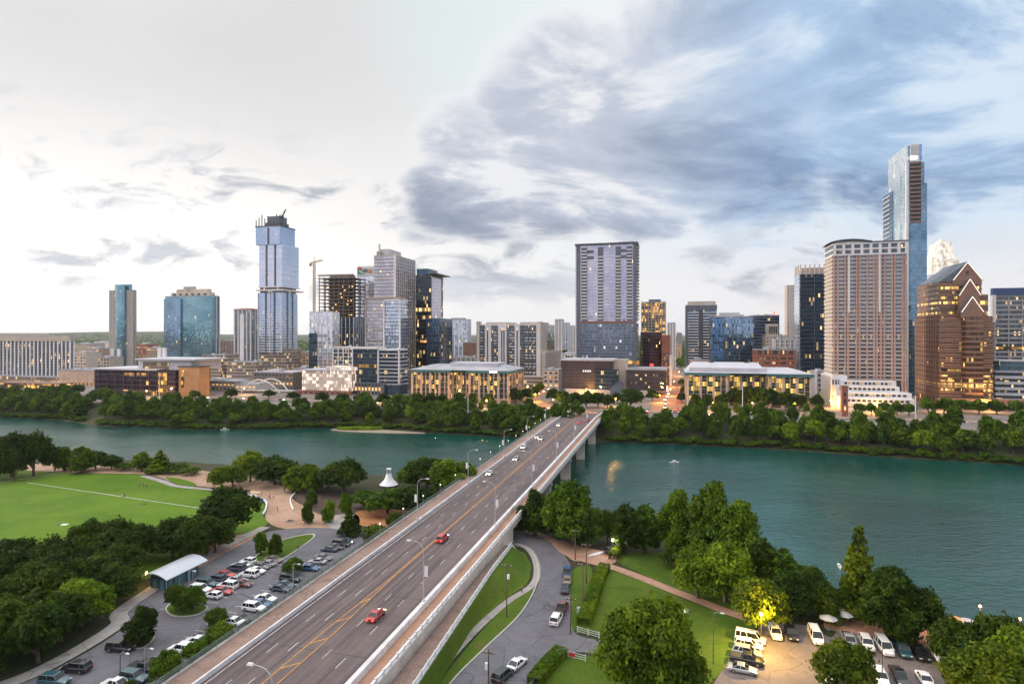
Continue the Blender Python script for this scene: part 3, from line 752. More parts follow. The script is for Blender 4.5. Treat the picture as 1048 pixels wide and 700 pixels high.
# --- west end
r, wd, d, zt = tower('hotel_slab', 'long white ribbed slab block at the far left edge of the skyline', 'building', -34, 72, 700, 344, G_office, ps=75.8, band=(3.1,.35,.25,B_lgrey), pier=(5.6,1.5,.7,B_white), plant=[(.2,.8,.2,.8,3)], pm=B_beige)
rbox('cornice', r, -.8, wd+.8, -.9, d+.8, zt-5.5, zt-.2, B_beige)
rbox('podium', r, -10, wd+8, -9, -1, zc-.4, zc+7, G_warm); rbox('podium_roof', r, -10.5, wd+8.5, -9.5, -.9, zc+7, zc+8, B_roof)
r, wd, d, zt = tower('condominium_tower', 'slim beige tower with a teal glass bow front, standing alone at left', 'building', 112, 136, 900, 298, G_farw, ps=139.5, band=(3.2,.5,.3,B_beige), pier=(7,1.6,.4,B_beige))
mb = MB(); mb.prism([(wd*.34,-.3),(wd*.34,-3.0),(wd*.44,-5.2),(wd*.62,-5.2),(wd*.72,-3.0),(wd*.72,-.3)], 0, ztop(293,900)-zc); mb.build('bow_window', G_teal, r)
rbox('plant_room', r, wd*.2, wd*.86, 1, d*.8, zt, ztop(291.5, 900), G_teal)
rbox('base_block', r, wd*.2, wd*.34, -6, -.5, zc, ztop(357,900), B_white); rbox('base_block', r, wd*.55, wd*.68, -9, -5.4, zc, ztop(357,900), B_white)
r, wd, d, zt = tower('glass_tower', 'broad teal glass tower with a beige stepped crown, left of the skyline', 'building', 169, 217, 900, 304, G_teal, ps=224.5, band=(3.4,.3,.22,G_blue))
rbox('glazing', r, -.3, wd*.36, -2.2, d*.6, zc, zt-3, G_blue)
piers(r, wd, wd+.6, 0, d, zc, zt, 6, 1.8, .5, B_lgrey, 'R')
rbox('upper_storey', r, wd*.1, wd*.93, 2, d-2, zt+.5, zt+6, B_cream); rbox('upper_storey', r, wd*.2, wd*.44, 4, d-4, zt+6, zt+11, B_beige); rbox('upper_storey', r, wd*.56, wd*.88, 4, d-4, zt+6, zt+11, B_cream); rbox('plant_room', r, wd*.34, wd*.56, 5, d-5, zt+6, zt+15, B_beige)
for k in range(6): rbox('crown_window', r, wd*(.15+.13*k), wd*(.21+.13*k), 1.7, 2.2, zt+1.6, zt+4.6, G_office)
# library and neighbours
p, wd, d = site(97, 163, 549, 176); root = bldg('public_library', p, 'low dark purple glass hall with white roof planes on the left waterfront', 'building')
G_lib = glass('library_glass', (.10,.075,.12), 2.6, 4.2, (.035,.022,.03), .12, .35, lit=.015, litc=(1,.6,.2), lits=1.3, metal=.7)
rbox('glazing', root, 0, wd, 0, 42, zc-.4, ztop(378,549), G_lib); bands(root, 0, wd, 0, 42, zc+4, ztop(379,549), 4.6, .7, .5, B_purple)
rbox('roof', root, -2, wd+2, -2, 44, ztop(378,549), ztop(376.6,549), B_wroof)
rbox('lit_window', root, wd*.47, wd*.62, -.25, .2, ztop(384,549), ztop(380.8,549), G_lit); rbox('lit_window', root, wd*.66, wd*.84, -.25, .2, ztop(383.5,549), ztop(380.8,549), G_lit)
rbox('lit_window', root, wd*.46, wd*.97, -.65, -.1, zc+.3, zc+4.6, G_lit)
rbox('upper_storey', root, wd*.62, wd*1.42, 4, 40, ztop(377,549), ztop(368,549), B_lgrey); rbox('upper_roof', root, wd*.60, wd*1.5, 2, 42, ztop(368,549), ztop(366.4,549), B_wroof)
rbox('glass_wall', root, wd*.70, wd*1.1, 3.5, 4, ztop(376.5,549), ztop(370,549), G_warm)
rbox('stair_wing', root, wd+.2, wd*1.28, -3, 38, zc-.4, ztop(377,549), G_lib); rbox('lit_stair', root, wd*1.03, wd*1.16, -3.4, -2.9, zc+1, ztop(380,549), G_lit)
rbox('ochre_block', root, wd*1.30, wd*1.60, -1, 11, zc-.4, ztop(374,549), B_orange); rbox('lit_window', root, wd*1.34, wd*1.38, -1.3, -.8, zc+8, ztop(377,549), G_lit)
rbox('ochre_roof', root, wd*1.29, wd*1.61, -1.4, 11.5, ztop(374,549), ztop(373,549), B_dark)
for k in range(7): rbox('mullion', root, wd*(.07+.13*k), wd*(.07+.13*k)+.5, -.75, -.05, zc+5, ztop(379,549), B_purple)
for xx in (.32, .40): rbox('white_fin', root, wd*xx+2, wd*xx+6, 44.2, 46, zc, ztop(357,549), B_white)
p, wd, d = site(60, 96, 640); root = bldg('civic_hall', p, 'pale pink low hall with warm lights left of the purple library', 'building')
rbox('wall', root, 0, wd, 0, 30, zc-.4, ztop(379,640), B_stone); roofset(root, 0, wd, 0, 30, ztop(379,640), B_roof)
for k in range(9): rbox('window', root, 1.5+k*wd/9, 1.5+k*wd/9+2, -.15, .2, zc+1, zc+4.4, G_lit)
p, wd, d = site(0, 60, 610); root = bldg('terrace_pavilion', p, 'long flat restaurant pavilion glowing orange under the white hotel slab', 'building')
rbox('glazing', root, 0, wd, 0, 12, zc-.4, zc+5, G_lit); rbox('roof', root, -2, wd+2, -2, 14, zc+5, zc+6.2, B_granite)
r, *_ = tower('parking_garage', 'beige parking garage with open floors right of the library', 'building', 207, 226, 700, 364, G_warm, d=30, band=(3.6,1.3,.3,B_beige), roof=B_grey)
r, *_ = tower('parking_garage', 'low grey parking deck behind the white footbridge arches', 'building', 232, 262, 690, 371, G_warm, d=26, band=(3.6,1.4,.3,B_grey), roof=B_grey)
r, *_ = tower('brick_block', 'small brown brick block between the teal and the salmon-topped towers', 'building', 224, 238, 1000, 349, G_far, d=40, pier=(5,1.2,.3,B_brick))
r, wd, d, zt = tower('condominium_tower', 'grey tower with a salmon roof frame beside the tall stacked tower', 'building', 239.5, 257, 850, 318, G_home, ps=265, band=(3.1,.5,.3,B_lgrey), pier=(7.5,2.2,.4,B_lgrey), plant=[(.2,.8,.2,.8,3)])
B_salm = simple('salmon_frame', (.55,.26,.17), .7, .1, .2)
rbox('roof_frame', r, -.6, wd+.6, -.6, d+.6, zt+1.3, zt+2.6, B_salm); rbox('white_fin', r, wd*.36, wd*.60, -.7, .2, zc+8, zt-5, B_white)

# --- tall stacked tower
Y = 800; p, wd, d = site(264, 288.5, Y, 304.5); zf = lambda py: ztop(py, Y)
root = bldg('stacked_tower', p, 'tallest tower on the left, offset stacked glass boxes with bare columns and crane on top', 'skyscraper')
rbox('podium', root, 1, wd+6, 2, d+4, zc-.4, zf(357), G_warm); bands(root, 1, wd+6, 2, d+4, zc+4, zf(358), 4.4, 1.2, .6, B_grey)
G_ind = glass('tower_blue_glass', (.30,.42,.60), 1.5, 3.5, (.30,.33,.40), .10, .16, lit=.01, tint2=(.42,.50,.66), lits=.6, wob=.012, tintvar=.2)
G_ind2 = glass('tower_pale_glass', (.56,.60,.70), 1.5, 3.5, (.40,.42,.48), .06, .14, lit=.004, tint2=(.46,.54,.70), lits=.6, wob=.008, tintvar=.12)
rbox('lower_box', root, 0, wd, 0, d, zf(361), zf(300), G_ind); rbox('middle_box', root, 2.4, wd+.6, -.6, d+2, zf(294), zf(251), G_ind2)
rbox('upper_box', root, -1.6, wd-1.6, -2.4, d-3.5, zf(251.3), zf(233), G_ind)
rbox('terrace_slab', root, -2, wd+2.5, -2.2, d+11, zf(298), zf(296.6), B_white); rbox('recessed_storey', root, 2, wd-2, 1.5, d-1, zf(300), zf(293.9), G_office)
rbox('terrace_slab', root, 1, wd+3, -2, d+3, zf(294.6), zf(293.8), B_white)
bands(root, 0, wd, 0, d, zf(360), zf(316), 3.5, .8, .35, B_white); bands(root, 2.4, wd+.6, -.6, d+2, zf(293), zf(252), 7.0, .3, .2, B_lgrey)
for x, a, bb, y_ in ((wd*.30,361,300,0),(wd*.66,361,300,0),(wd*.34,293.4,251.5,-.6),(wd*.70,293.4,251.5,-.6),(wd*.45,250.8,234,-2.4)):
    rbox('balcony_stack', root, x, x+2.6, y_-.35, y_+.2, zf(a), zf(bb), B_dark)
for x in (0, wd*.5, wd-1): rbox('corner_fin', root, x, x+.9, -.75, .1, zf(361), zf(300), B_white)
for yy in (d*.3, d*.62): rbox('balcony_stack', root, wd-.1, wd+.4, yy, yy+3, zf(361), zf(300), B_slate)
rbox('roof', root, -2.2, wd-1, -3, d-3, zf(233), zf(232), B_dark)
rbox('concrete_core', root, wd*.30, wd*.78, 5, d-12, zf(232), zf(221.5), B_slate); rbox('concrete_core', root, wd*.24, wd*.82, 3.6, d-10, zf(232), zf(228), B_dark)
for k in range(9):
    x = -1.2+(wd-1)*k/8; mb = MB(); mb.box(x-.45, x+.45, -2.4, -1.6, zf(232)-zc, zf(226-(k*7%5)*1.3)-zc); mb.build('column', B_dark, root)
    if k % 3 == 0: mb = MB(); mb.box(x-.3, x+.3, d-5, d-4.4, zf(232)-zc, zf(226)-zc); mb.build('column', B_dark, root)
# climbing crane on its roof
cr = empty('tower_crane', p+Vector((wd*GR[0]*.92+5*GG[0], wd*GR[1]*.92+5*GG[1], zf(232)-zc+.5)), -GA, 'dark luffing crane on the roof of the tall stacked tower', 'crane')
B_crane = simple('crane_dark', (.05,.055,.07), .5, .2, .5)
mb = MB()
for sx in (-.7,.7):
    for sy in (-.7,.7): mb.cyl((sx,sy,0),(sx,sy,11),.3,n=5)
for k in range(7): mb.cyl((-.7,-.7,k*1.6),(.7,-.7,k*1.6+1.6),.1,n=4); mb.cyl((.7,.7,k*1.6),(-.7,.7,k*1.6+1.6),.1,n=4)
mb.build('mast', B_crane, cr)
mb = MB(); mb.tube([(-.5,-1,11.5),(5.5,-1,21)], .5, 5); mb.tube([(-.5,1,11.5),(5.5,0,21)], .5, 5); mb.tube([(0,0,13),(5.5,0,21.6)], .22, 4)
for k in range(7): mb.cyl((-.3+k*.85,-1,11.8+k*1.35),(-.0+k*.85,.7,12.6+k*1.35),.12,n=4)
mb.build('jib', B_crane, cr); mb = MB(); mb.box(-4.5,1.4,-1.3,1.3,11,13.2); mb.cyl((-4,0,13),(-1.5,0,17),.2,n=4); mb.cyl((-1.5,0,17),(5.5,0,21),.07,n=4); mb.build('counterweight', B_crane, cr)
# --- building under construction and its tower crane
Y = 640; zf = lambda py: ztop(py, Y)
r, wd, d, zt = tower('glass_slab', 'pale glass slab in front of the unfinished concrete frame', 'building', 317, 340, 610, 320, G_white, d=14, pier=(5.2,.35,.25,B_white), roof=B_lgrey)
rbox('dark_wing', r, -.4, wd*.32, -1.0, 12, zc, ztop(341,610), G_navy)
p, wd, d = site(326, 362, Y, 365.5); root = bldg('unfinished_tower', p, 'brown unfinished concrete frame tower with open floors next to the crane', 'building')
rbox('core', root, wd*.25, wd*.75, 5, 22, zc, zf(281), B_steel); rbox('lower_glazing', root, 0, wd, 0, 26, zc, zf(325), G_navy)
me = MB().box(-.6, wd+.6, -.6, 26.6, 0, .55).mesh('floor_slab', B_steel)
k = 0
while zf(325)+k*3.7 < zf(283): link('floor_slab', me, root, (0,0,zf(325)-zc+k*3.7)); k += 1
me = MB().box(-.35, .35, -.35, .35, zf(325)-zc, zf(284)-zc).mesh('column', B_steel)
for i_ in range(8):
    for yy in (.6, 12, 25): link('column', me, root, (.6+(wd-1.2)*i_/7, yy, 0))
L_warm = emit('warm_lamp', (1.0,.55,.18), 2.5)
rnd = random.Random(4)
for i_ in range(26):
    x = rnd.uniform(1, wd-1); kk = rnd.randint(0, 8); rbox('work_light', root, x, x+1.1, 1.5, 2.1, zf(325)+kk*3.7+2.2, zf(325)+kk*3.7+2.8, L_warm)
piers(root, 0, wd, 0, 26, zc, zf(325), 4.6, .8, .4, B_lgrey, 'FR')
rbox('parapet', root, -.6, wd+.6, -.6, -.2, zf(283), zf(281.5), B_steel)
pc = corner(321.5, 655); cr = empty('tower_crane', pc, -.9, 'pale yellow tower crane with a flat jib beside the unfinished frame', 'crane')
B_cy = simple('crane_yellow', (.30,.20,.08), .5, .15, .5); hm = ztop(269, 655)-zc
mb = MB()
for sx in (-.9,.9):
    for sy in (-.9,.9): mb.cyl((sx,sy,0),(sx,sy,hm),.32,n=4)
k = 0
while k*2.2 < hm-2:
    z_ = k*2.2
    for a, b2 in (((-.9,-.9),(.9,-.9)),((.9,-.9),(.9,.9)),((.9,.9),(-.9,.9)),((-.9,.9),(-.9,-.9))): mb.cyl((a[0],a[1],z_),(b2[0],b2[1],z_+2.2),.1,n=3)
    k += 1
mb.build('mast', B_cy, cr)
mb = MB()
for (y_, z_) in ((-.7,0),(.7,0),(0,1.5)): mb.cyl((-12,y_,hm+z_),(24,y_,hm+z_),.3,n=4)
for k in range(18): mb.cyl((-12+2*k,-.7,hm),(-11+2*k,0,hm+1.5),.16,n=3); mb.cyl((-12+2*k,.7,hm),(-11+2*k,0,hm+1.5),.09,n=3)
mb.build('jib', B_cy, cr)
mb = MB(); mb.cyl((0,0,hm),(0,0,hm+7.5),.5,.15,5); mb.cyl((0,0,hm+7.3),(20,0,hm+1.5),.07,n=3); mb.cyl((0,0,hm+7.3),(-11,0,hm+1.5),.07,n=3); mb.build('tower_head', B_cy, cr)
MB().box(-13,-10,-1.1,1.1,hm-2.6,hm-.1).build('counterweight', B_grey, cr); MB().box(-.2,1.8,-2.3,-.9,hm-2.2,hm-.1).build('cab', G_office, cr)
# --- white glass tower with a lettered crown
Y = 690; r, wd, d, zt = tower('glass_tower', 'white glass tower with a coloured sign on its crown behind the stepped tower', 'building', 365.5, 384, Y, 283, G_white, d=30)
rbox('crown_frame', r, 0, wd, -.3, .3, zt+1.4, ztop(274, Y), B_lgrey)
zsg = zt-zc+2.6
mb = MB(); mb.box(2, 6, -.6, -.35, zsg+5, zsg+7.6); mb.build('red_sign_panel', simple('sign_red',(.55,.05,.03),.5), r)
mb = MB(); mb.box(wd-8, wd-4, -.6, -.35, zsg+.6, zsg+4.6); mb.build('orange_sign_panel', simple('sign_orange',(.5,.16,.03),.5), r)
MB().box(2, 8.2, -.6, -.35, zsg, zsg+4.8).build('green_sign_panel', simple('sign_green',(.05,.24,.11),.5), r)
mb = MB(); mb.face([(3.0,-.64,zsg+4.4),(3.0,-.64,zsg+3.0),(7.6,-.64,zsg+.4),(7.6,-.64,zsg+1.8)]); mb.build('pale_sign_stripe', B_white, r)
MB().box(8.6, 13.4, -.6, -.35, zsg+1.8, zsg+5.4).build('slate_sign_panel', B_slate, r)
mb = MB(); mb.box(1.2, 1.9, -.6, -.35, zsg-.6, zsg+8); mb.box(1.2, wd-1, -.6, -.35, zsg+8, zsg+8.6); mb.build('sign_frame', B_dark, r)
# --- stepped beige and glass tower
Y = 585; zf = lambda py: ztop(py, Y)
p, wd, d = site(383, 404.5, Y, 424.5); root = bldg('stepped_tower', p, 'beige and glass tower in three steps with white framed corners, centre left', 'skyscraper')
G_step = glass('stepped_glass', (.48,.47,.55), 1.5, 3.3, (.20,.20,.22), .06, .3, lit=.03, tint2=(.26,.28,.35), lits=.9)
rbox('glazing', root, 0, wd, 0, d, zc-.4, zf(263), G_step); bands(root, 0, wd, 0, d, zf(395), zf(264), 3.3, .6, .35, B_cream)
piers(root, 0, wd, 0, d, zc, zf(263), 4.4, .8, .5, B_lgrey, 'R')
rbox('corner_fin', root, wd-1.2, wd+.7, -.8, .8, zc, zf(261.5), B_white); rbox('corner_fin', root, wd-.2, wd+.8, d-1, d+.4, zc, zf(262.5), B_white)
roofset(root, 0, wd, 0, d, zf(263), B_beige, 1.2, [(.05,.5,.2,.8,8)], B_lgrey); rbox('mast', root, 1.4, 2.8, 6, 7.4, zf(263), zf(249), B_lmast)
rbox('plant_room', root, .4, 4.5, 4, 12, zf(263), zf(257), B_grey)
q, w2, d2 = site(375, 392.5, 566, 415); s0 = to_st(q.x, q.y); s1 = to_st(p.x, p.y); ox, oy = s0[0]-s1[0], s0[1]-s1[1]
zf2 = lambda py: ztop(py, 566)
rbox('middle_block', root, ox, ox+w2, oy, -.9, zc-.4, zf2(306), G_step); bands(root, ox, ox+w2, oy, -1.3, zf2(395), zf2(307), 3.3, .8, .3, B_beige)
rbox('middle_frame', root, ox-.8, ox-.02, oy-.8, -1.4, zc, zf2(304.5), B_beige); rbox('middle_frame', root, ox-.8, ox+w2+9, oy-.8, -1.4, zf2(305.6), zf2(304.2), B_beige)
rbox('white_wing', root, ox+w2+.1, ox+w2+16.5, oy+.6, -1.0, zc-.4, zf2(308), G_pale); bands(root, ox+w2+.1, ox+w2+16.5, oy+.6, -1.4, zf2(395), zf2(309), 3.3, .6, .3, B_dark)
for x in (w2, w2+15.8): rbox('white_frame', root, ox+x, ox+x+1.2, oy-.7, oy+1.2, zc, zf2(306.5), B_white)
rbox('white_frame', root, ox+w2, ox+w2+17, oy-.7, -1.2, zf2(308), zf2(306.5), B_white)
q, w3, _ = site(361.5, 386, 548); s0 = to_st(q.x, q.y); ox, oy3 = s0[0]-s1[0], s0[1]-s1[1]; zf3 = lambda py: ztop(py, 548)
rbox('front_block', root, ox, ox+w3, oy3, oy-1.0, zc-.4, zf3(357), G_navy); rbox('front_roof', root, ox-1, ox+w3+.5, oy3-1, oy-1.0, zf3(357), zf3(355.4), B_white)
rbox('white_frame', root, ox-1, ox-.02, oy3-.9, oy3+4, zf3(390), zf3(357), B_white)
for k in range(1, 9): rbox('floor_line', root, ox-.1, ox+w3+.1, oy3-.25, oy3+.2, zf3(392)+k*3.4, zf3(392)+k*3.4+.35, B_slate)
rbox('lit_floor', root, ox+.5, ox+w3-.5, oy3-.18, oy3+.2, zf3(376), zf3(372.6), G_lit)
rbox('front_wing', root, ox+w3+.5, ox+w3+21, oy3+1, oy-1.0, zc-.4, zf3(358.5), G_navy); bands(root, ox+w3+.6, ox+w3+21, oy3+1, oy-1.4, zf3(393), zf3(360), 3.4, .9, .3, B_lgrey)
for x in (w3+.3, w3+20.4): rbox('white_frame', root, ox+x, ox+x+1.1, oy3-.2, oy3+2, zf3(392), zf3(357.2), B_white)
rbox('white_frame', root, ox+w3+.3, ox+w3+21.5, oy3-.2, oy-1.2, zf3(358.5), zf3(357), B_white)
rbox('base_storey', root, ox-4, ox+w3+8, oy3-3, oy3-.3, zc-.4, zf3(391), B_slate)
for k in range(10): rbox('shopfront', root, ox-3+k*3.3, ox-1+k*3.3, oy3-3.2, oy3-2.8, zc+.4, zf3(392), G_office if k % 3 else G_lit)
# left wing behind the garden
r, wd, d, zt = tower('white_frame_block', 'low white framed block with terrace trees left of the stepped tower', 'building', 341, 362, 575, 356, G_office, d=16, band=(3.6,.5,.3,B_white), pier=(5,.7,.4,B_white), roof=B_white)
# --- black glass tower
Y = 600; r, wd, d, zt = tower('black_tower', 'black glass office tower with yellow lit windows and a roof canopy', 'skyscraper', 425.5, 441, Y, 283, G_black, ps=453.5, band=(3.8,.35,.15,B_dark), roof=B_dark)
rbox('penthouse', r, -.2, wd*.75, 3, d-4, zt+.5, ztop(275,Y), G_navy); rbox('roof_canopy', r, wd*.62, wd+7, -1, d+2, ztop(281.2,Y), ztop(280.2,Y), B_dark)
for yy in (2, d-2): rbox('canopy_column', r, wd*.8, wd*.8+.7, yy, yy+.7, zt, ztop(281.2,Y), B_dark)
rbox('side_glazing', r, wd-.05, wd+.5, 1, d*.8, ztop(328,Y), zt-1, G_pink)
rbox('lit_floor', r, -.25, wd+.55, -.3, d*.5, ztop(350.5,Y), ztop(348,Y), G_lit)
rbox('front_bay', r, wd*.86, wd+11, -6, d-2, zc, ztop(326,Y), G_navy)
# --- centre background
r, *_ = tower('pale_tower', 'small pale blue tower with white ribs right of the black tower', 'building', 456.5, 478, 900, 327.5, G_pale, ps=482, pier=(6,1.1,.4,B_white), plant=[(.2,.8,.2,.8,2.5)])
r, wd, *_ = tower('white_block', 'low white stepped block under the small pale blue tower', 'building', 462, 487, 700, 366, G_farw, d=20, pier=(6,2,.4,B_white), roof=B_wroof)
r, *_ = tower('brown_block', 'plain brown windowless block behind the low white blocks', 'building', 474, 488, 760, 351, B_granite, d=20, pier=(6,.5,.15,B_granite))
r, *_ = tower('grey_block', 'low grey block with a lit ground floor by the pale blue tower', 'building', 456, 470, 640, 376, G_far, d=18, roof=B_wroof)
# white condominiums
Y = 640; p, wd, d = site(489, 553, Y, 567.5); zt = ztop(333,Y); root = bldg('condominium_slab', p, 'wide white condominium block with four dark balcony bays, centre', 'building')
rbox('glazing', root, 0, wd, 0, d, zc-.4, zt, G_home); bands(root, 0, wd, 0, d, zc+12, zt, 2.95, .28, .5, B_beige)
for a, b2, pr in ((0,.02,.9),(.12,.22,1.0),(.335,.47,1.0),(.60,.68,1.0),(.94,1.0,.9)): rbox('white_wall', root, wd*a, wd*b2, -pr, .3, zc+8, zt+.5, B_white)
for a in (.155,.385,.42,.63): rbox('window_strip', root, wd*a, wd*a+1.3, -1.12, -.9, zc+10, zt-3, G_home)
for k in range(15):
    for xx in (.05, .27, .52, .56, .77, .83, .89): rbox('balcony', root, wd*xx, wd*xx+2.6, -1.5, -.52, zc+14+k*2.95, zc+15.1+k*2.95, B_lgrey) if (k*7+int(xx*100)) % 3 else None
rbox('parking_wing', root, wd+.2, wd+5, 1, d+14, zc-.4, zc+36, B_cream); bands(root, wd+.2, wd+5, 1, d+14, zc+2, zc+34, 3, .9, .3, B_beige)
rbox('side_wall', root, wd-.05, wd+.6, -.5, d*.4, zc, zt+3, B_cream)
roofset(root, 0, wd, 0, d, zt, B_white, 1.2, [(.06,.40,.2,.8,3),(.62,.95,.2,.8,3)], B_beige)
rbox('stair_tower', root, -1.4, 2.2, -.5, 6, zc, ztop(329,Y), B_beige); rbox('stair_tower', root, wd-2.5, wd+.4, 1, 8, zt, ztop(329.5,Y), B_beige)
rbox('podium', root, wd*.72, wd+8, -9, -1.2, zc-.4, zc+11, G_warm); bands(root, wd*.72, wd+8, -9, -1.2, zc+3, zc+12, 3.6, 1.2, .4, B_cream)
for i_, (a, b2, yy, py, gl) in enumerate(((568,575,980,327.5,G_farw),(576,581.5,1080,331,G_pale),(581,589,1150,334,G_farw))):
    tower('distant_tower', ['white distant tower just right of the condominium block','pale blue distant tower in the gap left of the purple-grey tower','short cream distant tower against the edge of the purple-grey tower'][i_], 'building', a, b2, yy, py, gl, d=18, pier=(5,1.2,.3,B_white))
# --- big purple-grey tower
Y = 625; p, wd, d = site(590, 651.5, Y); d = 28; zt = ztop(252,Y); root = bldg('residential_tower', p, 'tall wide tower with mirrored pinkish glass strips and dark balconies, centre', 'skyscraper')
G_park = glass('garage_screen', (.16,.20,.27), 2.0, 3.2, (.15,.18,.235), .16, .42, lit=.03, litc=(.9,.9,1.0), lits=.8, metal=.35)
rbox('garage_storeys', root, -.4, wd+.4, -.4, d+.3, zc-.4, ztop(331,Y), G_park); rbox('orange_band', root, 2, wd-2, -.6, d, ztop(331,Y), ztop(329,Y), simple('band_rust',(.18,.075,.05),.6))
rbox('glazing', root, 0, wd, 0, d, ztop(329,Y), zt, G_pink)
strips = [(.08,.185),(.36,.455),(.655,.745),(.84,.93)]
for i_, (a, b2) in enumerate(strips):
    rbox('balcony_recess', root, wd*a, wd*b2, -.12, .2, ztop(328.6,Y), zt-2, B_slate)
    me = MB().box(wd*a+.2, wd*b2-.2, -1.3, -.12, 0, 1.5).mesh('balcony', B_lgrey)
    k = 0
    while ztop(327,Y)+k*3.3 < zt-(6 if i_ in (0,3) else 12): link('balcony', me, root, (0,0,ztop(327,Y)-zc+k*3.3)); k += 1
for a, b2 in ((0,.065),(.945,1.0)): rbox('side_pier', root, wd*a, wd*b2, -.9, .4, zc, zt, B_slate)
for a, z_ in ((.09,zt-14),(.09,zt-8),(.70,zt-14),(.70,zt-8)): rbox('upper_recess', root, wd*a, wd*a+wd*.20, -.5, .2, z_, z_+3.2, B_slate)
me = MB().box(wd, wd+1.6, 3, d-3, 0, 1.2).mesh('balcony', B_lgrey)
for k in range(24): link('balcony', me, root, (0,0,ztop(327,Y)-zc+k*3.3))
rbox('roof', root, -1.4, wd+1.4, -1.6, d+1, zt, ztop(250,Y), B_dark); rbox('plant_room', root, wd*.7, wd*.95, 6, d-6, ztop(250,Y), ztop(248.6,Y), B_dark)
rbox('corner_fin', root, -.9, .1, -1.0, .4, zc+20, zt, B_lgrey)
# --- copper-clad civic building
Y = 548; p, wd, d = site(575, 627, Y); root = bldg('city_hall', p, 'low angular dark copper building with a grey roof at the end of the bridge', 'building')
rbox('stone_base', root, 4, wd+38, -6, 36, zc-.4, zc+5, B_cream); rbox('copper_wall', root, 0, wd, 0, 36, zc+5.0, ztop(369,Y), B_copper); rbox('roof', root, -1, wd+1, -1, 37, ztop(369,Y), ztop(367.4,Y), B_wroof)
for k in range(6): rbox('window_band', root, 3, wd-4, -.12, .15, zc+8+k*2.9, zc+8.9+k*2.9, G_purp) if False else rbox('window_band', root, 3, wd*.6, -.12, .15, zc+8+k*2.9, zc+8.7+k*2.9, B_dark)
mb = MB(); mb.prism([(wd*.66,-.6),(wd*.98,-7),(wd*1.12,-1)], 5, ztop(377,Y)-zc); mb.build('glass_prow', G_navy, root)
rbox('tan_tower', root, wd+.2, wd+13, 4, 22, zc+5, ztop(367.5,Y), B_beige); rbox('lit_window', root, wd+13.1, wd+22, 8, 20, ztop(373,Y), ztop(369,Y), G_lit)
rbox('right_wing', root, wd+12, wd+46, -2, 30, zc+4.9, ztop(377.5,Y), B_copper); rbox('wing_roof', root, wd+11, wd+47, -3, 31, ztop(377.5,Y), ztop(375.8,Y), B_roof)
for k in range(4): rbox('window_band', root, wd+14, wd+44, -2.2, -1.9, zc+7.5+k*3.4, zc+8.8+k*3.4, G_office)
mb = MB()
for k in range(20): mb.box(wd-1, wd+9, -14+k*.62, -13.3+k*.62, -.2, .5+k*.62)
mb.build('staircase', B_slate, root)
B_sign = emit('pale_sign', (.9,.9,1.0), .6)
for k in range(4): rbox('sign_mark', root, wd*.42+k*2.0, wd*.42+k*2.0+1.1, -.3, -.05, ztop(380,Y), ztop(378.6,Y), B_sign)
# --- green-roofed office pair
def csc(pl, pr, Y, py, label, wings, gl):
    p, wd, d = site(pl, pr, Y); d = 44; zt = ztop(py, Y); root = bldg('office_block', p, label, 'building', 'green-eaved office blocks on the waterfront')
    for a, b2, yo in wings:
        x0, x1 = wd*a, wd*b2
        rbox('glazing', root, x0, x1, yo, d, zc-.4, zt-2.2, gl); rbox('eaves', root, x0-1.6, x1+1.6, yo-1.8, d+1.5, zt-2.2, zt, B_teal)
        bands(root, x0, x1, yo, d, zc+4.6, zt-3, 3.9, .35, .25, B_stone)
        rbox('stone_base', root, x0-.6, x1+.6, yo-.9, yo+.4, zc-.4, zc+4.4, B_stone)
        n_ = max(2, round((x1-x0)/9.0)); me = MB().box(-.85, .85, -1.0, .2, 0, zt-2.3-zc).mesh('pillar', B_stone)
        for k in range(n_+1): link('pillar', me, root, (x0+.6+(x1-x0-1.2)*k/n_, yo, 0))
        me = MB().box(-.35, .35, -.5, .2, 4.4, zt-2.4-zc).mesh('mullion', B_stone)
        for k in range(n_): link('mullion', me, root, (x0+(x1-x0)*(k+.5)/n_, yo, 0))
        for k in range(n_): rbox('shopfront', root, x0+(x1-x0)*k/n_+1.6, x0+(x1-x0)*(k+1)/n_-1.6, yo-1.0, yo-.7, zc+.3, zc+3.6, G_lit)
    me = MB().box(-.3, .9, -.8, .8, 0, zt-2.3-zc).mesh('pillar', B_stone)
    for k in range(1, 6): link('pillar', me, root, (wd, d*k/5-.8, 0)); 
    me = MB().box(-.9, .3, -.8, .8, 0, zt-2.3-zc).mesh('pillar', B_stone)
    for k in range(1, 6): link('pillar', me, root, (0, d*k/5-.8, 0))
    mb = MB(); mb.frustum((-1.5,wd+1.5,-1.7,d+1.4),(wd*.12,wd*.88,d*.42,d*.72), zt-zc, zt-zc+3.2); mb.build('roof', B_roof if gl is G_csc2 else B_wroof, root)
    return root, wd, d, zt
r, wd, d, zt = csc(421.5, 521, 482, 378, 'green-eaved office block left of the bridge end, white box on its roof', [(0,.40,0),(.402,.598,5),(.60,1,0)], G_csc2)
rbox('white_plant_room', r, wd*.34, wd*.84, d*.3, d*.8, zt+.5, ztop(371.5,482), B_wroof)
rbox('roof_sign', r, wd*.81, wd*.89, -2.05, -1.8, zt-1.6, zt-.2, B_sign)
r, wd, d, zt = csc(703, 830, 462, 381, 'larger green-eaved office block glowing yellow, right of the bridge end', [(0,.34,0),(.342,.668,6),(.67,1,-2)], G_csc)
rbox('parapet_screen', r, wd*.02, wd*.66, 2, 3, zt, zt+3.6, B_wroof); mb = MB(); mb.frustum((0,wd*.66,3.2,d),(wd*.06,wd*.62,d*.5,d*.9), zt-zc+1, zt-zc+6.5); mb.build('metal_roof', B_wroof, r)
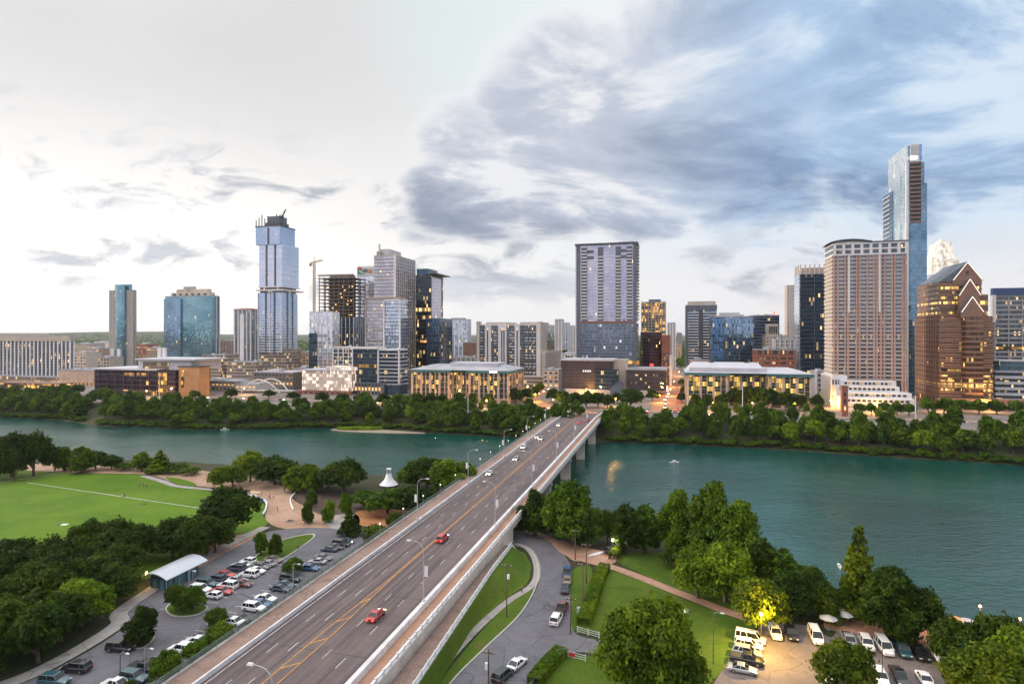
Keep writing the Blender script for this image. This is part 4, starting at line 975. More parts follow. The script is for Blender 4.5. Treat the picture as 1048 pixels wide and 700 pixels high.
for xx in (.2, .5): rbox('roof_vent', r, wd*xx, wd*xx+4, d*.55, d*.6, zt+6.0, zt+7.5, B_dark)
# --- orange and dark towers behind the civic building
r, wd, d, zt = tower('lit_tower', 'narrow tower with glowing orange windows right of the big purple-grey tower', 'building', 656.5, 681, 690, 310, G_lit, d=26, band=(3.3,.7,.35,B_beige), pier=(3.6,.8,.4,B_beige), plant=[(.3,.8,.2,.8,3.5)], pm=B_slate)
Y = 640; p, wd, d = site(655.5, 677, Y); root = bldg('round_tower', p, 'dark maroon drum-fronted tower below the orange lit tower', 'building')
G_mar = glass('maroon_glass', (.06,.025,.03), 1.4, 3.3, (.035,.016,.018), .12, .3, lit=.03, metal=.5)
mb = MB(); mb.prism([(wd/2+wd/2*math.cos(a_)*1.0, 11+wd/2*math.sin(a_)) for a_ in [2*PI*k/28 for k in range(28)]], 0, ztop(347,Y)-zc); mb.build('glazing', G_mar, root)
rbox('rear_block', root, -.5, wd, 11, 30, zc-.4, ztop(341,Y), G_mar); rbox('side_block', root, wd+.2, wd+9, 4, 30, zc-.4, ztop(343,Y), B_brick)
rbox('roof', root, -.8, wd+.2, 10.8, 30.3, ztop(341,Y), ztop(340,Y), B_dark); rbox('white_fin', root, wd+8, wd+10.5, 1, 3.9, zc, ztop(363,Y), B_white)
for k in range(9): rbox('window_band', root, wd+1, wd+8, 3.85, 4.1, zc+5+k*3.4, zc+6.6+k*3.4, G_office)
rbox('red_sign', root, wd*.45, wd*.62, -.9, -.5, ztop(374.5,Y), ztop(372,Y), emit('red_lamp',(1,.05,.04),1.4))
for i_, (a, b2, yy, py, gl, mt, lab) in enumerate(((683,691.5,900,331,G_farw,B_white,'pale block with small windows seen up the wide street'),(692.5,698,1300,341,G_far,B_grey,'tiny grey block at the far end of the wide street'))):
    tower('street_block', lab, 'building', a, b2, yy, py, gl, d=20, pier=(4,1,.3,mt))
# --- right centre group
r, wd, d, zt = tower('white_tower', 'white and grey banded tower with a flat cap right of the wide street', 'building', 702, 733.5, 720, 313, G_navy, d=24, band=(3.3,1.1,.4,B_white), roof=B_white)
rbox('white_wall', r, wd*.42, wd*.56, -.7, .3, zc, zt-4, B_dark); rbox('upper_storey', r, -.4, wd+.4, -.5, d, zt-5, zt+.6, B_slate); rbox('plant_room', r, wd*.06, wd*.97, 3, d-3, zt+1.2, ztop(308.5,720), B_cream); rbox('left_wall', r, -.5, 2.2, -.7, d, zc, zt-5, B_slate)
rbox('podium', r, -3, wd*.75, -9, -1, zc-.4, zc+14, B_cream)
r, wd, d, zt = tower('office_block', 'dark blue mirrored office block behind the yellow lit offices', 'building', 728, 771, 610, 325, G_navy, d=34, pier=(14,.4,.25,B_slate))
rbox('blue_wing', r, -.35, wd*.30, -.5, 20, zc, zt-1, glass('bright_blue_glass', (.10,.22,.42), 1.5, 3.6, (.12,.2,.3), .06, .12, lit=.02)); rbox('upper_glazing', r, wd*.31, wd, -.3, 10, ztop(345,610), zt-.5, glass('mid_blue_glass', (.22,.33,.48), 1.5, 3.6, (.14,.2,.27), .06, .12, lit=.02))
rbox('penthouse', r, wd*.22, wd*.70, 6, 28, zt+.5, ztop(320,610), B_lgrey)
r, wd, d, zt = tower('office_block', 'grey-blue banded office block with a red roof beacon, behind the mirrored block', 'building', 769, 797.5, 690, 323.5, G_navy, d=28, band=(3.6,.8,.3,B_slate))
rbox('beacon', r, wd*.82, wd*.82+1.3, 3, 4.3, zt+.5, zt+5, emit('red_beacon',(1,.1,.05),1.2))
r, wd, d, zt = tower('old_office', 'cream stepped older office block with small windows, right of the grey-blue block', 'building', 784, 806, 600, 344, G_farw, d=24, pier=(3.2,1.1,.35,B_cream), band=(3.4,1.2,.3,B_cream), roof=B_cream)
rbox('upper_storey', r, wd*.12, wd*.6, 5, 22, zt, ztop(331.5,600), B_cream)
for k in range(5): rbox('window', r, wd*(.16+.085*k), wd*(.16+.085*k)+1.2, 4.8, 5.1, zt+2, ztop(334,600), G_office)
r, wd, d, zt = tower('white_office', 'small white block before the cream stepped offices', 'building', 793, 814, 560, 348, G_farw, d=14, pier=(4,1.3,.35,B_white), roof=B_wroof)
r, wd, d, zt = tower('brick_block', 'red brick low block behind the yellow lit offices', 'building', 773, 814, 540, 358.5, G_office, d=18, band=(4.2,2.4,.3,B_brick), pier=(6,2.2,.35,B_brick), roof=B_grey)
r, wd, d, zt = tower('cream_tower', 'narrow cream tower at the left edge of the blue glass tower', 'building', 805.5, 814.5, 760, 293, G_farw, d=16, pier=(3.4,1.1,.3,B_cream), band=(3.4,1.1,.25,B_cream))
# --- blue glass tower with finned crown
Y = 540; r, wd, d, zt = tower('glass_tower', 'dark blue glass tower with pale crown fins left of the brick apartment tower', 'skyscraper', 818.5, 849, Y, 281, G_navy, ps=813.5, band=(7.2,.3,.12,B_slate), pier=(14,.3,.2,B_slate))
rbox('pale_edge', r, -.5, .4, -.4, d, zc, zt, G_pale)
me = MB().box(-.5, .5, -.5, .3, 0, ztop(271,Y)-zt).mesh('crown_fin', B_cream)
for k in range(7): link('crown_fin', me, r, (.6+k*(wd-1.2)/6, 0, zt-zc))
for k in range(3): link('crown_fin', me, r, (.2, d*(k+1)/3-.5, zt-zc))
rbox('plant_room', r, 2, wd-2, 3, d-3, zt+.5, ztop(274,Y), B_beige)
# --- brick apartment tower
Y = 450; p, wd, d = site(853, 928, Y, 848); zt = ztop(249.5,Y); root = bldg('apartment_tower', p, 'pinkish brick apartment tower with a curved roof over its left third', 'skyscraper')
d = 26
rbox('glazing', root, 0, wd, 0, d, zc-.4, zt, G_home); fh = 2.95; zlo = ztop(388,Y)
bands(root, 0, wd, 0, d, zlo, zt-6, fh, .75, .64, B_cream)
xs_ = [0,.045,.15,.19,.31,.35,.455,.55,.59,.64,.69,.79,.83,.93,.97]
for i_, x in enumerate(xs_): rbox('brick_pier', root, wd*x-.2, wd*x+(1.15 if i_ % 2 else .9), -.75, .3, zc, zt-8, B_rose)
for k in range(1, 7): rbox('brick_pier', root, -.55, .3, d*k/7, d*k/7+1.6, zc, zt-8, B_cream)
for x0, x1 in ((.06,.135),(.205,.29),(.365,.44),(.475,.545),(.70,.785),(.845,.92)): rbox('bay_window', root, wd*x0, wd*x1, -.6, .2, zlo, zt-3, G_bay)
for i_ in range(8): rbox('crown_frame', root, wd*i_/8-.2+(.3 if i_ == 0 else 0), wd*i_/8+1.6, -1.1, .3, zt-9, zt-.1, B_white)
for z_ in (zt-9.2, zt-5.2, zt-1.2): rbox('crown_frame', root, -.7, wd+.7, -1.15, d+.4, z_, z_+1.1, B_white)
rbox('crown_frame', root, wd-1.4, wd+.5, -1.12, .3, zt-9, zt-.1, B_white)
for x in (.2,.62): rbox('white_strip', root, wd*x, wd*x+1.2, -.95, .2, ztop(320,Y), zt-9, B_white)
rbox('roof', root, wd*.5, wd+1, -1.5, d+1, zt, zt+.8, B_slate)
mb = MB()
arc = [(-2.4+(wd*.52+2.4)*u, 1.0+1.9*math.sin(PI*min(1,u*1.02))**.8 if u < 1 else 1.2) for u in [k/14 for k in range(15)]]
for (xa, za), (xb, zb) in zip(arc[:-1], arc[1:]):
    mb.face([(xa,-2,zt-zc+za),(xb,-2,zt-zc+zb),(xb,d+1,zt-zc+zb),(xa,d+1,zt-zc+za)]); mb.face([(xa,-2,zt-zc+za-.9),(xb,-2,zt-zc+zb-.9),(xb,-2,zt-zc+zb),(xa,-2,zt-zc+za)])
    mb.face([(xa,d+1,zt-zc+za-.9),(xb,d+1,zt-zc+zb-.9),(xb,-2,zt-zc+zb-.9),(xa,-2,zt-zc+za-.9)])
mb.build('curved_roof', B_dark, root); rbox('attic', root, .5, wd*.5, 0, d, zt, zt+1.6, B_white)
rbox('white_base', root, -3, 8, -5, d, zc-.4, zlo+3, B_white)
for k in range(5): rbox('base_window', root, -2+k*2, -1+k*2, -5.2, -4.8, zc+5, zlo, G_office)
Y = 425; p2_, w2, _ = site(863, 936, Y); root = bldg('podium_block', p2_, 'stepped white terrace block at the foot of the brick apartment tower', 'building')
for i_, (xa, xb, ya, z1_) in enumerate(((0,1.0,0,zc+9.5),(0,1.0,5,zc+13),(-.05,.86,9,zc+17),(.05,.85,14,zc+20.5))):
    rbox('white_tier', root, w2*xa, w2*xb, ya, 22, zc-.4 if i_ == 0 else zc+9.5, z1_, B_white)
    for k in range(12): rbox('window', root, w2*xa+2+k*(w2*(xb-xa)-4)/12, w2*xa+2+(k+.66)*(w2*(xb-xa)-4)/12, ya-.15, ya+.15, (z1_-2.6), z1_-1.0, G_lit if (k*5+i_*3) % 7 < 2 else G_office)
for k in range(12): rbox('window', root, 2+k*(w2-4)/12, 2+(k+.66)*(w2-4)/12, -.15, .15, zc+3, zc+5.2, G_office)
Y = 398; p2_, w2, _ = site(861.5, 868, Y); root = bldg('brick_tower', p2_, 'small square brick campanile by the white terrace block', 'tower')
rbox('shaft', root, 0, w2, 0, w2, zc-.4, ztop(396,Y), B_brick); rbox('cap', root, -.4, w2+.4, -.4, w2+.4, ztop(396,Y), ztop(394.6,Y), B_granite)
for k in range(3): rbox('window', root, w2*.3, w2*.7, -.12, .2, zc+4+k*4.6, zc+6.6+k*4.6, G_office)
for a_ in (.05,.85): rbox('corner_pier', root, w2*a_, w2*a_+.5, -.3, .1, zc, ztop(397,Y), B_brick)
# --- tallest tower on the right
Y = 530; zf = lambda py: ztop(py, Y)
p, wd, d = site(927.5, 946, Y, 909); root = bldg('slender_tower', p, 'slender tallest tower on the right with a slanted pale glass crown', 'skyscraper')
G_aus = glass('sea_glass', (.52,.62,.66), 1.6, 3.6, (.34,.42,.47), .06, .14, lit=.01, tint2=(.66,.72,.73), lits=.8, wob=.012)
G_aus2 = glass('deep_blue_glass', (.09,.18,.27), 1.6, 3.6, (.12,.2,.28), .06, .14, lit=.02, tint2=(.16,.27,.37), lits=.8, wob=.012)
mb = MB(); mb.prism([(0,0),(wd*.86,0),(wd*.86,d),(0,d)], 0, 0, z1f=lambda q: zf(148.5)-zc-(q[1]/d)*(zf(148.5)-(CAMZ+(HY-164)/FPX*(530+d*GG[1]))) ); mb.build('glazing', G_aus, root)
rbox('side_bay', root, -2.2, -.02, d*.62, d+7, zc, zf(188), G_aus2); rbox('side_bay', root, -1.2, -.02, d*.25, d*.62, zc, zf(176), G_aus)
me = MB().box(-3.2, -2.2, d*.7, d+6, 0, 1.0).mesh('balcony', B_lgrey)
for k in range(30): link('balcony', me, root, (0,0,zf(188)-zc-4-k*4.2))
rbox('corner_fin', root, -.5, wd*.10, -1.2, .6, zc, zf(166), B_white); rbox('corner_fin', root, wd*.10, wd*.18, -.9, .3, zc, zf(150), G_aus2)
rbox('front_glazing', root, wd*.2, wd*.84, -1.0, .2, zc, zf(229), G_aus2); rbox('balcony_recess', root, wd*.2, wd*.84, -.25, .2, zf(229), zf(166), B_dark)
B_balc = simple('brown_balcony', (.20,.125,.09), .6, .2, .3)
me = MB().box(wd*.2, wd*.84, -1.6, -.25, 0, 1.3).mesh('balcony', B_balc)
for k in range(15): link('balcony', me, root, (0,0,zf(228.5)-zc+k*3.65))
rbox('right_bay', root, wd*.86+.02, wd*1.02, .8, d-3, zc, zf(167), G_aus2); rbox('right_bay', root, wd*1.02, wd*1.2, 2, d-6, zc, zf(188), G_aus2)
rbox('crown_lantern', root, wd*.1, wd*.6, -.6, 1.5, zf(164), zf(160.5), emit('crown_lamp',(1.0,.8,.55),1.3))
rbox('crown_louvre', root, wd*.28, wd*.72, -.35, .3, zf(160), zf(148.8), B_lgrey); rbox('crown_pane', root, wd*.73, wd*.855, -.3, .3, zf(165), zf(148.7), glass('crown_blue_glass', (.25,.46,.75), 1.6, 3.6, (.2,.3,.4), .05, .12, lit=.0))
# --- tower with the folded lit crown
Y = 640; p, wd, d = site(953, 986, Y); d = 34; zt = ztop(281,Y); root = bldg('crown_tower', p, 'tower with a glowing white folded glass crown behind the brown gabled tower', 'skyscraper')
rbox('glazing', root, 0, wd, 0, d, zc, zt, G_pale); 
B_crown = newmat('crown_glow'); _n = B_crown[1]
_b = B_crown[2]; _f = _n.node('ShaderNodeTexCoord').outputs['Object']; _nz = _n.noise(_f, .25, 4)
_n.put(_b.inputs['Base Color'], (.5,.46,.40,1)); _b.inputs['Roughness'].default_value = .2
_n.put(_b.inputs['Emission Color'], _n.mix(_n.smooth(_nz, .4, .6), (1.0,.82,.55,1), (1.0,.95,.86,1))); _n.put(_b.inputs['Emission Strength'], _n.smooth(_nz, .35, .65, .06, .38))
B_crown[0].cycles.emission_sampling = 'NONE'; B_crown = B_crown[0]
def fold(x0, x1, y0, y1, z0, z1, tip):
    mb = MB(); cxx, cyy = (x0+x1)/2, (y0+y1)/2; base = [(x0,y0),(cxx,y0-2.2),(x1,y0),(x1+2.2,cyy),(x1,y1),(cxx,y1+2.2),(x0,y1),(x0-2.2,cyy)]
    T = [(cxx+(q[0]-cxx)*tip, cyy+(q[1]-cyy)*tip) for q in base]
    for i_ in range(8):
        a, b2 = base[i_], base[(i_+1)%8]; c, e = T[i_], T[(i_+1)%8]
        za = z1-zc-(3.0 if i_ % 2 else 0); zb = z1-zc-(3.0 if (i_+1) % 2 else 0)
        mb.face([(a[0],a[1],z0-zc),(b2[0],b2[1],z0-zc),(e[0],e[1],zb),(c[0],c[1],za)])
    mb.build('crown_facet', B_crown, root)
fold(1, wd*.5, 2, d-2, zt-6, ztop(262,Y), .8); fold(wd*.5, wd-1, 2, d-2, zt-6, ztop(264,Y), .8)
fold(wd*.2, wd*.5, 5, d-5, ztop(264,Y), ztop(247,Y), .62); fold(wd*.5, wd*.8, 5, d-5, ztop(265,Y), ztop(246,Y), .62); fold(wd*.36, wd*.66, 8, d-8, ztop(262,Y), ztop(243,Y), .5)
# --- brown granite tower with three gables
Y = 440; zf = lambda py: ztop(py, Y)
p, wd, d = site(961, 1016, Y, 937); root = bldg('gabled_tower', p, 'brown granite office tower with three white-lit chevron gables', 'skyscraper')
d = max(d, 30)
rbox('glazing', root, 0, wd, 0, d, zc-.4, zf(324), G_grain); bands(root, 0, wd, 0, d, zc+9, zf(325), 3.7, 1.25, .35, B_granite)
for a_, b2 in ((399.5,395.5),(391,388.5),(386.5,383.5),(380,377.5)):
    rbox('lit_floor', root, wd*.03, wd*.42, -.42, .2, zf(a_), zf(b2), G_rowlit); rbox('lit_floor', root, wd*.82, wd*.99, -.42, .2, zf(a_), zf(b2), G_rowlit)
piers(root, 0, wd, 0, d, zc, zf(323), 4.2, 1.3, .5, B_granite, 'L')
mb = MB(); mb.prism([(wd*.42,-.3),(wd*.46,-4),(wd*.78,-4),(wd*.82,-.3)], 8, zf(324)-zc); mb.build('front_bay', G_grain, root)
x0, x1 = -.2, wd*.80
rbox('upper_block', root, 1, x1+1, 3, d-1, zf(324), zf(288), G_grain); bands(root, 1, x1+1, 3, d-1, zf(323), zf(290), 3.7, 1.2, .3, B_granite)
for a_ in (318,306,296): rbox('lit_floor', root, wd*.06, wd*.40, 2.6, 3.1, zf(a_), zf(a_-2.6), G_rowlit); rbox('lit_floor', root, wd*.74, wd*.80, 2.6, 3.1, zf(a_), zf(a_-2.6), G_rowlit)
rbox('step_block', root, wd*.70, wd*.93, 1, d-3, zf(324), zf(302), G_grain)
def gable(xc, hw, y0, y1, ze, zp, zbase, lit=True, roof=None):
    mb = MB(); A = (xc-hw,zbase-zc); Bq = (xc+hw,zbase-zc); C_ = (xc+hw,ze-zc); Dq = (xc,zp-zc); E = (xc-hw,ze-zc)
    mb.face([(A[0],y0,A[1]),(Bq[0],y0,Bq[1]),(C_[0],y0,C_[1]),(Dq[0],y0,Dq[1]),(E[0],y0,E[1])])
    mb.face([(A[0],y1,A[1]),(A[0],y0,A[1]),(E[0],y0,E[1]),(E[0],y1,E[1])]); mb.face([(Bq[0],y0,Bq[1]),(Bq[0],y1,Bq[1]),(C_[0],y1,C_[1]),(C_[0],y0,C_[1])])
    mb.face([(Bq[0],y1,Bq[1]),(A[0],y1,A[1]),(E[0],y1,E[1]),(Dq[0],y1,Dq[1]),(C_[0],y1,C_[1])])
    mb.build('gable', B_granite, root)
    m2 = MB()
    for (q, sgn) in ((E, -1), (C_, 1)):
        ov = 1.05
        a = (q[0]+sgn*.6, q[1]-.4); e = (Dq[0], Dq[1]+.25)
        m2.face([(a[0],y0-.5,a[1]+.3),(e[0],y0-.5,e[1]+.3),(e[0],y1,e[1]+.3),(a[0],y1,a[1]+.3)]); m2.face([(a[0],y1,a[1]-.1),(e[0],y1,e[1]-.1),(e[0],y0-.5,e[1]-.1),(a[0],y0-.5,a[1]-.1)])
        m2.face([(a[0],y0-.5,a[1]-.1),(e[0],y0-.5,e[1]-.1),(e[0],y0-.5,e[1]+.3),(a[0],y0-.5,a[1]+.3)])
    m2.build('pitched_roof', roof or B_slate, root)
    if lit:
        m3 = MB()
        for q in (E, C_): m3.cyl((q[0],y0-.7,q[1]), (Dq[0],y0-.7,Dq[1]), .24, n=6)
        m3.build('gable_light', emit('gable_lamp',(1.0,.86,.72),.55), root)
hw = wd*.24; xc = wd*.545
# main roof: ridge running back over the whole upper block
gable(xc+.5, wd*.27, 2.4, d-1, zf(287), zf(269), zf(292))
mb = MB(); mb.face([(1,2.6,zf(288)-zc),(1,d-1,zf(288)-zc),(xc,d-1,zf(270)-zc),(xc,2.6,zf(270)-zc)][::-1]); mb.face([(xc+wd*.26,2.6,zf(287)-zc),(xc,2.6,zf(270)-zc),(xc,d-1,zf(270)-zc),(xc+wd*.26,d-1,zf(287)-zc)][::-1])
mb.face([(1,2.62,zf(288)-zc),(xc,2.62,zf(288)-zc),(xc,2.62,zf(270)-zc)]); mb.build('slate_roof', B_slate, root)
gable(xc+.8, wd*.20, -.6, 2.3, zf(303), zf(286.5), zf(324)); gable(xc+1.3, wd*.205, -3.2, -.7, zf(320), zf(304.5), zf(326))
rbox('gable_window', root, xc-.4, xc+1.4, 2.1, 2.35, zf(281), zf(277.5), B_dark)
rbox('granite_base', root, -3, wd+40, -7, -.6, zc-.4, zc+8.2, B_granite)
for k in range(17): rbox('base_window', root, -1+k*5, 2+k*5, -7.2, -6.8, zc+4.8, zc+7.0, B_dark)
for k in range(17): rbox('base_window', root, -1+k*5, 2+k*5, -7.2, -6.8, zc+.6, zc+3.6, G_lit if k in (1,) else B_dark)
# --- right edge
r, wd, d, zt = tower('banded_office', 'grey banded office block with a dark blue top at the right edge', 'building', 1018, 1075, 470, 302, G_office, ps=1014.5, band=(3.6,1.3,.35,B_grey), pier=(9,.8,.4,B_grey))
rbox('blue_attic', r, -.6, wd+.6, -.7, d, zt-.5, ztop(295,470), simple('attic_blue',(.03,.06,.16),.4)); rbox('corner_fin', r, -1, .6, -.9, d*.6, ztop(330,470), zt, B_white)
rbox('lit_floor', r, .5, wd, -.42, .2, ztop(357.5,470), ztop(354.5,470), G_lit)
r, wd, d, zt = tower('terrace_hotel', 'low white terraced block with dark window bands at the far right', 'building', 1019, 1080, 452, 381, G_office, d=18, band=(4.2,2.0,.6,B_lgrey), roof=B_wroof)
rbox('glass_storey', r, 4, wd, 3, 17, zt+1, ztop(370,452), G_blue); rbox('upper_roof', r, 3, wd+1, 2, 18, ztop(370,452), ztop(368.5,452), B_lgrey)
# --- glowing white hall and footbridge
Y = 552; p, wd, d = site(309, 360, Y); root = bldg('glowing_hall', p, 'low white translucent hall glowing warm, left of the stepped tower', 'building')
G_glow = glass('glowing_wall', (.62,.52,.44), 1.2, 3.0, (.50,.44,.40), .14, .2, lit=.6, litc=(1.0,.78,.58), lits=1.2, metal=.05, rough=.5)
rbox('translucent_wall', root, 0, wd, 0, 26, zc+3.4, ztop(379,Y), G_glow); rbox('upper_wall', root, wd*.45, wd*1.02, 3, 24, ztop(379,Y), ztop(375,Y), G_glow); rbox('roof', root, -1, wd+1, -1, 27, ztop(379,Y), ztop(378,Y), B_wroof)
rbox('brick_base', root, -3, wd+1, -4, -.4, zc-.4, zc+3, B_brick)
for k in range(8): rbox('base_window', root, k*5.4, k*5.4+2.4, -4.2, -3.8, zc+.8, zc+2.2, G_office)
rbox('canopy', root, wd*.1, wd*.9, -3.6, 0, zc+3.05, zc+3.5, B_granite)
pa = corner(247, 560); root = empty('arched_footbridge', pa, -GA+.12, 'white footbridge with two leaning arches beside the library', 'bridge')
for s_, yy in ((0,0),(5,7)):
    mb = MB(); pts = [(s_+38*u, yy+2.5*(1-4*(u-.5)**2)*(1 if yy else -1), .3+12*4*u*(1-u)) for u in [k/20 for k in range(21)]]
    mb.tube(pts, .55, 8); mb.build('arch', B_white, root)
    mb = MB()
    for k in range(3, 18): q = pts[k]; mb.cyl(q, (q[0], 3.5, 2.6), .07, n=3)
    mb.build('hanger', B_lmast, root)
MB().box(-6, 50, .8, 6.2, 1.6, 2.5).build('deck', B_lgrey, root)
for x in (-5, 48): MB().box(x-1, x+1, 1.2, 5.8, -2.5, 1.6).build('abutment', B_grey, root)
# --- small blocks between the towers
rnd = random.Random(11)
lows = [(76,88,800,361,B_cream),(86,101,900,357,B_stone),(100,112,760,366,B_beige),(140,152,1150,352,B_brick),(150,166,1000,356,B_stone),(74,96,1200,352,B_beige),(96,110,1350,350,B_white),
        (300,318,640,377,B_beige),(304,322,820,361,B_stone),(226,240,1250,351,B_brick),(482,492,820,357,B_beige),(556,572,590,379,B_cream),(575,590,900,362,B_white),(676,684,1000,350,B_brick),(706,730,640,369,B_cream),
        (836,850,500,381,B_wroof),(690,697,1100,353,B_stone),(702,712,900,352,B_brick),(455,474,560,383,B_grey),(205,240,580,390,B_grey),(225,262,575,393,B_lgrey),(260,300,600,381,B_steel),(780,800,800,346,B_beige)]
for i_, (a, b2, yy, py, mt) in enumerate(lows):
    p, wd, _ = site(a, b2, yy); dd = 18+rnd.random()*10; zt = ztop(py, yy); root = bldg('low_block', p, 'small plain flat-roofed block in the gaps between the downtown towers', 'building', 'small blocks between the towers')
    rbox('wall', root, 0, wd, 0, dd, zc-.4, zt, mt); roofset(root, 0, wd, 0, dd, zt, B_wroof if i_ % 3 == 0 else B_roof, .9, [(.2,.5,.3,.7,1.8)], B_lgrey)
    nf = max(1, int((zt-zc)/4)); nw = min(12, max(2, int(wd/4)))
    if nf*nw > 60: nf = 60//nw
    for f_ in range(nf):
        for k in range(nw): rbox('window', root, wd*(k+.2)/nw, wd*(k+.75)/nw, -.12, .2, zt-3.4-f_*4, zt-1.6-f_*4, G_lit if rnd.random() < .3 else G_office)
# ------------------------------------------------------------------ trees
def leafmat(name, base, lo=.45, hi=1.5):
    m, n, b, o = newmat(name)
    geo = n.node('ShaderNodeNewGeometry'); oi = n.node('ShaderNodeObjectInfo'); t = n.node('ShaderNodeTexCoord').outputs['Object']
    r = geo.outputs['Random Per Island']; q = n.noise(n.vm('ADD', t, n.comb(n.m('MULTIPLY', oi.outputs['Random'], 90.0), 0.0, 0.0)), .42, 3, .6)
    k = n.m('ADD', lo, n.m('MULTIPLY', n.m('ADD', n.m('MULTIPLY', r, .55), n.m('MULTIPLY', n.smooth(q, .3, .7), .55)), hi-lo))
    cc = n.mix(1.0, c4(base), n.comb(k, k, n.m('MULTIPLY', k, .85)), 'MULTIPLY')
    cc = n.mix(n.smooth(r, .6, 1.0, 0, .45), cc, n.mix(1.0, cc, (1.55,1.15,.55,1), 'MULTIPLY'))
    gp = geo.outputs['Position']; w1 = n.noise(gp, .10, 2, .5); w2 = n.noise(n.vm('ADD', gp, (50,9,0)), .16, 2, .5)
    cc = n.mix(n.smooth(w1, .38, .62), n.mix(1.0, cc, (.62,.72,.75,1), 'MULTIPLY'), n.mix(1.0, cc, (1.22,1.15,.85,1), 'MULTIPLY'))
    cc = n.mix(n.smooth(w2, .58, .68, 0, .6), cc, n.mix(1.0, cc, (1.6,1.25,.7,1), 'MULTIPLY'))
    cc = n.mix(1.0, cc, oi.outputs['Color'], 'MULTIPLY')
    n.put(b.inputs['Base Color'], cc); b.inputs['Roughness'].default_value = .65; b.inputs['Specular IOR Level'].default_value = .15
    tr = n.node('ShaderNodeBsdfTranslucent'); n.put(tr.inputs['Color'], n.mix(1.0, cc, (1.2,1.3,.6,1), 'MULTIPLY'))
    mx = n.node('ShaderNodeMixShader'); mx.inputs[0].default_value = .32; n.l.new(b.outputs[0], mx.inputs[1]); n.l.new(tr.outputs[0], mx.inputs[2]); n.l.new(mx.outputs[0], o.inputs[0])
    return m
M_leaf = leafmat('leaves', (.068,.116,.009))
M_bark = simple('bark', (.095,.072,.055), .95, .3, 1.2)
def quads_mesh(name, V, mat):
    n = len(V)//4; me = bpy.data.meshes.new(name)
    me.vertices.add(len(V)); me.vertices.foreach_set('co', V.astype(np.float32).ravel())
    me.loops.add(len(V)); me.loops.foreach_set('vertex_index', np.arange(len(V), dtype=np.int32))
    me.polygons.add(n); me.polygons.foreach_set('loop_start', (np.arange(n)*4).astype(np.int32))
    me.update(); me.validate(); me.materials.append(mat); return me
def leaf_quads(P, N, size, rg):
    n = len(P); a = rg.normal(size=(n,3)); T = np.cross(N, a); T /= np.linalg.norm(T, axis=1)[:,None]+1e-9; Bv = np.cross(N, T)
    s = size*rg.uniform(.6, 1.45, n)[:,None]; e = rg.uniform(.45, .8, n)[:,None]
    V = np.stack([P-T*s, P-Bv*s*e+N*s*.18, P+T*s, P+Bv*s*e+N*s*.18], 1)
    return V.reshape(-1, 3)
def crown_points(rg, lobes, n, droop=-.55):
    C = np.array([l[:3] for l in lobes]); R = np.array([l[3] for l in lobes]); F = np.array([l[4] if len(l) > 4 else .85 for l in lobes])
    k = rg.choice(len(lobes), n, p=R**2/np.sum(R**2)); d = rg.normal(size=(n,3)); d /= np.linalg.norm(d, axis=1)[:,None]
    flip = (d[:,2] < droop); d[flip,2] *= -1
    rad = R[k]*np.clip(rg.normal(.92, .17, n), .5, 1.4); bump = 1+.14*np.sin(d[:,0]*7+k)*np.sin(d[:,1]*6+k*2)+.10*np.sin(d[:,2]*9+k)
    P = C[k]+d*(rad*bump)[:,None]*np.stack([np.ones(n), np.ones(n), F[k]], 1)
    inside = np.zeros(n, bool)
    for j in range(len(lobes)):
        q = (P-C[j])/np.array([1,1,F[j]]); inside |= (np.linalg.norm(q, axis=1) < R[j]*.66)
    P = P[~inside]; d = d[~inside]
    N = d*.8+rg.normal(size=d.shape)*.55; N[:,2] += .25; N /= np.linalg.norm(N, axis=1)[:,None]
    return P, N
def tree_lobes(rg, kind, R, H):
    L = []
    if kind == 'oak':
        L.append((0,0,H*.55,R*.55,.9)); m_ = 19
        for i in range(m_):
            v = -.42+1.42*(i+.5)/m_; w_ = math.sqrt(max(0,1-v*v)); a = i*2.4+rg.uniform(-.5,.5); q = rg.uniform(.58,.86)
            L.append((R*q*w_*math.cos(a), R*q*w_*math.sin(a), H*.52+H*.40*v*rg.uniform(.75,1.02), R*rg.uniform(.20,.42), .85))
    elif kind == 'tall':
        m_ = 23
        for i in range(m_):
            u = (i+.5)/m_; z = H*(.16+.74*u+rg.uniform(-.03,.03)); w_ = R*math.sin(PI*min(1,(u*.84+.14)))**.55; a = i*2.4+rg.uniform(-.6,.6); r = w_*rg.uniform(.45,.80)
            L.append((r*math.cos(a), r*math.sin(a), z, R*rg.uniform(.20,.44)*(1-.3*u), .95))
        L.append((0,0,H*.42,R*.55,1.2)); L.append((0,0,H*.68,R*.42,1.2))
    elif kind == 'cone':
        for i in range(34):
            u = (i+.5)/34; z = H*(.10+.84*u); w_ = R*(1-u)**.8+.05*R; a = i*2.4+rg.uniform(-.4,.4); r = w_*.66
            L.append((r*math.cos(a), r*math.sin(a), z, max(.12*R, w_*rg.uniform(.32,.5)), .75))
        for u in (.2,.4,.6,.78): L.append((0,0,H*(.1+.8*u),R*(1-u)*.55+.1*R,1.2))
    elif kind == 'bush':
        for i in range(9):
            a = i*2.4; r = R*math.sqrt((i+.5)/9)*.7; L.append((r*math.cos(a), r*math.sin(a), H*rg.uniform(.3,.55), R*rg.uniform(.34,.5), .9))
    return L
LEAFV = {}
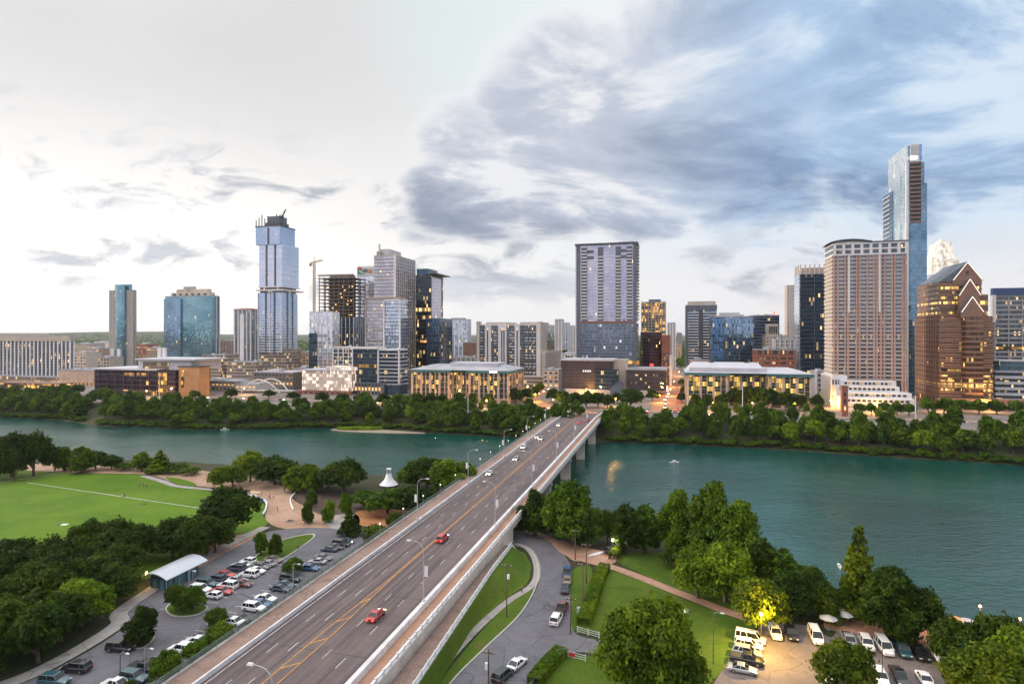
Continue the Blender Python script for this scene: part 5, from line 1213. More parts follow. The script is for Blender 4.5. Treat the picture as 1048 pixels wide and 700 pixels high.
def make_tree(kind, seed, R, H, n, leaf):
    rg = np.random.default_rng(seed); L = tree_lobes(rg, kind, R, H)
    P, N = crown_points(rg, L, n, -.5 if kind != 'bush' else -.2)
    P2 = P[rg.random(len(P)) < .18]; 
    V = leaf_quads(P, N, leaf, rg); crown = quads_mesh('crown', V, M_leaf); LEAFV[crown.name] = V
    mb = MB(); tr = .035*H+.06
    if kind == 'bush': tr = .12
    top = H*(.5 if kind in ('oak','bush') else .8); lean = rg.uniform(-.04,.04)*H
    pts = [(0,0,-.4),(lean*.3,0,H*.14),(lean,lean*.5,H*.3),(lean*1.2,0,top)]
    mb.tube(pts, [tr*1.35,tr,tr*.75,tr*.22], 7)
    for i in range(7 if kind == 'oak' else 6):
        a = i*2.4; l = L[(i*3+2) % len(L)]; z0_ = H*(.16+.05*i) if kind == 'oak' else H*(.2+.08*i)
        mid = (l[0]*.5, l[1]*.5, z0_+(l[2]-z0_)*.6); mb.tube([(lean*.5,0,z0_), mid, (l[0],l[1],l[2])], [tr*.55,tr*.35,tr*.1], 5)
    trunk = mb.mesh('trunk', M_bark, smooth=True)
    return (crown, trunk, R, H)
TREES = {}
for kind, num, R, H, nn, lf in (('oak',4,6.0,9.5,8500,.36),('tall',4,5.0,12.5,8500,.36),('cone',2,3.4,13.0,8000,.30),('bush',3,2.0,2.6,1500,.20)):
    TREES[kind] = [make_tree(kind, 100+k*7+len(kind), R, H, nn, lf) for k in range(num)]
TREES['faroak'] = [make_tree('oak', 300+k, 5.5, 10, 2600, .62) for k in range(4)]
TREES['fartall'] = [make_tree('tall', 340+k, 5.0, 13, 2800, .62) for k in range(4)]
TREES['farbush'] = [make_tree('bush', 380+k, 3.0, 4.5, 700, .5) for k in range(2)]
TREES['hero'] = [make_tree('tall', 77, 8.6, 17.5, 30000, .33)]
TREES['midhero'] = [make_tree('tall', 87+k, 7.0, 15.0, 17000, .34) for k in range(2)]
trnd = random.Random(7)
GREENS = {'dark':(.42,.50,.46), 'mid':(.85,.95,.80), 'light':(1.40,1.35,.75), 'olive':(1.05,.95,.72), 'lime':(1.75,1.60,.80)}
def plant(kind, x, y, z, R, H, tint, label, group=None, name=None):
    v = trnd.choice(TREES[kind]); cme, tme, R0, H0 = v
    nm = name or ('shrub' if 'bush' in kind else 'tree'); root = empty(nm, (x, y, z), trnd.uniform(0, 6.28), label, 'shrub' if nm == 'shrub' else 'tree', group)
    root.scale = (R/R0*trnd.uniform(.95,1.05), R/R0*trnd.uniform(.95,1.05), H/H0)
    c = link('crown', cme, root); link('trunk', tme, root)
    g_ = GREENS[tint]; j = trnd.uniform(.85, 1.15); c.color = (g_[0]*j*trnd.uniform(.92,1.08), g_[1]*j, g_[2]*j, 1); return root
def pxtree(kind, px, py, wpx, top, tint, label, group=None, zg=None, name=None):
    z = ZP if zg is None else zg; p = gpt(px, py, z)
    p.z = min(z, float(terrain(p.x, p.y)))-.05 if zg is None else z
    k = p.y/FPX; return plant(kind, p.x, p.y, p.z, wpx*k/2, (py-top)*k, tint, label, group, name)
# hero tree at the bottom and its neighbours on the right
pxtree('hero', 668, 735, 112, 612, 'olive', 'big full green tree at the bottom edge, right of the small junction')
for a in (
 ('midhero', 586, 557, 62, 495, 'mid', 'broad green tree beside the bridge pier on the near shore'),
 ('tall', 548, 548, 34, 500, 'dark', 'dark green tree pressed against the right side of the bridge'),
 ('tall', 640, 566, 36, 516, 'dark', 'dark green tree right behind the white light on the near shore'),
 ('oak', 622, 556, 24, 526, 'dark', 'small dark tree just left of the white light by the shore'),
 ('tall', 660, 566, 38, 517, 'mid', 'mid green tree at the left end of the shore thicket by the upper lawn'),
 ('midhero', 692, 570, 46, 503, 'mid', 'tall rounded tree on the shore behind the upper lawn'),
 ('tall', 712, 575, 40, 515, 'dark', 'dark tree between the two tallest trees of the shore thicket'),
 ('midhero', 727, 580, 54, 494, 'mid', 'tallest tree of the shore thicket on the right'),
 ('midhero', 752, 596, 66, 514, 'mid', 'wide green tree on the slope right of the tallest shore tree'),
 ('oak', 714, 612, 50, 562, 'light', 'light green round tree at the edge of the upper lawn'),
 ('oak', 742, 616, 52, 560, 'light', 'yellow green tree standing over the end of the pink path'),
 ('tall', 775, 606, 44, 546, 'dark', 'dark tree on the shore slope above the lit tree'),
 ('tall', 800, 612, 44, 560, 'mid', 'green tree on the shore slope, second from the right end'),
 ('oak', 822, 628, 50, 582, 'dark', 'dark spreading tree over the car park corner'),
 ('oak', 838, 634, 38, 596, 'dark', 'small dark tree at the right end of the shore thicket'),
 ('oak', 806, 634, 44, 590, 'dark', 'dark tree just right of the lit yellow tree'),
 ('oak', 778, 650, 56, 596, 'olive', 'round tree glowing yellow around a lamp at the car park edge'),
 ('cone', 879, 634, 44, 533, 'olive', 'tall pointed cypress on the shore right of the car park'),
 ('midhero', 912, 655, 64, 583, 'dark', 'big dark round tree right of the pointed cypress'),
 ('oak', 938, 655, 50, 604, 'dark', 'dark tree in front of the bright patio lamp'),
 ('oak', 866, 716, 56, 660, 'olive', 'small round tree covering a white pickup in the lower car park'),
 ('oak', 985, 690, 56, 640, 'dark', 'dark tree beside the turquoise pool'),
 ('oak', 1022, 690, 60, 634, 'dark', 'dark tree at the right edge above the pool'),
 ('midhero', 1010, 745, 96, 658, 'olive', 'large tree in the bottom right corner of the view'),
 ('oak', 1052, 720, 70, 650, 'mid', 'tree cut off by the right edge near the bottom corner'),
): pxtree(*a)
for i_, (x, y, w_, t_) in enumerate(((602,560,26,538),(566,549,24,528),(690,580,26,558),(770,618,30,596),(795,628,30,608),(850,640,26,618),(720,584,30,560))):
    pxtree('bush', x, y, w_, t_, 'dark', 'low dark shrub filling the foot of the right shore thicket', 'shrubs under the shore thicket')
# park trees beyond the lawn and round the plaza
for a in (
 ('oak', 12, 488, 44, 446, 'dark', 'dark oak at the far left edge beyond the lawn'),
 ('oak', -10, 490, 50, 450, 'dark', 'dark oak cut off by the left edge beyond the lawn'),
 ('oak', 34, 487, 34, 446, 'dark', 'dark oak second from the left edge beyond the lawn'),
 ('oak', 14, 492, 26, 463, 'dark', 'small dark oak in front of the pair at the left edge'),
 ('oak', 56, 482, 20, 458, 'mid', 'small round tree left of the gravel path trees'),
 ('tall', 66, 482, 22, 456, 'mid', 'upright tree second along the gravel path from the left'),
 ('tall', 84, 484, 24, 455, 'light', 'light green thin tree on the gravel path'),
 ('oak', 98, 480, 24, 463, 'dark', 'dark low tree by the water right of the thin light tree'),
 ('oak', 114, 480, 20, 467, 'dark', 'dark small tree by the water before the open gap'),
 ('bush', 128, 481, 20, 472, 'mid', 'round shrub on the shore right of the open gap', None, None, 'shrub'),
 ('tall', 145, 482, 20, 462, 'light', 'light green tree left of the pointed shore tree'),
 ('cone', 164, 484, 24, 459, 'light', 'pointed light green tree on the shore beyond the lawn'),
 ('bush', 180, 484, 26, 473, 'mid', 'wide shrub right of the pointed shore tree', None, None, 'shrub'),
 ('bush', 196, 486, 18, 477, 'mid', 'small shrub at the start of the wide gravel area', None, None, 'shrub'),
 ('oak', 226, 500, 24, 479, 'mid', 'low round tree left in the pair on the gravel'),
 ('oak', 238, 499, 26, 478, 'mid', 'low round tree right in the pair on the gravel'),
 ('oak', 256, 493, 32, 464, 'light', 'bright green tree behind the pair on the gravel'),
 ('oak', 281, 496, 42, 470, 'dark', 'dark wide tree behind the gravel plaza'),
 ('tall', 302, 503, 26, 475, 'lime', 'yellow green tree left of the plaza beds'),
 ('tall', 318, 504, 30, 473, 'light', 'light green tree over the plaza beds'),
 ('oak', 352, 505, 44, 473, 'dark', 'large dark oak above the plaza beds'),
 ('oak', 336, 500, 26, 478, 'light', 'light tree between the yellow green one and the large dark oak'),
 ('tall', 315, 536, 14, 510, 'mid', 'slim young tree at the plaza edge, leftmost in its row'),
 ('tall', 319, 518, 12, 500, 'mid', 'slim young tree behind the plaza row'),
 ('tall', 337, 535, 14, 511, 'light', 'slim young tree second in the plaza row'),
 ('tall', 354, 528, 14, 504, 'light', 'slim light tree at the corner of the orange sand court'),
 ('cone', 358, 548, 22, 520, 'dark', 'dark conical tree by the kerb at the end of the car park'),
 ('oak', 372, 520, 22, 502, 'mid', 'round tree at the left end of the orange sand court'),
 ('oak', 396, 526, 50, 502, 'mid', 'wide low tree behind the orange sand court'),
 ('oak', 424, 527, 44, 500, 'dark', 'dark wide tree beside the left side of the bridge'),
 ('oak', 428, 500, 36, 474, 'mid', 'round tree on the shore right of the white tent'),
 ('oak', 436, 502, 40, 470, 'dark', 'dark round tree on the shore nearer the bridge'),
 ('tall', 456, 506, 36, 469, 'light', 'tall light green tree touching the bridge parapet'),
 ('oak', 474, 502, 26, 474, 'mid', 'last tree on the shore before the bridge crosses'),
 ('oak', 404, 546, 16, 526, 'dark', 'small dark tree against the bridge below the sand court'),
 ('bush', 384, 550, 24, 536, 'olive', 'grey green shrub by the bridge fence', None, None, 'shrub'),
 ('oak', 232, 549, 54, 503, 'dark', 'spreading dark oak alone at the edge of the lawn'),
 ('tall', 267, 568, 14, 543, 'light', 'young tree left in the pair on the grass island'),
 ('tall', 282, 570, 16, 545, 'olive', 'young tree right in the pair on the grass island'),
 ('oak', 300, 588, 20, 572, 'mid', 'small tree between parked cars in the fence row'),
 ('oak', 180, 626, 20, 599, 'mid', 'left tree on the small round island'),
 ('oak', 196, 626, 26, 602, 'mid', 'right tree on the small round island'),
 ('tall', 146, 660, 32, 619, 'dark', 'dark tree on the mulch island by the woods'),
 ('oak', 221, 643, 22, 624, 'mid', 'round tree over a white car in the fence row'),
 ('oak', 224, 662, 28, 640, 'mid', 'round tree below the white car in the fence row'),
 ('oak', 199, 678, 24, 657, 'mid', 'tree by the bridge fence near the white sport utility car'),
 ('oak', 170, 700, 28, 668, 'mid', 'tree by the bridge fence near the dark pickup'),
 ('tall', 130, 712, 18, 696, 'dark', 'small treetop at the bottom edge of the left car park'),
): pxtree(*a)
# dense live oak wood on the lower left
wood_poly = [(-70,604),(0,590),(60,582),(100,572),(140,566),(190,560),(226,556),(230,563),(200,574),(183,582),(150,572),(141,580),(137,600),(120,622),(112,640),(92,655),(60,674),(20,690),(-20,706),(-90,740)]
wp = [gpt(x, y, ZP)[:2] for x, y in wood_poly]
def inside(p, poly):
    c = False; j = len(poly)-1
    for i in range(len(poly)):
        if (poly[i][1] > p[1]) != (poly[j][1] > p[1]) and p[0] < (poly[j][0]-poly[i][0])*(p[1]-poly[i][1])/(poly[j][1]-poly[i][1])+poly[i][0]: c = not c
        j = i
    return c
pts = []; wr = random.Random(21)
for k in range(6000):
    p = (wr.uniform(-175, -60), wr.uniform(85, 180))
    if inside(p, wp) and all((p[0]-q[0])**2+(p[1]-q[1])**2 > 5.9**2 for q in pts): pts.append(p)
for p in pts:
    lightish = abs(p[0]+84) < 5 and abs(p[1]-121) < 6
    plant('oak', p[0], p[1], ZP-.05, wr.uniform(4.4,5.9), wr.uniform(7.6,10.2), 'light' if lightish else 'dark', 'bright green tree among the dark oaks of the lower left wood' if lightish else 'dark live oak in the dense wood at the lower left', None if lightish else 'live oaks of the lower left wood')
# belt of trees along the far shore
fr = random.Random(33); cnt = 0
SH = [(-860,-62,'left'),(-38,470,'right')]
masses = []
def shore(s_):
    t0 = 380
    for it in range(4):
        q = st(s_, t0); t0 += (float(interp(FARS, q.x))-q.y)*.95
    return t0
for s0_, s1_, side in SH:
    for row, (dt, stp, hh) in enumerate(((6,9.4,(7.5,12.5)),(16,6.2,(8,14.5)),(29,6.8,(8,14)))):
        s_ = s0_+row*2.5
        while s_ < s1_:
            q = st(s_+fr.uniform(-2,2), shore(s_)+dt+fr.uniform(-3,3)); px_ = CX+FPX*q.x/q.y
            s_ += stp*fr.uniform(.8, 1.25)
            outside = px_ < -25 or px_ > 1070
            if px_ < -420 or px_ > 1400: continue
            if 86 < px_ < 102 and row < 2: continue
            if row == 2 and fr.random() < .2: continue
            kd = fr.choice(['faroak','fartall','faroak']); R = fr.uniform(3.3,5.6); H = fr.uniform(*hh)*(.92 if kd == 'faroak' else 1.08)*(1.15 if side == 'right' else 1.0)
            z_ = float(terrain(q.x, q.y))-.2
            if row == 0 and not outside: plant(kd, q.x, q.y, z_, R, H, fr.choice(['mid','mid','dark','light','mid']), f'green tree fronting the far shore belt, {side} of the bridge', f'far shore trees {side} of the bridge'); cnt += 1
            else:
                v = fr.choice(TREES[kd]); V = LEAFV[v[0].name]; a = fr.uniform(0, 6.28); ca, sa = math.cos(a), math.sin(a)
                X_ = V[:,0]*R/v[2]; Y_ = V[:,1]*R/v[2]; masses.append(np.stack([q.x+X_*ca-Y_*sa, q.y+X_*sa+Y_*ca, z_+V[:,2]*H/v[3]], 1))
                tv = np.array(v[1].vertices[0].co)
    s_ = s0_
    while s_ < s1_:
        q = st(s_, shore(s_)+1.5+fr.uniform(-1,1.5)); px_ = CX+FPX*q.x/q.y; s_ += fr.uniform(2.5, 4.5)
        if not (-400 < px_ < 1350) or 86 < px_ < 103: continue
        v = fr.choice(TREES['farbush']); V = LEAFV[v[0].name]; R = fr.uniform(2.2,3.8)/v[2]; Hh = fr.uniform(2.6,5.2)/v[3]
        masses.append(np.stack([q.x+V[:,0]*R, q.y+V[:,1]*R, float(terrain(q.x,q.y))-.6+V[:,2]*Hh], 1))
c_ = link('shore_thicket', quads_mesh('shore_thicket', np.concatenate(masses), M_leaf)); c_.color = (.8,.9,.75,1); tag(c_, kind='stuff')
# city street trees
def row_trees(lst, tint, lab, grp, kd='faroak'):
    for x, y, w_, t_ in lst: pxtree(kd, x, y, w_, t_, tint, lab, grp, ZC)
row_trees([(428,419,12,404),(440,419,13,402),(452,418,12,404),(470,418,13,402),(483,418,13,403),(500,417,12,404),(528,414,14,398),(540,411,14,398)], 'dark', 'dark street tree before the left green-eaved office block', 'trees before the left green-eaved block')
row_trees([(712,419,12,405),(724,419,12,405),(738,419,12,405),(752,419,18,398),(764,419,18,396),(776,419,18,396),(790,420,16,400),(804,421,16,402),(818,421,14,404),(836,419,13,404)], 'dark', 'dark street tree before the yellow lit office block', 'trees before the yellow lit block')
row_trees([(565,412,14,398),(576,416,16,400),(588,418,18,402),(600,418,18,402),(612,417,16,402),(622,418,14,404),(645,419,22,398),(632,413,14,402),(652,412,12,400),(668,411,13,399)], 'dark', 'dark tree in front of the copper civic building', 'trees before the copper building')
row_trees([(548,405,10,395),(553,400,9,391),(559,396,8,388),(566,392,7,386),(572,384,14,368),(582,382,16,364),(578,376,14,358)], 'mid', 'green tree along the side street left of the copper building', 'side street trees', 'fartall')
row_trees([(700,404,8,395),(672,402,7,394),(697,395,6,388),(681,396,5,390),(698,412,9,402)], 'dark', 'small tree on the wide street between the office blocks', 'wide street trees')
row_trees([(880,424,11,413),(892,425,11,413),(905,425,12,412),(918,425,12,412),(930,426,12,413),(950,424,14,408),(966,424,16,407),(984,423,16,409),(1002,424,16,410),(1020,424,16,410),(1040,425,16,410)], 'mid', 'street tree along the road under the brown gabled tower', 'trees under the gabled tower')
row_trees([(12,405,16,396),(40,406,15,397),(64,404,14,394),(78,405,15,394),(110,408,14,399),(140,410,14,402),(200,409,13,400),(236,408,14,398),(275,408,12,399),(300,410,14,401),(330,412,14,402),(350,414,14,403),(372,414,16,402),(392,416,16,403),(410,417,14,405)], 'dark', 'dark tree along the waterfront road on the left', 'left waterfront road trees')
row_trees([(342,378,5,371),(348,378,5,371),(354,377,5,371)], 'mid', 'small terrace tree in front of the low white framed block', 'terrace trees')
# uplit trees: the yellow lamplight is put into the leaf tint
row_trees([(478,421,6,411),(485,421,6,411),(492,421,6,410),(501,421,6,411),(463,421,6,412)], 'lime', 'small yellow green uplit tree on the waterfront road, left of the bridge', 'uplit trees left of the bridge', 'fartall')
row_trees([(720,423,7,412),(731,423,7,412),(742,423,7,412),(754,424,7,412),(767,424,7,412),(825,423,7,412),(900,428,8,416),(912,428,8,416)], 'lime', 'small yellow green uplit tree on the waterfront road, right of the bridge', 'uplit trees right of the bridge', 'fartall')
# grassy spit in the lake
sp = [gpt(352,441,0)[:2], gpt(372,438.5,0)[:2], gpt(390,441,0)[:2], gpt(378,443.5,0)[:2]]
pts_ = smooth_poly([gpt(x,y,0)[:2] for x, y in [(338,440),(360,438),(400,440.5),(436,443.5),(400,443.5),(362,442.3)]])
mb = MB(); mb.prism(pts_, -1.2, .25); tag(mb.build('sandbar', simple('sand', (.24,.19,.14), .9, .2, .2)), kind='structure')
rg = np.random.default_rng(5); n_ = 2600
Q = np.stack([rg.uniform(-118,-86,n_), rg.uniform(402,409.5,n_), rg.uniform(.2,1.9,n_)], 1); e_ = ((Q[:,0]+102)/15)**2+((Q[:,1]-405.6)/3.4)**2 < 1; Q = Q[e_]
c_ = link('reeds', quads_mesh('reeds', leaf_quads(Q, rg.normal(size=Q.shape)*.4+np.array([0,-.6,.6]), .5, rg), M_leaf)); c_.color = (2.0,1.9,.6,1); tag(c_, kind='stuff')
# wooded plain beyond the city
rg = np.random.default_rng(9); Cs = []
for k in range(5200):
    Y_ = 950*math.exp(rg.uniform(0, 1.55)); X_ = Y_*rg.uniform(-1.0, .95); s_, t_ = to_st(X_, Y_)
    if abs(s_) < 10 and t_ < 1500: continue
    Cs.append((X_, Y_, float(terrain(X_, Y_)), rg.uniform(4.5, 9.0)*(1+Y_/6000)))
Cs = np.array(Cs); n_ = len(Cs)*22; k = np.repeat(np.arange(len(Cs)), 22)
d = rg.normal(size=(n_,3)); d /= np.linalg.norm(d, axis=1)[:,None]; d[:,2] = np.abs(d[:,2])*1.0-.15
Pp = Cs[k,:3]+d*Cs[k,3][:,None]*np.array([1,1,.8])+np.array([0,0,1])*(Cs[k,3]*.55)[:,None]
N_ = d*.8+rg.normal(size=d.shape)*.4; N_ /= np.linalg.norm(N_, axis=1)[:,None]
c_ = link('woodland', quads_mesh('woodland', leaf_quads(Pp, N_, 3.0, rg), M_leaf)); c_.color = (.75,.85,.8,1); tag(c_, kind='stuff')
# hedges
def hedge(px, w_, h_, label, z=ZP):
    pts = smooth_line([gpt(x, y, z)[:2] for x, y in px], 6); rg = np.random.default_rng(int(px[0][0])); P = []; N = []
    for a, b2 in zip(pts[:-1], pts[1:]):
        L = math.hypot(b2[0]-a[0], b2[1]-a[1]); n = int(L*420); u = rg.uniform(0,1,n); f = rg.uniform(-1,1,n)
        dx_, dy_ = (b2[0]-a[0])/L, (b2[1]-a[1])/L; kind = rg.random(n)
        off = np.where(kind < .45, f, np.sign(f))*w_/2*rg.uniform(.92,1.06,n); zz_ = np.where(kind < .45, h_*rg.uniform(.93,1.06,n), rg.uniform(0,1,n)*h_)
        P.append(np.stack([a[0]+dx_*L*u-dy_*off, a[1]+dy_*L*u+dx_*off, z+zz_], 1)); nn = np.where(kind[:,None] < .45, np.array([[0,0,1.]]), np.stack([-dy_*np.sign(f), dx_*np.sign(f), 0*f], 1))+rg.normal(size=(n,3))*.45
        N.append(nn/np.linalg.norm(nn, axis=1)[:,None])
    o = link('hedge', quads_mesh('hedge', leaf_quads(np.concatenate(P), np.concatenate(N), .15, rg), M_leaf)); o.color = (1.35,1.35,.8,1)
    tag(o, label, 'hedge')
hedge([(619,583),(613,595),(605,620),(597,641)], 2.6, 1.7, 'long clipped hedge along the left edge of the garden lawn')
hedge([(575,670),(562,683),(546,703)], 2.4, 1.6, 'clipped hedge below the small junction at the bottom')
hedge([(627,573),(632,566),(639,559)], 2.2, 1.6, 'short clipped hedge at the corner of the upper lawn')
# ------------------------------------------------------------------ cars
M_tyre = simple('tyre', (.02,.02,.02), .8, .1, 2); M_rim = simple('rim', (.35,.35,.36), .35, .1, 2, metal=.8)
def carglass():
    m, n, b, o = newmat('car_glass'); b.inputs['Base Color'].default_value = (.012,.015,.018,1); b.inputs['Roughness'].default_value = .06; b.inputs['IOR'].default_value = 1.5; return m
M_cg = carglass()
def paint(name, c, metal=.0):
    m = simple('paint_'+name, c, .32, .05, .8, metal=metal, coat=.8); return m
PAINT = {'white':paint('white',(.74,.74,.74)),'silver':paint('silver',(.42,.43,.45),.5),'grey':paint('grey',(.16,.165,.175),.3),'black':paint('black',(.012,.012,.014)),'navy':paint('navy',(.015,.03,.07)),
 'teal':paint('teal',(.02,.075,.10)),'blue':paint('blue',(.03,.10,.24)),'red':paint('red',(.42,.02,.02)),'maroon':paint('maroon',(.14,.015,.015)),'tan':paint('tan',(.28,.22,.17),.3)}
L_head = simple('headlight_glass', (.6,.6,.6), .15, .05, 2); L_headon = emit('headlight_lit', (1.0,.80,.50), 22.0); L_tail = simple('tail_lens', (.30,.012,.01), .25, .1, 2); L_tailon = emit('tail_lit', (1.0,.04,.02), 4.0)
SPEC = {  # length, half width, belt height, roof height, stations of bonnet, cabin base rear/front, cabin top rear/front
 'sedan': (4.8,.92,.92,1.45,.84,-1.65,1.05,-.85,.25), 'hatchback': (4.2,.88,.95,1.5,.88,-1.95,1.0,-1.55,.2),
 'sport utility': (4.9,.97,1.08,1.78,1.02,-2.35,1.15,-2.0,.45), 'pickup': (5.7,1.0,1.12,1.86,1.08,-.75,1.45,-.55,.75), 'van': (5.4,1.0,1.15,2.1,1.05,-2.6,1.75,-2.5,.95)}
CARS = {}
def car_parts(kind):
    L, hw, zb, zr, zh, xr, xf, tr_, tf = SPEC[kind]
    def loft(stn):
        mb = MB(); rings = []
        for x, zl, zt, h in stn: rings.append([(x,-h*.9,zl),(x,-h,zl+.16),(x,-h,zt-.16),(x,-h*.9,zt-.02),(x,0,zt+.015),(x,h*.9,zt-.02),(x,h,zt-.16),(x,h,zl+.16),(x,h*.9,zl)])
        for a, b2 in zip(rings[:-1], rings[1:]):
            for i in range(9):
                j = (i+1) % 9; mb.face([a[i],b2[i],b2[j],a[j]])
        mb.face(rings[0][::1]); mb.face(rings[-1][::-1]); return mb
    h2 = L/2; tailz = zb if kind != 'pickup' else zb
    stn = [(-h2,.42,tailz-.12,hw*.90),(-h2+.12,.30,tailz-.01,hw*.97),(xr,.26,tailz,hw),(xf,.26,zb-.02,hw),(h2-.75,.28,zh-.05,hw*.98),(h2-.18,.30,zh-.16,hw*.92),(h2,.40,zh-.32,hw*.82)]
    body = loft(stn).mesh('body', PAINT['white'])
    g = MB(); g.frustum((xr,xf,-hw*.93,hw*.93),(tr_,tf,-hw*.76,hw*.76),zb-.02,zr-.05); gme = g.mesh('windows', M_cg)
    r = MB(); r.frustum((tr_-.04,tf+.06,-hw*.775,hw*.775),(tr_+.1,tf-.1,-hw*.70,hw*.70),zr-.06,zr)
    for sgn in (-1,1):
        for (xa, xb) in ((xr+.02,tr_),(xf-.02,tf),((xr+xf)/2,(tr_+tf)/2)): r.cyl((xa,sgn*hw*.945,zb-.03),(xb,sgn*hw*.775,zr-.04),.05,.045,5)
    if kind in ('van','sport utility'): r.cyl((xr+.9,hw*.945,zb),(tr_+.85,hw*.775,zr-.04),.06,n=5); r.cyl((xr+.9,-hw*.945,zb),(tr_+.85,-hw*.775,zr-.04),.06,n=5)
    rme = r.mesh('roof', PAINT['white'])
    wr_ = .34 if kind in ('sedan','hatchback') else .39
    w_ = MB(); w_.cyl((0,-.11,0),(0,.11,0),wr_,wr_,16,0); w_.cyl((0,-.125,0),(0,.125,0),wr_*.62,wr_*.62,12,1); wme = w_.mesh('wheel', [M_tyre, M_rim])
    hl = MB(); hl.box(h2-.14,h2+.015,-.2,.2,zh-.36,zh-.22); hme = hl.mesh('headlight', L_head)
    tl = MB(); tl.box(-h2-.015,-h2+.1,-.16,.16,tailz-.42,tailz-.18); tme = tl.mesh('taillight', L_tail)
    parts = [('body',body,(0,0,0)),('windows',gme,(0,0,0)),('roof',rme,(0,0,0))]
    for x in (-L*.30, L*.31):
        for y in (-hw+.1, hw-.1): parts.append(('wheel',wme,(x,y,wr_)))
    for y in (-hw*.62, hw*.62): parts += [('headlight',hme,(0,y,0)),('taillight',tme,(0,y,0))]
    if kind == 'pickup':
        bd = MB(); bd.box(-h2+.15,xr-.1,-hw*.82,hw*.82,zb-.02,zb+.015); parts.append(('truck_bed',bd.mesh('truck_bed', M_tyre),(0,0,0)))
    return parts
for k in SPEC: CARS[k] = car_parts(k)
def car(kind, colr, p, rz, label, group, lights=False):
    root = empty('car' if kind not in ('pickup','van') else {'pickup':'pickup_truck','van':'van'}[kind], p, rz, label, 'car' if kind not in ('pickup','van') else {'pickup':'pickup','van':'van'}[kind], group)
    for nm, me, loc in CARS[kind]:
        o = link(nm, me, root, loc)
        if nm in ('body','roof'): o.material_slots[0].link = 'OBJECT'; o.material_slots[0].material = PAINT[colr]
        if lights and nm in ('headlight','taillight'): o.material_slots[0].link = 'OBJECT'; o.material_slots[0].material = L_headon if nm == 'headlight' else L_tailon
    return root
RR = -GA; RL = PI-GA; GN = PI/2-GA; GS = -PI/2-GA     # headings: right, left, away, towards us
zl = ZP+.115
crnd = random.Random(2)
def park(lst, rz, group, z=zl):
    for kind, colr, x, y, lab in lst:
        p = gpt(x, y+2.5, z); car(kind, colr, p, rz+crnd.uniform(-.04,.04)+(PI if crnd.random() < .35 else 0)*(1 if group.startswith('left') else 0), lab, group)
LG = 'left car park'
park([('sport utility','white',205,603,'white sport utility car, nearest the round island in the double row'),('hatchback','white',218,609,'small white hatchback at the near end of the double row'),('sport utility','teal',212,597,'dark teal sport utility car second from the near left end of the double row'),('sport utility','navy',221,592.5,'navy sport utility car beside the dark teal one'),
 ('sedan','red',227.5,604.5,'bright red sedan next to the small white hatchback'),('sport utility','white',233,599,'large white sport utility car behind the bright red sedan'),('sedan','red',231,587.5,'red sedan in the left column next to the navy car'),('sedan','silver',243,593,'silver sedan behind the large white car in the double row'),
 ('sedan','maroon',247.5,597,'maroon sedan in the right column of the double row'),('sport utility','navy',242,581.5,'navy sport utility car in the middle of the left column'),('sedan','white',247,577.5,'white sedan next to the navy car in the left column'),('sport utility','white',255,587.5,'white sport utility car in the middle of the right column'),
 ('sedan','white',262,583.5,'white sedan further along the right column'),('sedan','grey',267,579,'dark grey sedan in the right column by the grass island'),('hatchback','white',254,573.5,'white hatchback at the far end of the left column'),('sedan','silver',274,576,'silver sedan before the last in the right column'),('sedan','tan',280,572,'tan sedan at the far end beside the grass island')], RR, LG+' double row')
park([('sedan','navy',337,561.5,'navy sedan at the far end of the fence row'),('sedan','black',343,559,'black sedan second from the far end of the fence row'),('sport utility','black',349,556,'black sport utility car third from the far end of the fence row'),('sedan','navy',354,553,'navy car tucked under the conical tree'),
 ('sedan','grey',331,570,'grey sedan of the pale trio in the fence row'),('sedan','silver',325,574,'silver sedan of the pale trio in the fence row'),('sedan','blue',317,580.5,'blue sedan of the pale trio in the fence row'),('sport utility','black',297,592,'black sport utility car by the small tree in the fence row'),
 ('sedan','teal',292,598,'dark teal sedan of the dark trio in the fence row'),('sedan','navy',287,602,'navy sedan of the dark trio in the fence row'),('sedan','white',272,612,'white sedan at the head of the next trio in the fence row'),('sedan','blue',267,617.5,'blue sedan between two white cars in the fence row'),
 ('sport utility','white',260,622,'white sport utility car beside the blue sedan in the fence row'),('sedan','black',246,633,'black sedan close to the bridge fence'),('sedan','white',238,636,'white sedan half under a round tree by the fence'),('sedan','black',209,652,'black sedan between two trees by the fence'),
 ('sedan','white',201,656,'white sedan beside the lower trees by the fence'),('sport utility','white',186,664.5,'white sport utility car alone by the lower fence tree'),('sedan','grey',164,675.5,'grey sedan near the bottom of the fence row'),('pickup','black',148,684,'black pickup near the bottom of the fence row'),
 ('sport utility','teal',137,694,'dark teal sport utility car at the bottom of the left car park'),('sedan','white',118,700,'white sedan cut off at the bottom edge on the left')], RR, LG+' fence row')
park([('sport utility','black',123,663,'black sport utility car beside the mulch island'),('sport utility','black',78,684,'black sport utility car along the wood edge'),('sport utility','teal',56,697,'dark teal car lowest along the wood edge')], RR+.12, LG+' wood side')
RG = 'hotel car park'
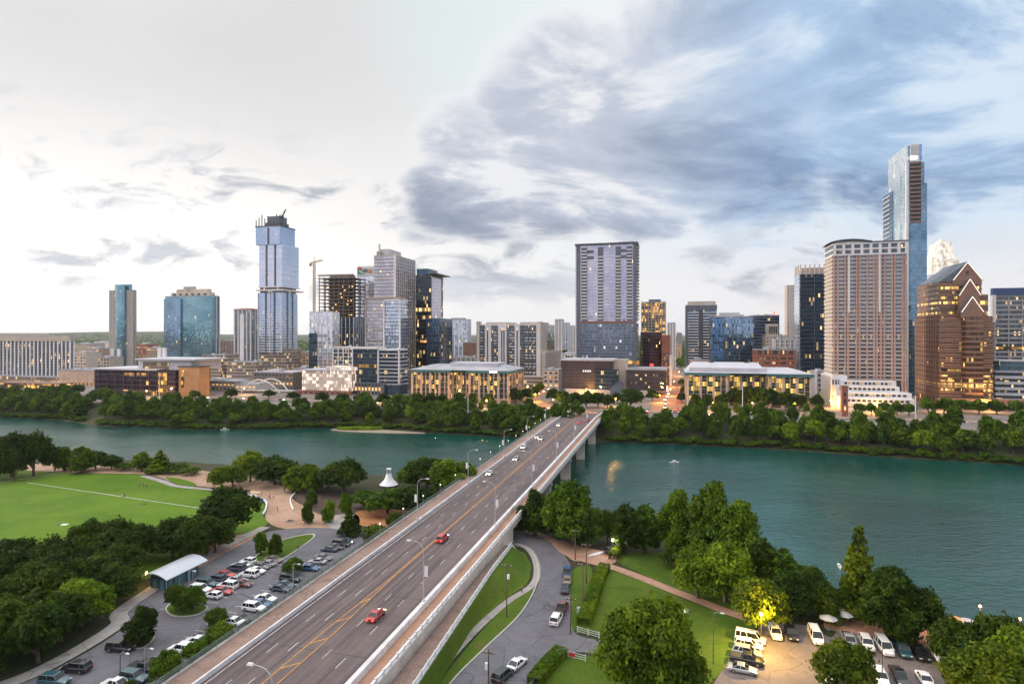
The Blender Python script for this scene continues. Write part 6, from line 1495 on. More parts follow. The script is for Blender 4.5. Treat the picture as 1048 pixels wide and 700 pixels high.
park([('sport utility','white',793.5,648,'white sport utility car under the lit yellow tree'),('sport utility','black',810,649,'black sport utility car beside the one under the lit tree'),('van','white',835,652,'white van standing alone at the top of the lot'),
 ('pickup','silver',868.7,656,'silver pickup at the left end of the patio row'),('sport utility','white',887,659,'white sport utility car second in the patio row'),('van','white',905,663,'white van third in the patio row'),('pickup','teal',923.5,665,'dark teal pickup in the patio row'),('pickup','black',940.7,668,'black pickup in the patio row'),('van','white',959.5,670,'white van at the right end of the patio row'),
 ('sport utility','white',901,694,'white car at the bottom edge left of the black pickup'),('pickup','black',920,693,'black pickup at the bottom edge of the lot'),('sedan','white',947,696,'white sedan at the bottom edge right of the black pickup')], GS, RG)
park([('van','white',768,654,'white van uppermost in the left stack of the lot'),('sport utility','white',766,661,'white sport utility car second in the left stack'),('sport utility','silver',764.5,668,'silver sport utility car in the left stack'),('pickup','black',764.5,675.5,'black pickup above the silver sedan'),('sedan','silver',760,685,'silver sedan lowest in the left stack')], RR-.15, RG)
park([('pickup','white',847,691,'white pickup half hidden by a small round tree')], GS, RG)
for kind, colr, x, y, rz_, lab in (('sport utility','white',569.5,634,1.25,'white sport utility car with a dark bonnet at the junction kerb'),('pickup','maroon',575,623,1.25,'maroon pickup parked ahead of the white car on the curved road'),('sedan','navy',578.5,602.5,1.42,'navy car parked on the curved road, nearest of three'),('sedan','tan',580.5,593.5,1.44,'brownish car between two blue cars on the curved road'),('pickup','blue',580.5,586,1.46,'blue pickup furthest along the curved road'),
  ('sedan','white',529,680,1.0,'white sedan parked at the bottom of the curved road'),('sport utility','black',515,692,1.0,'black sport utility car behind the white sedan at the bottom')):
    c = car(kind, colr, gpt(x, y+2, zl), rz_, lab, 'cars along the curved road')
    if 'dark bonnet' in lab: MB().box(1.2, 2.32, -.85, .85, .985, 1.03).build('bonnet', PAINT['black'], c)
car('sport utility', 'black', gpt(626.5, 565, zl), .7, 'black car by the short hedge and the white light', 'cars along the curved road')
zb_ = ZD+.012
def oncar(kind, colr, off, t, away, lab):
    p = st(BS+off, t, zd(t)+.012); car(kind, colr, p, GN if away else GS, lab, 'traffic on the bridge', True)
oncar('sedan','red',5.4,101,True,'bright red car driving away at the near end of the bridge'); oncar('sport utility','red',1.9,143,True,'second red car further along the bridge by the yellow line')
oncar('sedan','white',-7.6,215,False,'white car nearest of the oncoming traffic on the bridge'); oncar('sedan','silver',-4.6,243,False,'pair of bright headlights in the middle of the bridge'); oncar('sport utility','white',-7.6,268,False,'oncoming white sport utility car behind the bright pair')
oncar('sedan','tan',-7.8,298,False,'oncoming tan car in the outer lane far along the bridge'); oncar('sport utility','silver',-4.6,292,False,'oncoming silver car in the inner lane far along the bridge'); oncar('sedan','silver',-4.6,340,False,'oncoming silver sedan near the far end of the bridge'); oncar('sedan','red',5.4,352,True,'red taillit car reaching the far end of the bridge'); oncar('sport utility','maroon',8.6,362,True,'maroon car leaving the far end of the bridge')
# small city traffic: one mesh each at this size
def farcar(colr, away):
    mb = MB(); mb.box(-2.3,2.3,-.9,.9,.35,.95,0); mb.frustum((-1.7,1.1,-.84,.84),(-1.0,.4,-.66,.66),.95,1.5,1)
    for x in (-1.4,1.4):
        for y in (-.85,.85): mb.cyl((x,y-.1,.33),(x,y+.1,.33),.33,n=10,m=2)
    mb.box(2.3,2.36,-.8,-.25,.55,.8,3); mb.box(2.3,2.36,.25,.8,.55,.8,3); mb.box(-2.36,-2.3,-.8,-.3,.55,.85,4); mb.box(-2.36,-2.3,.3,.8,.55,.85,4)
    return mb.mesh('car', [PAINT[colr], M_cg, M_tyre, L_headon, L_tailon])
FC = {k: farcar(k, 0) for k in ('white','silver','black','red','navy','tan')}
cr_ = random.Random(8)
def fars(n, fn, lab, grp):
    for k in range(n):
        s_, t_, rz_ = fn(k); o = link('car', FC[cr_.choice(list(FC))], None, st(s_, t_, zc+.1), rz_); tag(o, lab, 'car', grp)
fars(16, lambda k: ((-4.5 if k % 2 else 4.5)+cr_.uniform(-1.5,1.5), 445+k*13, GS if k % 2 else GN), 'tiny car on the wide street between the office blocks', 'wide street traffic')
fars(9, lambda k: (-119+(2.5 if k % 2 else -2.5), 525+k*11, GS if k % 2 else GN), 'tiny car on the side street left of the copper building', 'side street traffic')
fars(10, lambda k: (-410+k*36+cr_.uniform(-8,8), 425+(3 if k % 2 else -3), RR if k % 2 else RL), 'tiny car on the waterfront road left of the bridge', 'waterfront traffic on the left')
fars(12, lambda k: (-25+k*27+cr_.uniform(-8,8), 425+(3 if k % 2 else -3), RR if k % 2 else RL), 'tiny car on the waterfront road right of the bridge', 'waterfront traffic on the right')
t_ = empty('delivery_truck', st(-68, 409, zc+.2), RR+2.6, 'white box truck turning at the far end of the bridge', 'truck')
MB().box(-3.2,1.6,-1.2,1.2,.8,3.4).build('box', PAINT['white'], t_); mb = MB(); mb.frustum((1.7,3.4,-1.1,1.1),(1.7,2.8,-1.0,1.0),.6,2.5); mb.build('cab', PAINT['white'], t_)
MB().box(2.95,3.25,-.9,.9,1.5,2.1).build('windscreen', M_cg, t_)
for x in (-2,2.4):
    for y in (-1.05,1.05): mb = MB(); mb.cyl((x,y-.15,.45),(x,y+.15,.45),.45,n=12); mb.build('wheel', M_tyre, t_)

# ------------------------------------------------------------------ lamps and poles
M_pole = simple('galvanised_pole', (.42,.42,.44), .45, .1, .8, metal=.5); M_dpole = simple('dark_pole', (.06,.05,.045), .7, .2, .8); M_wood = simple('pole_wood', (.085,.06,.045), .9, .25, .7); M_ban = simple('banner_cloth', (.70,.68,.72), .8, .08, 1.0)
L_lamp = simple('lamp_lens', (.62,.62,.60), .3, .05, 1)
def bridge_lamp():
    root = empty('street_lamp', (0,0,0), 0, '', 'street lamp', 'bridge lamps')
    mb = MB(); mb.cyl((0,0,0),(0,0,10),.13,.08,8); mb.lathe([(.28,0),(.28,.5),(.14,.7)],10); mb.build('pole', M_pole, root)
    mb = MB(); mb.tube([(0,0,9.9),(-.25,0,10.7),(-.9,0,11.3),(-1.8,0,11.55),(-2.7,0,11.6)], [.075,.07,.06,.055,.05], 6); mb.build('arm', M_pole, root)
    mb = MB(); mb.frustum((-3.5,-2.6,-.2,.2),(-3.35,-2.7,-.12,.12),11.5,11.75); mb.box(-3.42,-2.7,-.16,.16,11.45,11.5); mb.build('lamp_head', L_lamp, root)
    mb = MB(); mb.box(.16,.86,-.03,.03,5.0,7.0); mb.cyl((0,0,7.02),(.9,0,7.02),.03,n=5); mb.cyl((0,0,4.98),(.9,0,4.98),.03,n=5); mb.build('banner', M_ban, root)
    return root
bl = bridge_lamp(); first = True
ordn = ['nearest','second','third','fourth','fifth','sixth','furthest']
for i_, t_ in enumerate([62,107,155,199,243,290,332]):
    o = bl if first else copy_tree(bl); first = False
    o.location = st(BS+12.25, t_, ZD+1.0); o.rotation_euler = (0,0,-GA); o['label'] = f'bannered street lamp on the right barrier of the bridge, {ordn[i_]} of seven'
for i_, t_ in enumerate([155,198,244,286,330]):
    o = copy_tree(bl); o.location = st(BS-10.1, t_, ZD+.7); o.rotation_euler = (0,0,PI-GA); o['label'] = f'bannered street lamp on the left barrier of the bridge, {["nearest","second","third","fourth","furthest"][i_]} of five'
# low lamps along the bridge's left footway
def small_lamp():
    root = empty('footway_lamp', (0,0,0), 0, 'small globe lamp on the left footway rail of the bridge', 'lamp', 'footway lamps of the bridge')
    mb = MB(); mb.cyl((0,0,0),(0,0,2.6),.05,.04,6); mb.build('post', M_pole, root); mb = MB(); mb.lathe([(0,2.55),(.14,2.65),(.19,2.82),(.12,3.0),(0,3.05)],8); mb.build('globe', emit('globe_pale',(1.0,.95,.9),.9), root); return root
slp = small_lamp(); first = True
for t_ in range(128, 360, 14):
    o = slp if first else copy_tree(slp); first = False; o.location = st(BS-14.8, t_, ZD+.45)
def pole_thing(x, y, top, label, kind='utility', z=ZP):
    p = gpt(x, y, z); h = (y-top)*p.y/FPX; root = empty('utility_pole' if kind == 'utility' else 'lamp_post', p, -GA, label, 'utility pole' if kind == 'utility' else 'lamp post')
    mb = MB(); mb.cyl((0,0,-.3),(0,0,h),.15 if kind == 'utility' else .09,.09 if kind == 'utility' else .06,8); mb.build('pole', M_wood if kind == 'utility' else (M_dpole if kind != 'grey' else M_pole), root)
    if kind == 'utility':
        mb = MB(); mb.box(-1.1,1.1,-.06,.06,h-.7,h-.55); mb.build('crossarm', M_wood, root)
        for xx in (-.95,-.35,.95): mb = MB(); mb.lathe([(.05,h-.55),(.07,h-.45),(.04,h-.35),(0,h-.33)],6); mb.build('insulator', L_lamp, root, (xx,0,0))
    else:
        mb = MB(); mb.tube([(0,0,h-.1),(.5,0,h+.12),(1.3,0,h+.15)],.04,5); mb.build('arm', M_pole, root); mb = MB(); mb.frustum((1.15,1.85,-.15,.15),(1.25,1.75,-.1,.1),h+.05,h+.22); mb.build('lamp_head', L_lamp, root)
    return root, h
r, h = pole_thing(518.6,632,576,'wooden utility pole with a transformer on the grass strip by the footway'); mb = MB(); mb.cyl((.35,0,h-3.2),(.35,0,h-2.3),.25,n=10); mb.build('transformer', M_ban, r)
r, h = pole_thing(500,702,664,'wooden utility pole with a pale transformer at the bottom of the curved road'); mb = MB(); mb.cyl((-.35,0,h-3.4),(-.35,0,h-2.3),.25,n=10); mb.build('transformer', M_ban, r)
pole_thing(584,649,610,'wooden utility pole at the corner of the small junction'); pole_thing(596.5,623,575,'wooden utility pole beside the long clipped hedge'); pole_thing(600,597,555,'wooden utility pole standing on the pink path edge'); pole_thing(588.8,573,541,'wooden utility pole in front of the broad tree by the bridge')
pole_thing(730,679.5,627,'thin dark lamp post with a pale foot on the garden lawn','dark'); pole_thing(123,702,668,'orange brown lamp post at the bottom of the left car park','dark'); pole_thing(148,694,663,'thin lamp post between the dark cars of the left car park','grey'); pole_thing(193.5,606,584,'thin lamp post on the footway by the curved-roof pavilion','grey'); pole_thing(300,604,577,'lamp post among the dark trio of the fence row','grey')
pole_thing(903,700,664,'thin dark lamp post at the bottom of the hotel car park','dark')
mo = gpt(937,432,8); root = empty('flag_mast', mo, 0, 'tall white mast rising from the far shore trees on the right', 'mast'); mb = MB(); mb.cyl((0,0,0),(0,0,16),.35,.22,10); mb.build('pole', B_white, root); mb = MB(); mb.lathe([(.35,16),(.35,16.4),(0,16.7)],10); mb.build('cap', B_white, root)
for x, y, tp, lab in ((760,424,392,'white mast before the yellow lit office block'),(163,412,382,'white mast in front of the purple library'),(704,424,388,'grey mast at the left corner of the yellow lit office block'),(479,424,402,'thin white mast before the left green-eaved block')):
    p = gpt(x,y,ZC); root = empty('mast', p, 0, lab, 'mast'); h = (y-tp)*p.y/FPX; mb = MB(); mb.cyl((0,0,0),(0,0,h),.28,.18,8); mb.build('pole', B_white, root); mb = MB(); mb.lathe([(.5,0),(.5,.6),(.28,.8)],8); mb.build('foot', B_grey, root)
# lamps that are lit
def lit_lamp(x, y, h, label, colr, power, st_=12, r=.22, z=ZP, rad=.3):
    p = gpt(x, y, z); root = empty('garden_lamp', p, 0, label, 'lamp'); mb = MB(); mb.cyl((0,0,0),(0,0,h),.07,.05,6); mb.build('post', M_dpole, root)
    mb = MB(); mb.lathe([(0,h-.05),(r*.7,h+.05),(r,h+r),(r*.7,h+2*r-.05),(0,h+2*r+.02)],10); mb.build('globe', emit('globe_%d_%d' % (int(colr[1]*100), int(st_)), colr, st_), root)
    l = bpy.data.lights.new('bulb', 'POINT'); l.energy = power; l.color = colr; l.shadow_soft_size = rad; l.specular_factor = .15; lo = bpy.data.objects.new('bulb', l); col.objects.link(lo); lo.parent = root; lo.location = (0,-(r+rad+.12),h+r); 
    return root
WARM = (1.0,.50,.14); YEL = (1.0,.60,.12)
p_ = gpt(780, 641, ZP)
lit_lamp(779, 668, 6.8, 'lit lamp glowing yellow inside the round tree at the car park edge', YEL, 8500, 6, .3)
lit_lamp(883, 640, 4.2, 'small orange lamp between the cypress and the dark round tree', WARM, 260, 10)
lit_lamp(957, 645, 4.6, 'bright orange lamp on the patio behind the dark tree', WARM, 700, 16, .32)
lit_lamp(1003, 643, 4.2, 'orange lamp at the right end of the patio wall', WARM, 420, 12)
lit_lamp(1044, 656, 4.0, 'orange lamp by the pool at the right edge', WARM, 420, 12)
lit_lamp(627, 566, 3.2, 'white lamp shining in the trees by the short hedge', (1.0,.93,.75), 500, 14, .3)
lit_lamp(150, 600, 3.0, 'yellow lamp at the left end of the curved-roof pavilion', YEL, 420, 10)
for i_, (x, y, lab) in enumerate(((470,418,'warm street lamp left of the waterfront uplit trees'),(498,418,'warm street lamp among the left uplit trees'),(730,421,'warm street lamp at the left corner trees of the yellow lit block'),(770,421,'warm street lamp before the middle of the yellow lit block'),(540,402,'warm street lamp on the side street'),(556,392,'warm street lamp further up the side street'),(686,405,'warm street lamp on the wide street'),(850,418,'warm street lamp by the brick campanile'),(895,423,'warm street lamp under the white terrace block'),(960,421,'warm street lamp under the gabled tower'),(150,407,'warm street lamp before the purple library'),(205,406,'warm street lamp by the ochre block'),(445,416,'warm street lamp at the left corner of the left green-eaved block'),(525,412,'warm street lamp at the right corner of the left green-eaved block'),(675,412,'warm street lamp at the mouth of the wide street'),(812,421,'warm street lamp at the right corner of the yellow lit block'),(600,405,'warm street lamp before the copper civic building'),(250,404,'warm street lamp by the arched footbridge'),(395,412,'warm street lamp at the foot of the stepped tower'),(1010,421,'warm street lamp at the right edge under the terraces'),(566,417,'warm street lamp where the side street meets the bridge'),(548,411,'warm street lamp on the bend of the side street'),(566,384,'warm street lamp far up the side street'),(690,396,'warm street lamp in the middle of the wide street'),(695,385,'warm street lamp far up the wide street'),(630,416,'warm street lamp among the trees before the copper building'))):
    lit_lamp(x, y, 5.5, lab, WARM, 8500, 6, .4, ZC, .5)
# ------------------------------------------------------------------ small buildings and things
M_metal = simple('zinc_roof', (.48,.51,.56), .4, .08, .3, metal=.4); M_tealp = simple('teal_panel', (.06,.19,.23), .5, .15, .4)
p = gpt(150, 603, ZP); r = empty('pavilion', p, -GA, 'small pavilion with a curved zinc roof at the edge of the dark wood', 'pavilion')
W_, L_ = 5.6, 10.5
MB().box(.5,W_-.5,.6,L_-.6,-.2,3.0).build('wall', B_dark, r)
for k in range(5): MB().box(W_-.52,W_-.44,1.0+k*1.8,2.1+k*1.8,.1,2.4).build('door', M_tealp, r)
for k in range(2): MB().box(1.2+k*2,2.3+k*2,.52,.62,.1,2.3).build('door', M_tealp, r)
mb = MB(); n_ = 14; arc = [(-.9+(W_+1.8)*k/n_, 3.1+1.5*math.sin(PI*(.08+.84*k/n_))-.35) for k in range(n_+1)]
for (xa,za),(xb,zb2) in zip(arc[:-1],arc[1:]):
    mb.face([(xa,-1,za),(xb,-1,zb2),(xb,L_+1,zb2),(xa,L_+1,za)]); mb.face([(xa,L_+1,za-.16),(xb,L_+1,zb2-.16),(xb,-1,zb2-.16),(xa,-1,za-.16)]); mb.face([(xa,-1,za-.16),(xb,-1,zb2-.16),(xb,-1,zb2),(xa,-1,za)]); mb.face([(xb,L_+1,zb2-.16),(xa,L_+1,za-.16),(xa,L_+1,za),(xb,L_+1,zb2)])
mb.build('curved_roof', M_metal, r)
for y in (-.6,3.2,7,L_+.6): mb = MB(); mb.cyl((W_+.5,y,0),(W_+.5,y,3.2),.09,n=8); mb.build('column', M_pole, r)
pxpoly('pavilion_forecourt', [(146,612),(160,604),(188,588),(184,583),(150,603)], ZP+.04, M_conc, False)
# white tent by the shore
p = gpt(398, 497, ZP); p.z = float(terrain(p.x,p.y)); r = empty('tent', p, 0, 'white flared fabric tent with a square lantern on the near shore', 'tent'); r.scale = (.85,.85,.9)
mb = MB(); mb.lathe([(4.2,.6),(3.4,1.3),(2.4,2.2),(1.7,3.2),(1.3,4.4),(1.15,5.2)],16); mb.build('canopy', simple('tent_cloth',(.78,.78,.80),.7,.05,1), r, smooth=True)
mb = MB()
for a in range(4): x, y = 1.0*math.cos(PI/4+a*PI/2), 1.0*math.sin(PI/4+a*PI/2); mb.box(x-.13,x+.13,y-.13,y+.13,5.1,7.0)
mb.frustum((-1.1,1.1,-1.1,1.1),(-.9,.9,-.9,.9),7.0,7.4); mb.build('lantern', B_white, r)
for a in range(8): mb = MB(); x, y = 4.1*math.cos(a*PI/4), 4.1*math.sin(a*PI/4); mb.cyl((x,y,-.4),(x,y,.75),.08,n=6); mb.build('post', M_pole, r)
# pergola kiosk and seat walls by the plaza
p = gpt(261, 511, ZP); r = empty('kiosk', p, -GA, 'small tan roofed kiosk at the corner of the lawn and the plaza', 'kiosk'); MB().box(-2.2,2.2,-1.4,1.4,2.3,2.55).build('roof', simple('tan_roof',(.45,.30,.20),.8), r)
for x in (-1.9,1.9):
    for y in (-1.1,1.1): MB().box(x-.1,x+.1,y-.1,y+.1,0,2.3).build('post', B_white, r)
MB().box(-1.6,1.6,-.8,.8,0,1.0).build('counter', B_cream, r)
for x, y, lab in ((253,506,'blue waste bin left of the tan kiosk'),(268,514,'blue waste bin right of the tan kiosk')):
    q = gpt(x,y,ZP); rr = empty('waste_bin', q, 0, lab, 'bin'); mb = MB(); mb.lathe([(0,.02),(.42,.02),(.5,1.1),(.5,1.15)],12); mb.build('body', paint('bin_blue',(.03,.10,.35)), rr); mb = MB(); mb.lathe([(.54,1.15),(.5,1.3),(0,1.38)],12); mb.build('lid', B_dark, rr)
mb = MB(); pts = smooth_line([gpt(x,y,ZP)[:2] for x, y in [(247,503.5),(262,508.5),(272,514),(272,522),(269,527)]]); rb = ribbon(pts,.5); n_ = len(pts)
for i in range(n_-1): mb.prism([rb[i],rb[i+1],rb[2*n_-2-i],rb[2*n_-1-i]], ZP-.1, ZP+.6, bottom=False)
tag(mb.build('seat_wall', B_white), 'curved white seat wall between the lawn and the gravel plaza', 'wall')
mb = MB(); pts = smooth_line([gpt(x,y,ZP)[:2] for x, y in [(300,522),(297,512),(302,505)]]+[gpt(x,y,ZP)[:2] for x, y in [(316,526),(310,533)]][:0]); rb = ribbon(pts,.4); n_ = len(pts)
for i in range(n_-1): mb.prism([rb[i],rb[i+1],rb[2*n_-2-i],rb[2*n_-1-i]], ZP-.1, ZP+.5, bottom=False)
tag(mb.build('planter_wall', B_white), 'curved low white wall round the plaza planting bed', 'wall')
for x0_, x1_, y_, lab in ((292,304,535,'square planter bed left of the young plaza trees'),(310,324,536,'square planter bed at the foot of the leftmost young tree'),(331,344,536,'square planter bed at the foot of the second young tree')):
    q0, q1 = gpt(x0_,y_,ZP), gpt(x1_,y_-5,ZP); rr = empty('planter', q0, 0, lab, 'planter'); MB().box(0,abs(q1.x-q0.x),0,2.4,-.1,.35).build('kerb', M_kerb, rr); MB().box(.15,abs(q1.x-q0.x)-.15,.15,2.25,.30,.37).build('soil', M_mulch, rr)
# gates, cabinet, canoes, wall
def gate(xa, ya, xb, yb, lab, sign=False):
    a, b2 = gpt(xa,ya,ZP), gpt(xb,yb,ZP); d = b2-a; L = d.length; rr = empty('gate', a, math.atan2(d.y,d.x), lab, 'gate')
    for x in (0,L/2,L): MB().box(x-.08,x+.08,-.08,.08,0,1.25).build('post', B_white, rr)
    for z in (.35,.75,1.15): MB().box(0,L,-.1,-.08,z-.06,z+.06).build('rail', B_white, rr)
    if sign: MB().box(L*.3,L*.55,-.16,-.11,.4,1.1).build('sign_panel', simple('sign_red2',(.5,.03,.05),.5), rr)
gate(591,647,613,653,'white rail gate on the lawn side of the small junction'); gate(576,671,599,677,'white rail gate with a red panel below the small junction', True)
q = gpt(593.5,628,ZP); rr = empty('utility_cabinet', q, -GA, 'pale green utility cabinet beside the long hedge', 'cabinet'); MB().box(-.6,.6,-.4,.4,0,1.3).build('body', simple('cabinet_green',(.30,.42,.38),.6), rr); MB().box(-.55,.55,-.43,-.4,.1,1.2).build('door', simple('cabinet_green2',(.36,.48,.44),.6), rr)
for xa, ya, rz_, lab in ((609,568,.6,'white upturned canoe on the forecourt, left of two'),(617,566,.65,'white upturned canoe on the forecourt, right of two')):
    q = gpt(xa,ya,ZP); mb = MB(); n_ = 10
    for i in range(n_):
        for j in range(6):
            def P_(i,j): u = i/n_*2-1; w2_ = .48*(1-u*u)**.6; a = PI*j/6; return (u*2.6, w2_*math.cos(a), .18+.42*math.sin(a)*(1-.55*u*u)**.5*(.35+.65*(1-u*u)**.4))
            mb.face([P_(i,j),P_(i+1,j),P_(i+1,j+1),P_(i,j+1)])
    rr = empty('canoe', q, rz_, lab, 'canoe'); mb.build('hull', B_white, rr, smooth=True)
    for x in (-1.3,1.3): MB().box(x-.06,x+.06,-.6,.6,0,.22).build('trestle', M_wood, rr)
mb = MB(); pts = smooth_line([gpt(x,y,6.13)[:2] for x, y in [(890,622),(945,628.4),(1000,640),(1040,646),(1088,651)]]); rb = ribbon(pts,.6); n_ = len(pts)
for i in range(n_-1): mb.prism([rb[i],rb[i+1],rb[2*n_-2-i],rb[2*n_-1-i]], -1, 6.85, bottom=False)
tag(mb.build('terrace_wall', B_stone), 'stone terrace wall along the water behind the patio lamps', 'wall')
pxpoly('pool', [(976,657),(990,654),(1012,656),(1034,661),(1030,665),(1000,663),(980,661)], ZP+.17, glass('pool_water', (.03,.45,.50), 50, 50, (.03,.45,.50), .01, .01, lit=0, metal=0.0, rough=.1, wob=0, tintvar=0))
M_umb = simple('umbrella_cloth', (.42,.42,.45), .8, .08, 1); M_umb_lit = simple('umbrella_lamplit', (.55,.28,.12), .8, .08, 1)  # second cloth is tinted orange to carry the patio lamp's glow
for x, y, mt, lab in ((864,640,M_umb,'grey patio umbrella right of the lone white van'),(848,644,M_umb,'grey patio umbrella beside the car park corner tree'),(966,645,M_umb_lit,'orange patio umbrella lit by the bright lamp'),(978,646,M_umb_lit,'orange-lit patio umbrella second from the bright lamp'),(990,648,M_umb,'grey patio umbrella near the pool')):
    q = gpt(x,y,ZP+.13); rr = empty('patio_umbrella', q, 0, lab, 'umbrella'); mb = MB(); mb.lathe([(1.7,2.25),(.9,2.65),(0,2.95)],8,c=(0,0)); mb.lathe([(1.7,2.22),(1.7,2.25)],8); mb.build('canopy', mt, rr); mb = MB(); mb.cyl((0,0,0),(0,0,2.9),.035,n=6); mb.lathe([(.35,0),(.35,.08),(0,.1)],10); mb.build('pole', M_pole, rr)
    tb = empty('patio_table', q+Vector((1.5,.6,0)), 0, 'small round table by the '+lab.replace('patio umbrella','umbrella')[:60], 'table'); mb = MB(); mb.lathe([(.5,.7),(.5,.74),(0,.74)],12); mb.build('top', M_wood, tb); mb = MB(); mb.cyl((0,0,0),(0,0,.7),.05,n=6); mb.build('leg', M_dpole, tb)
# boats
def boat(x, y, L, lab, colr, rz_, rower=True):
    q = gpt(x,y,0); rr = empty('boat', q, rz_, lab, 'boat'); mb = MB(); n_ = 10
    for i in range(n_):
        def sec(i): u = i/n_*2-1; w2_ = L*.13*(1-abs(u)**2.4)+.02; return [(u*L/2,-w2_,.45+.12*u*u),(u*L/2,-w2_*.7,.02),(u*L/2,w2_*.7,.02),(u*L/2,w2_,.45+.12*u*u)]
        A, Bq = sec(i), sec(i+1)
        for j in range(3): mb.face([A[j],Bq[j],Bq[j+1],A[j+1]])
        mb.face([A[3],Bq[3],(Bq[3][0],Bq[3][1]*.85,.4),(A[3][0],A[3][1]*.85,.4)]); mb.face([(A[0][0],A[0][1],.38),(A[3][0],A[3][1],.38),(Bq[3][0],Bq[3][1],.38),(Bq[0][0],Bq[0][1],.38)])
    mb.build('hull', colr, rr)
    MB().box(-.2,.2,-L*.1,L*.1,.4,.5).build('seat', M_wood, rr); return rr, q
boat(116,438.5,4.5,'dark kayak on the bright water at left',PAINT['black'],.5); b_, _ = boat(230,439.8,5.5,'white launch near the far shore on the left',PAINT['white'],.2); MB().box(-.9,.8,-.55,.55,.5,1.5).build('cabin', PAINT['white'], b_)
b_, _ = boat(690,473.5,5.0,'white boat on the teal water right of the bridge',PAINT['white'],.1); MB().box(-.7,.6,-.45,.45,.5,1.3).build('cabin', PAINT['white'], b_)
boat(859,580,3.4,'small white dinghy beside the pointed cypress',PAINT['white'],1.3); boat(724,522,3.2,'tiny pale rowing boat off the tallest shore tree',PAINT['silver'],.3)
# ------------------------------------------------------------------ people
SKIN = simple('skin', (.42,.24,.17), .6, .08, 3); CLOTH = {k: simple('cloth_'+k, c, .85, .12, 3) for k, c in {'white':(.7,.7,.7),'red':(.45,.05,.04),'blue':(.06,.12,.35),'black':(.03,.03,.03),'green':(.08,.25,.10),'grey':(.25,.25,.27),'khaki':(.32,.26,.17)}.items()}
HAIRM = simple('hair', (.05,.03,.02), .7, .2, 5)
def skin_mesh(name, J, E, sub=1):
    me = bpy.data.meshes.new(name); me.from_pydata([j[:3] for j in J], E, []); o = bpy.data.objects.new(name, me); col.objects.link(o)
    o.modifiers.new('s','SKIN'); sv = me.skin_vertices[0].data if me.skin_vertices else None
    if sv is None:
        bm = bmesh.new(); bm.from_mesh(me); bm.verts.layers.skin.verify(); bm.to_mesh(me); bm.free(); sv = me.skin_vertices[0].data
    for i, j in enumerate(J): sv[i].radius = (j[3], j[3]*(j[4] if len(j) > 4 else 1)); sv[i].use_root = (i == 0)
    s = o.modifiers.new('d','SUBSURF'); s.levels = sub
    dg = bpy.context.evaluated_depsgraph_get(); r = bpy.data.meshes.new_from_object(o.evaluated_get(dg)); bpy.data.objects.remove(o); r.name = name
    for f in r.polygons: f.use_smooth = True
    return r
def figure(pose, step=0.0):
    S = 1.0
    if pose == 'sit':
        J = [(0,0,.16,.13),(0,.03,.40,.13),(0,.02,.58,.12),(0,0,.66,.055),(0,-.01,.76,.085),(0,-.01,.86,.07),(.10,-.02,.15,.085),(.16,-.42,.42,.06),(.16,-.50,.06,.04),(.16,-.68,.05,.035),(-.10,-.02,.15,.085),(-.16,-.42,.42,.06),(-.16,-.50,.06,.04),(-.16,-.68,.05,.035),(.19,0,.56,.05),(.27,-.10,.32,.038),(.20,-.34,.36,.03),(-.19,0,.56,.05),(-.27,-.10,.32,.038),(-.20,-.34,.36,.03)]
        head = (0,-.01,.83)
    else:
        J = [(0,0,.94,.13),(0,0,1.18,.13),(0,0,1.38,.12),(0,0,1.50,.055),(0,-.01,1.58,.085),(0,-.01,1.70,.07),(.09,0,.88,.09),(.11,-.12*step-.02,.48,.06),(.11,.16*step,.09,.04),(.11,.16*step-.17,.04,.035),(-.09,0,.88,.09),(-.11,.12*step-.02,.48,.06),(-.11,-.20*step,.09,.04),(-.11,-.20*step-.17,.04,.035),(.19,0,1.38,.05),(.25,.08*step,1.12,.038),(.24,-.06,.86,.03),(-.19,0,1.38,.05),(-.25,-.08*step,1.12,.038),(-.24,-.10*step-.05,.86,.03)]
        head = (0,-.01,1.67)
    E = [(0,1),(1,2),(2,3),(3,4),(4,5),(0,6),(6,7),(7,8),(8,9),(0,10),(10,11),(11,12),(12,13),(2,14),(14,15),(15,16),(2,17),(17,18),(18,19)]
    body = skin_mesh('body', J, E, 2); body.materials.append(SKIN)
    g = lambda ids, k: [(J[i][0],J[i][1],J[i][2],J[i][3]*k) for i in ids]
    shirt = skin_mesh('shirt', g([0,1,2,14,15,17,18],1.14), [(0,1),(1,2),(2,3),(3,4),(2,5),(5,6)]); trousers = skin_mesh('trousers', g([0,6,7,8,10,11,12],1.16), [(0,1),(1,2),(2,3),(0,4),(4,5),(5,6)])
    hb = MB(); hb.lathe([(.0,.11),(.06,.10),(.098,.05),(.105,-.01),(.09,-.07)],10); hair = hb.mesh('hair', HAIRM, True)
    return body, shirt, trousers, hair, head
FIG = {'sit': figure('sit'), 'stand': figure('stand',0.0), 'walk': figure('walk',1.0)}
def person(pose, x, y, top, legs, rz_, lab, z=ZP+.06, group=None):
    q = gpt(x,y,z); rr = empty('person', q, rz_, lab, 'person', group); b_, s_, t2, h_, hd = FIG[pose]
    link('body', b_, rr); o = link('shirt', s_, rr); o2 = link('trousers', t2, rr); hh = link('hair', h_, rr, (hd[0],hd[1]+.015,hd[2]))
    for oo, k in ((o,top),(o2,legs)):
        if not oo.data.materials: oo.data.materials.append(CLOTH['grey'])
        oo.material_slots[0].link = 'OBJECT'; oo.material_slots[0].material = CLOTH[k]
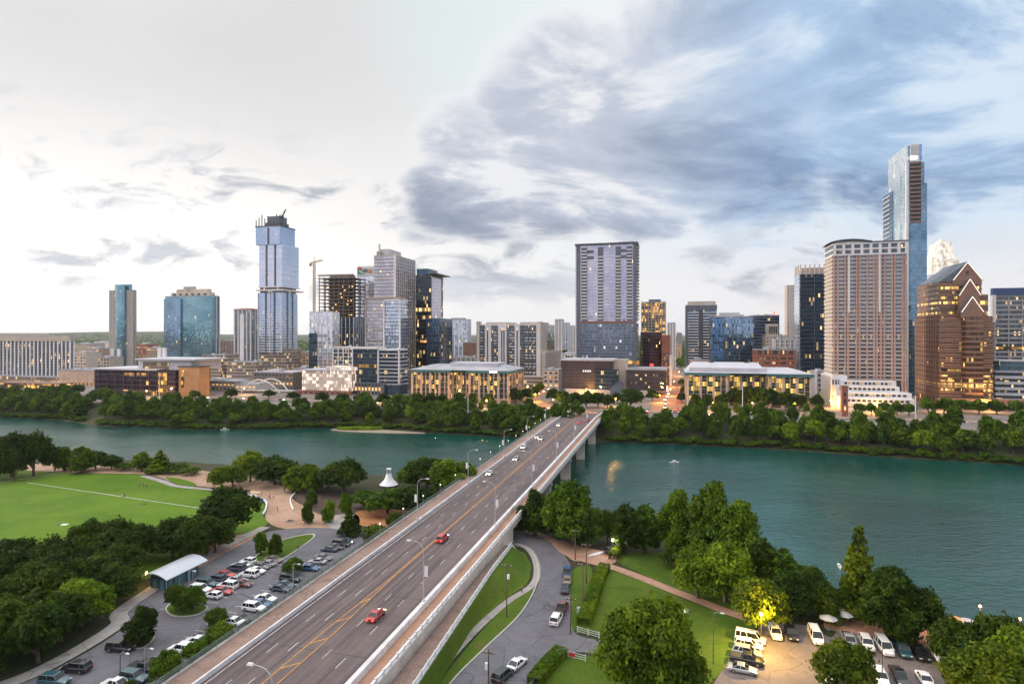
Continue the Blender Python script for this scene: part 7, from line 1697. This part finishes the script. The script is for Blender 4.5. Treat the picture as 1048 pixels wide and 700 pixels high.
for a in (('stand',143,498,'black','blue',.3,'person in black at the left of the trio on the far lawn'),('stand',147,498,'red','black',2.2,'person in red in the middle of the trio on the far lawn'),('stand',150,498.5,'grey','black',3.5,'person in grey at the right of the trio on the far lawn'),
 ('stand',125,510,'white','khaki',1,'person in white of the pair in the middle of the lawn'),('stand',127.5,509.5,'blue','black',4,'person in blue of the pair in the middle of the lawn'),('sit',145,516.5,'red','blue',1,'person in red sitting on the lawn'),('sit',148,516,'khaki','black',3,'person in khaki sitting on the lawn'),
 ('sit',59,537,'white','blue',2,'person in white sitting on the blanket'),('walk',276,510.5,'blue','black',.5,'person in blue walking on the gravel plaza'),('walk',280,510,'white','grey',.5,'person in white walking on the gravel plaza'),('walk',291,503.5,'black','black',2.5,'person in black walking at the back of the plaza'),('stand',284,524,'red','khaki',1,'person in red standing on the plaza'),
 ('walk',89,482,'blue','grey',1.4,'person in blue walking on the gravel path'),('walk',100,483,'white','black',1.6,'person in white walking on the gravel path'),('walk',534,606,'red','black',-.5,'person in red walking on the footway of the curved road'),('sit',692,623,'white','white',1.2,'person in white at the left of the picnic on the garden lawn'),('sit',696,626,'white','khaki',2.6,'person in white and khaki at the picnic'),('sit',705,626.5,'green','grey',4,'person in green at the right of the picnic'),('stand',305,562,'black','black',0,'person in black standing by the grass island')):
    pose, x, y, tp, lg, rz_, lab = a; person(pose, x, y, tp, lg, rz_, lab)
for x, y, lab, mt in ((61,537.5,'pale blanket spread on the lawn at left',CLOTH['white']),(697,627,'white picnic blanket on the garden lawn',CLOTH['white'])):
    q = gpt(x,y,ZP+.075); mb = MB(); mb.prism([(0,0),(1.8,.2),(1.7,1.6),(-.1,1.5)],0,.03); o = mb.build('blanket', mt, None, q); tag(o, lab, 'blanket')
mb = MB()
for a, bq in (((28,494),(205,520)),((60,484.5),(-40,500))): bay(gpt(*a,ZP), gpt(*bq,ZP), .3, ZP+.06)
tag(mb.build('field_lines', M_white), kind='structure')
for x in (8,30,52,70): pass
# ------------------------------------------------------------------ evening haze
m = bpy.data.materials.new('haze'); m.use_nodes = True; hn = NT(m.node_tree); hn.n.clear()
ho = hn.node('ShaderNodeOutputMaterial'); hv = hn.node('ShaderNodeVolumePrincipled'); hv.inputs['Density'].default_value = 3e-5; hv.inputs['Color'].default_value = (.86,.90,.97,1); hv.inputs['Anisotropy'].default_value = .2
hn.l.new(hv.outputs[0], ho.inputs['Volume'])
mb = MB(); mb.box(-26000, 26000, -27500, 29000, -4, 420)
tag(mb.build('haze', m), kind='stuff')
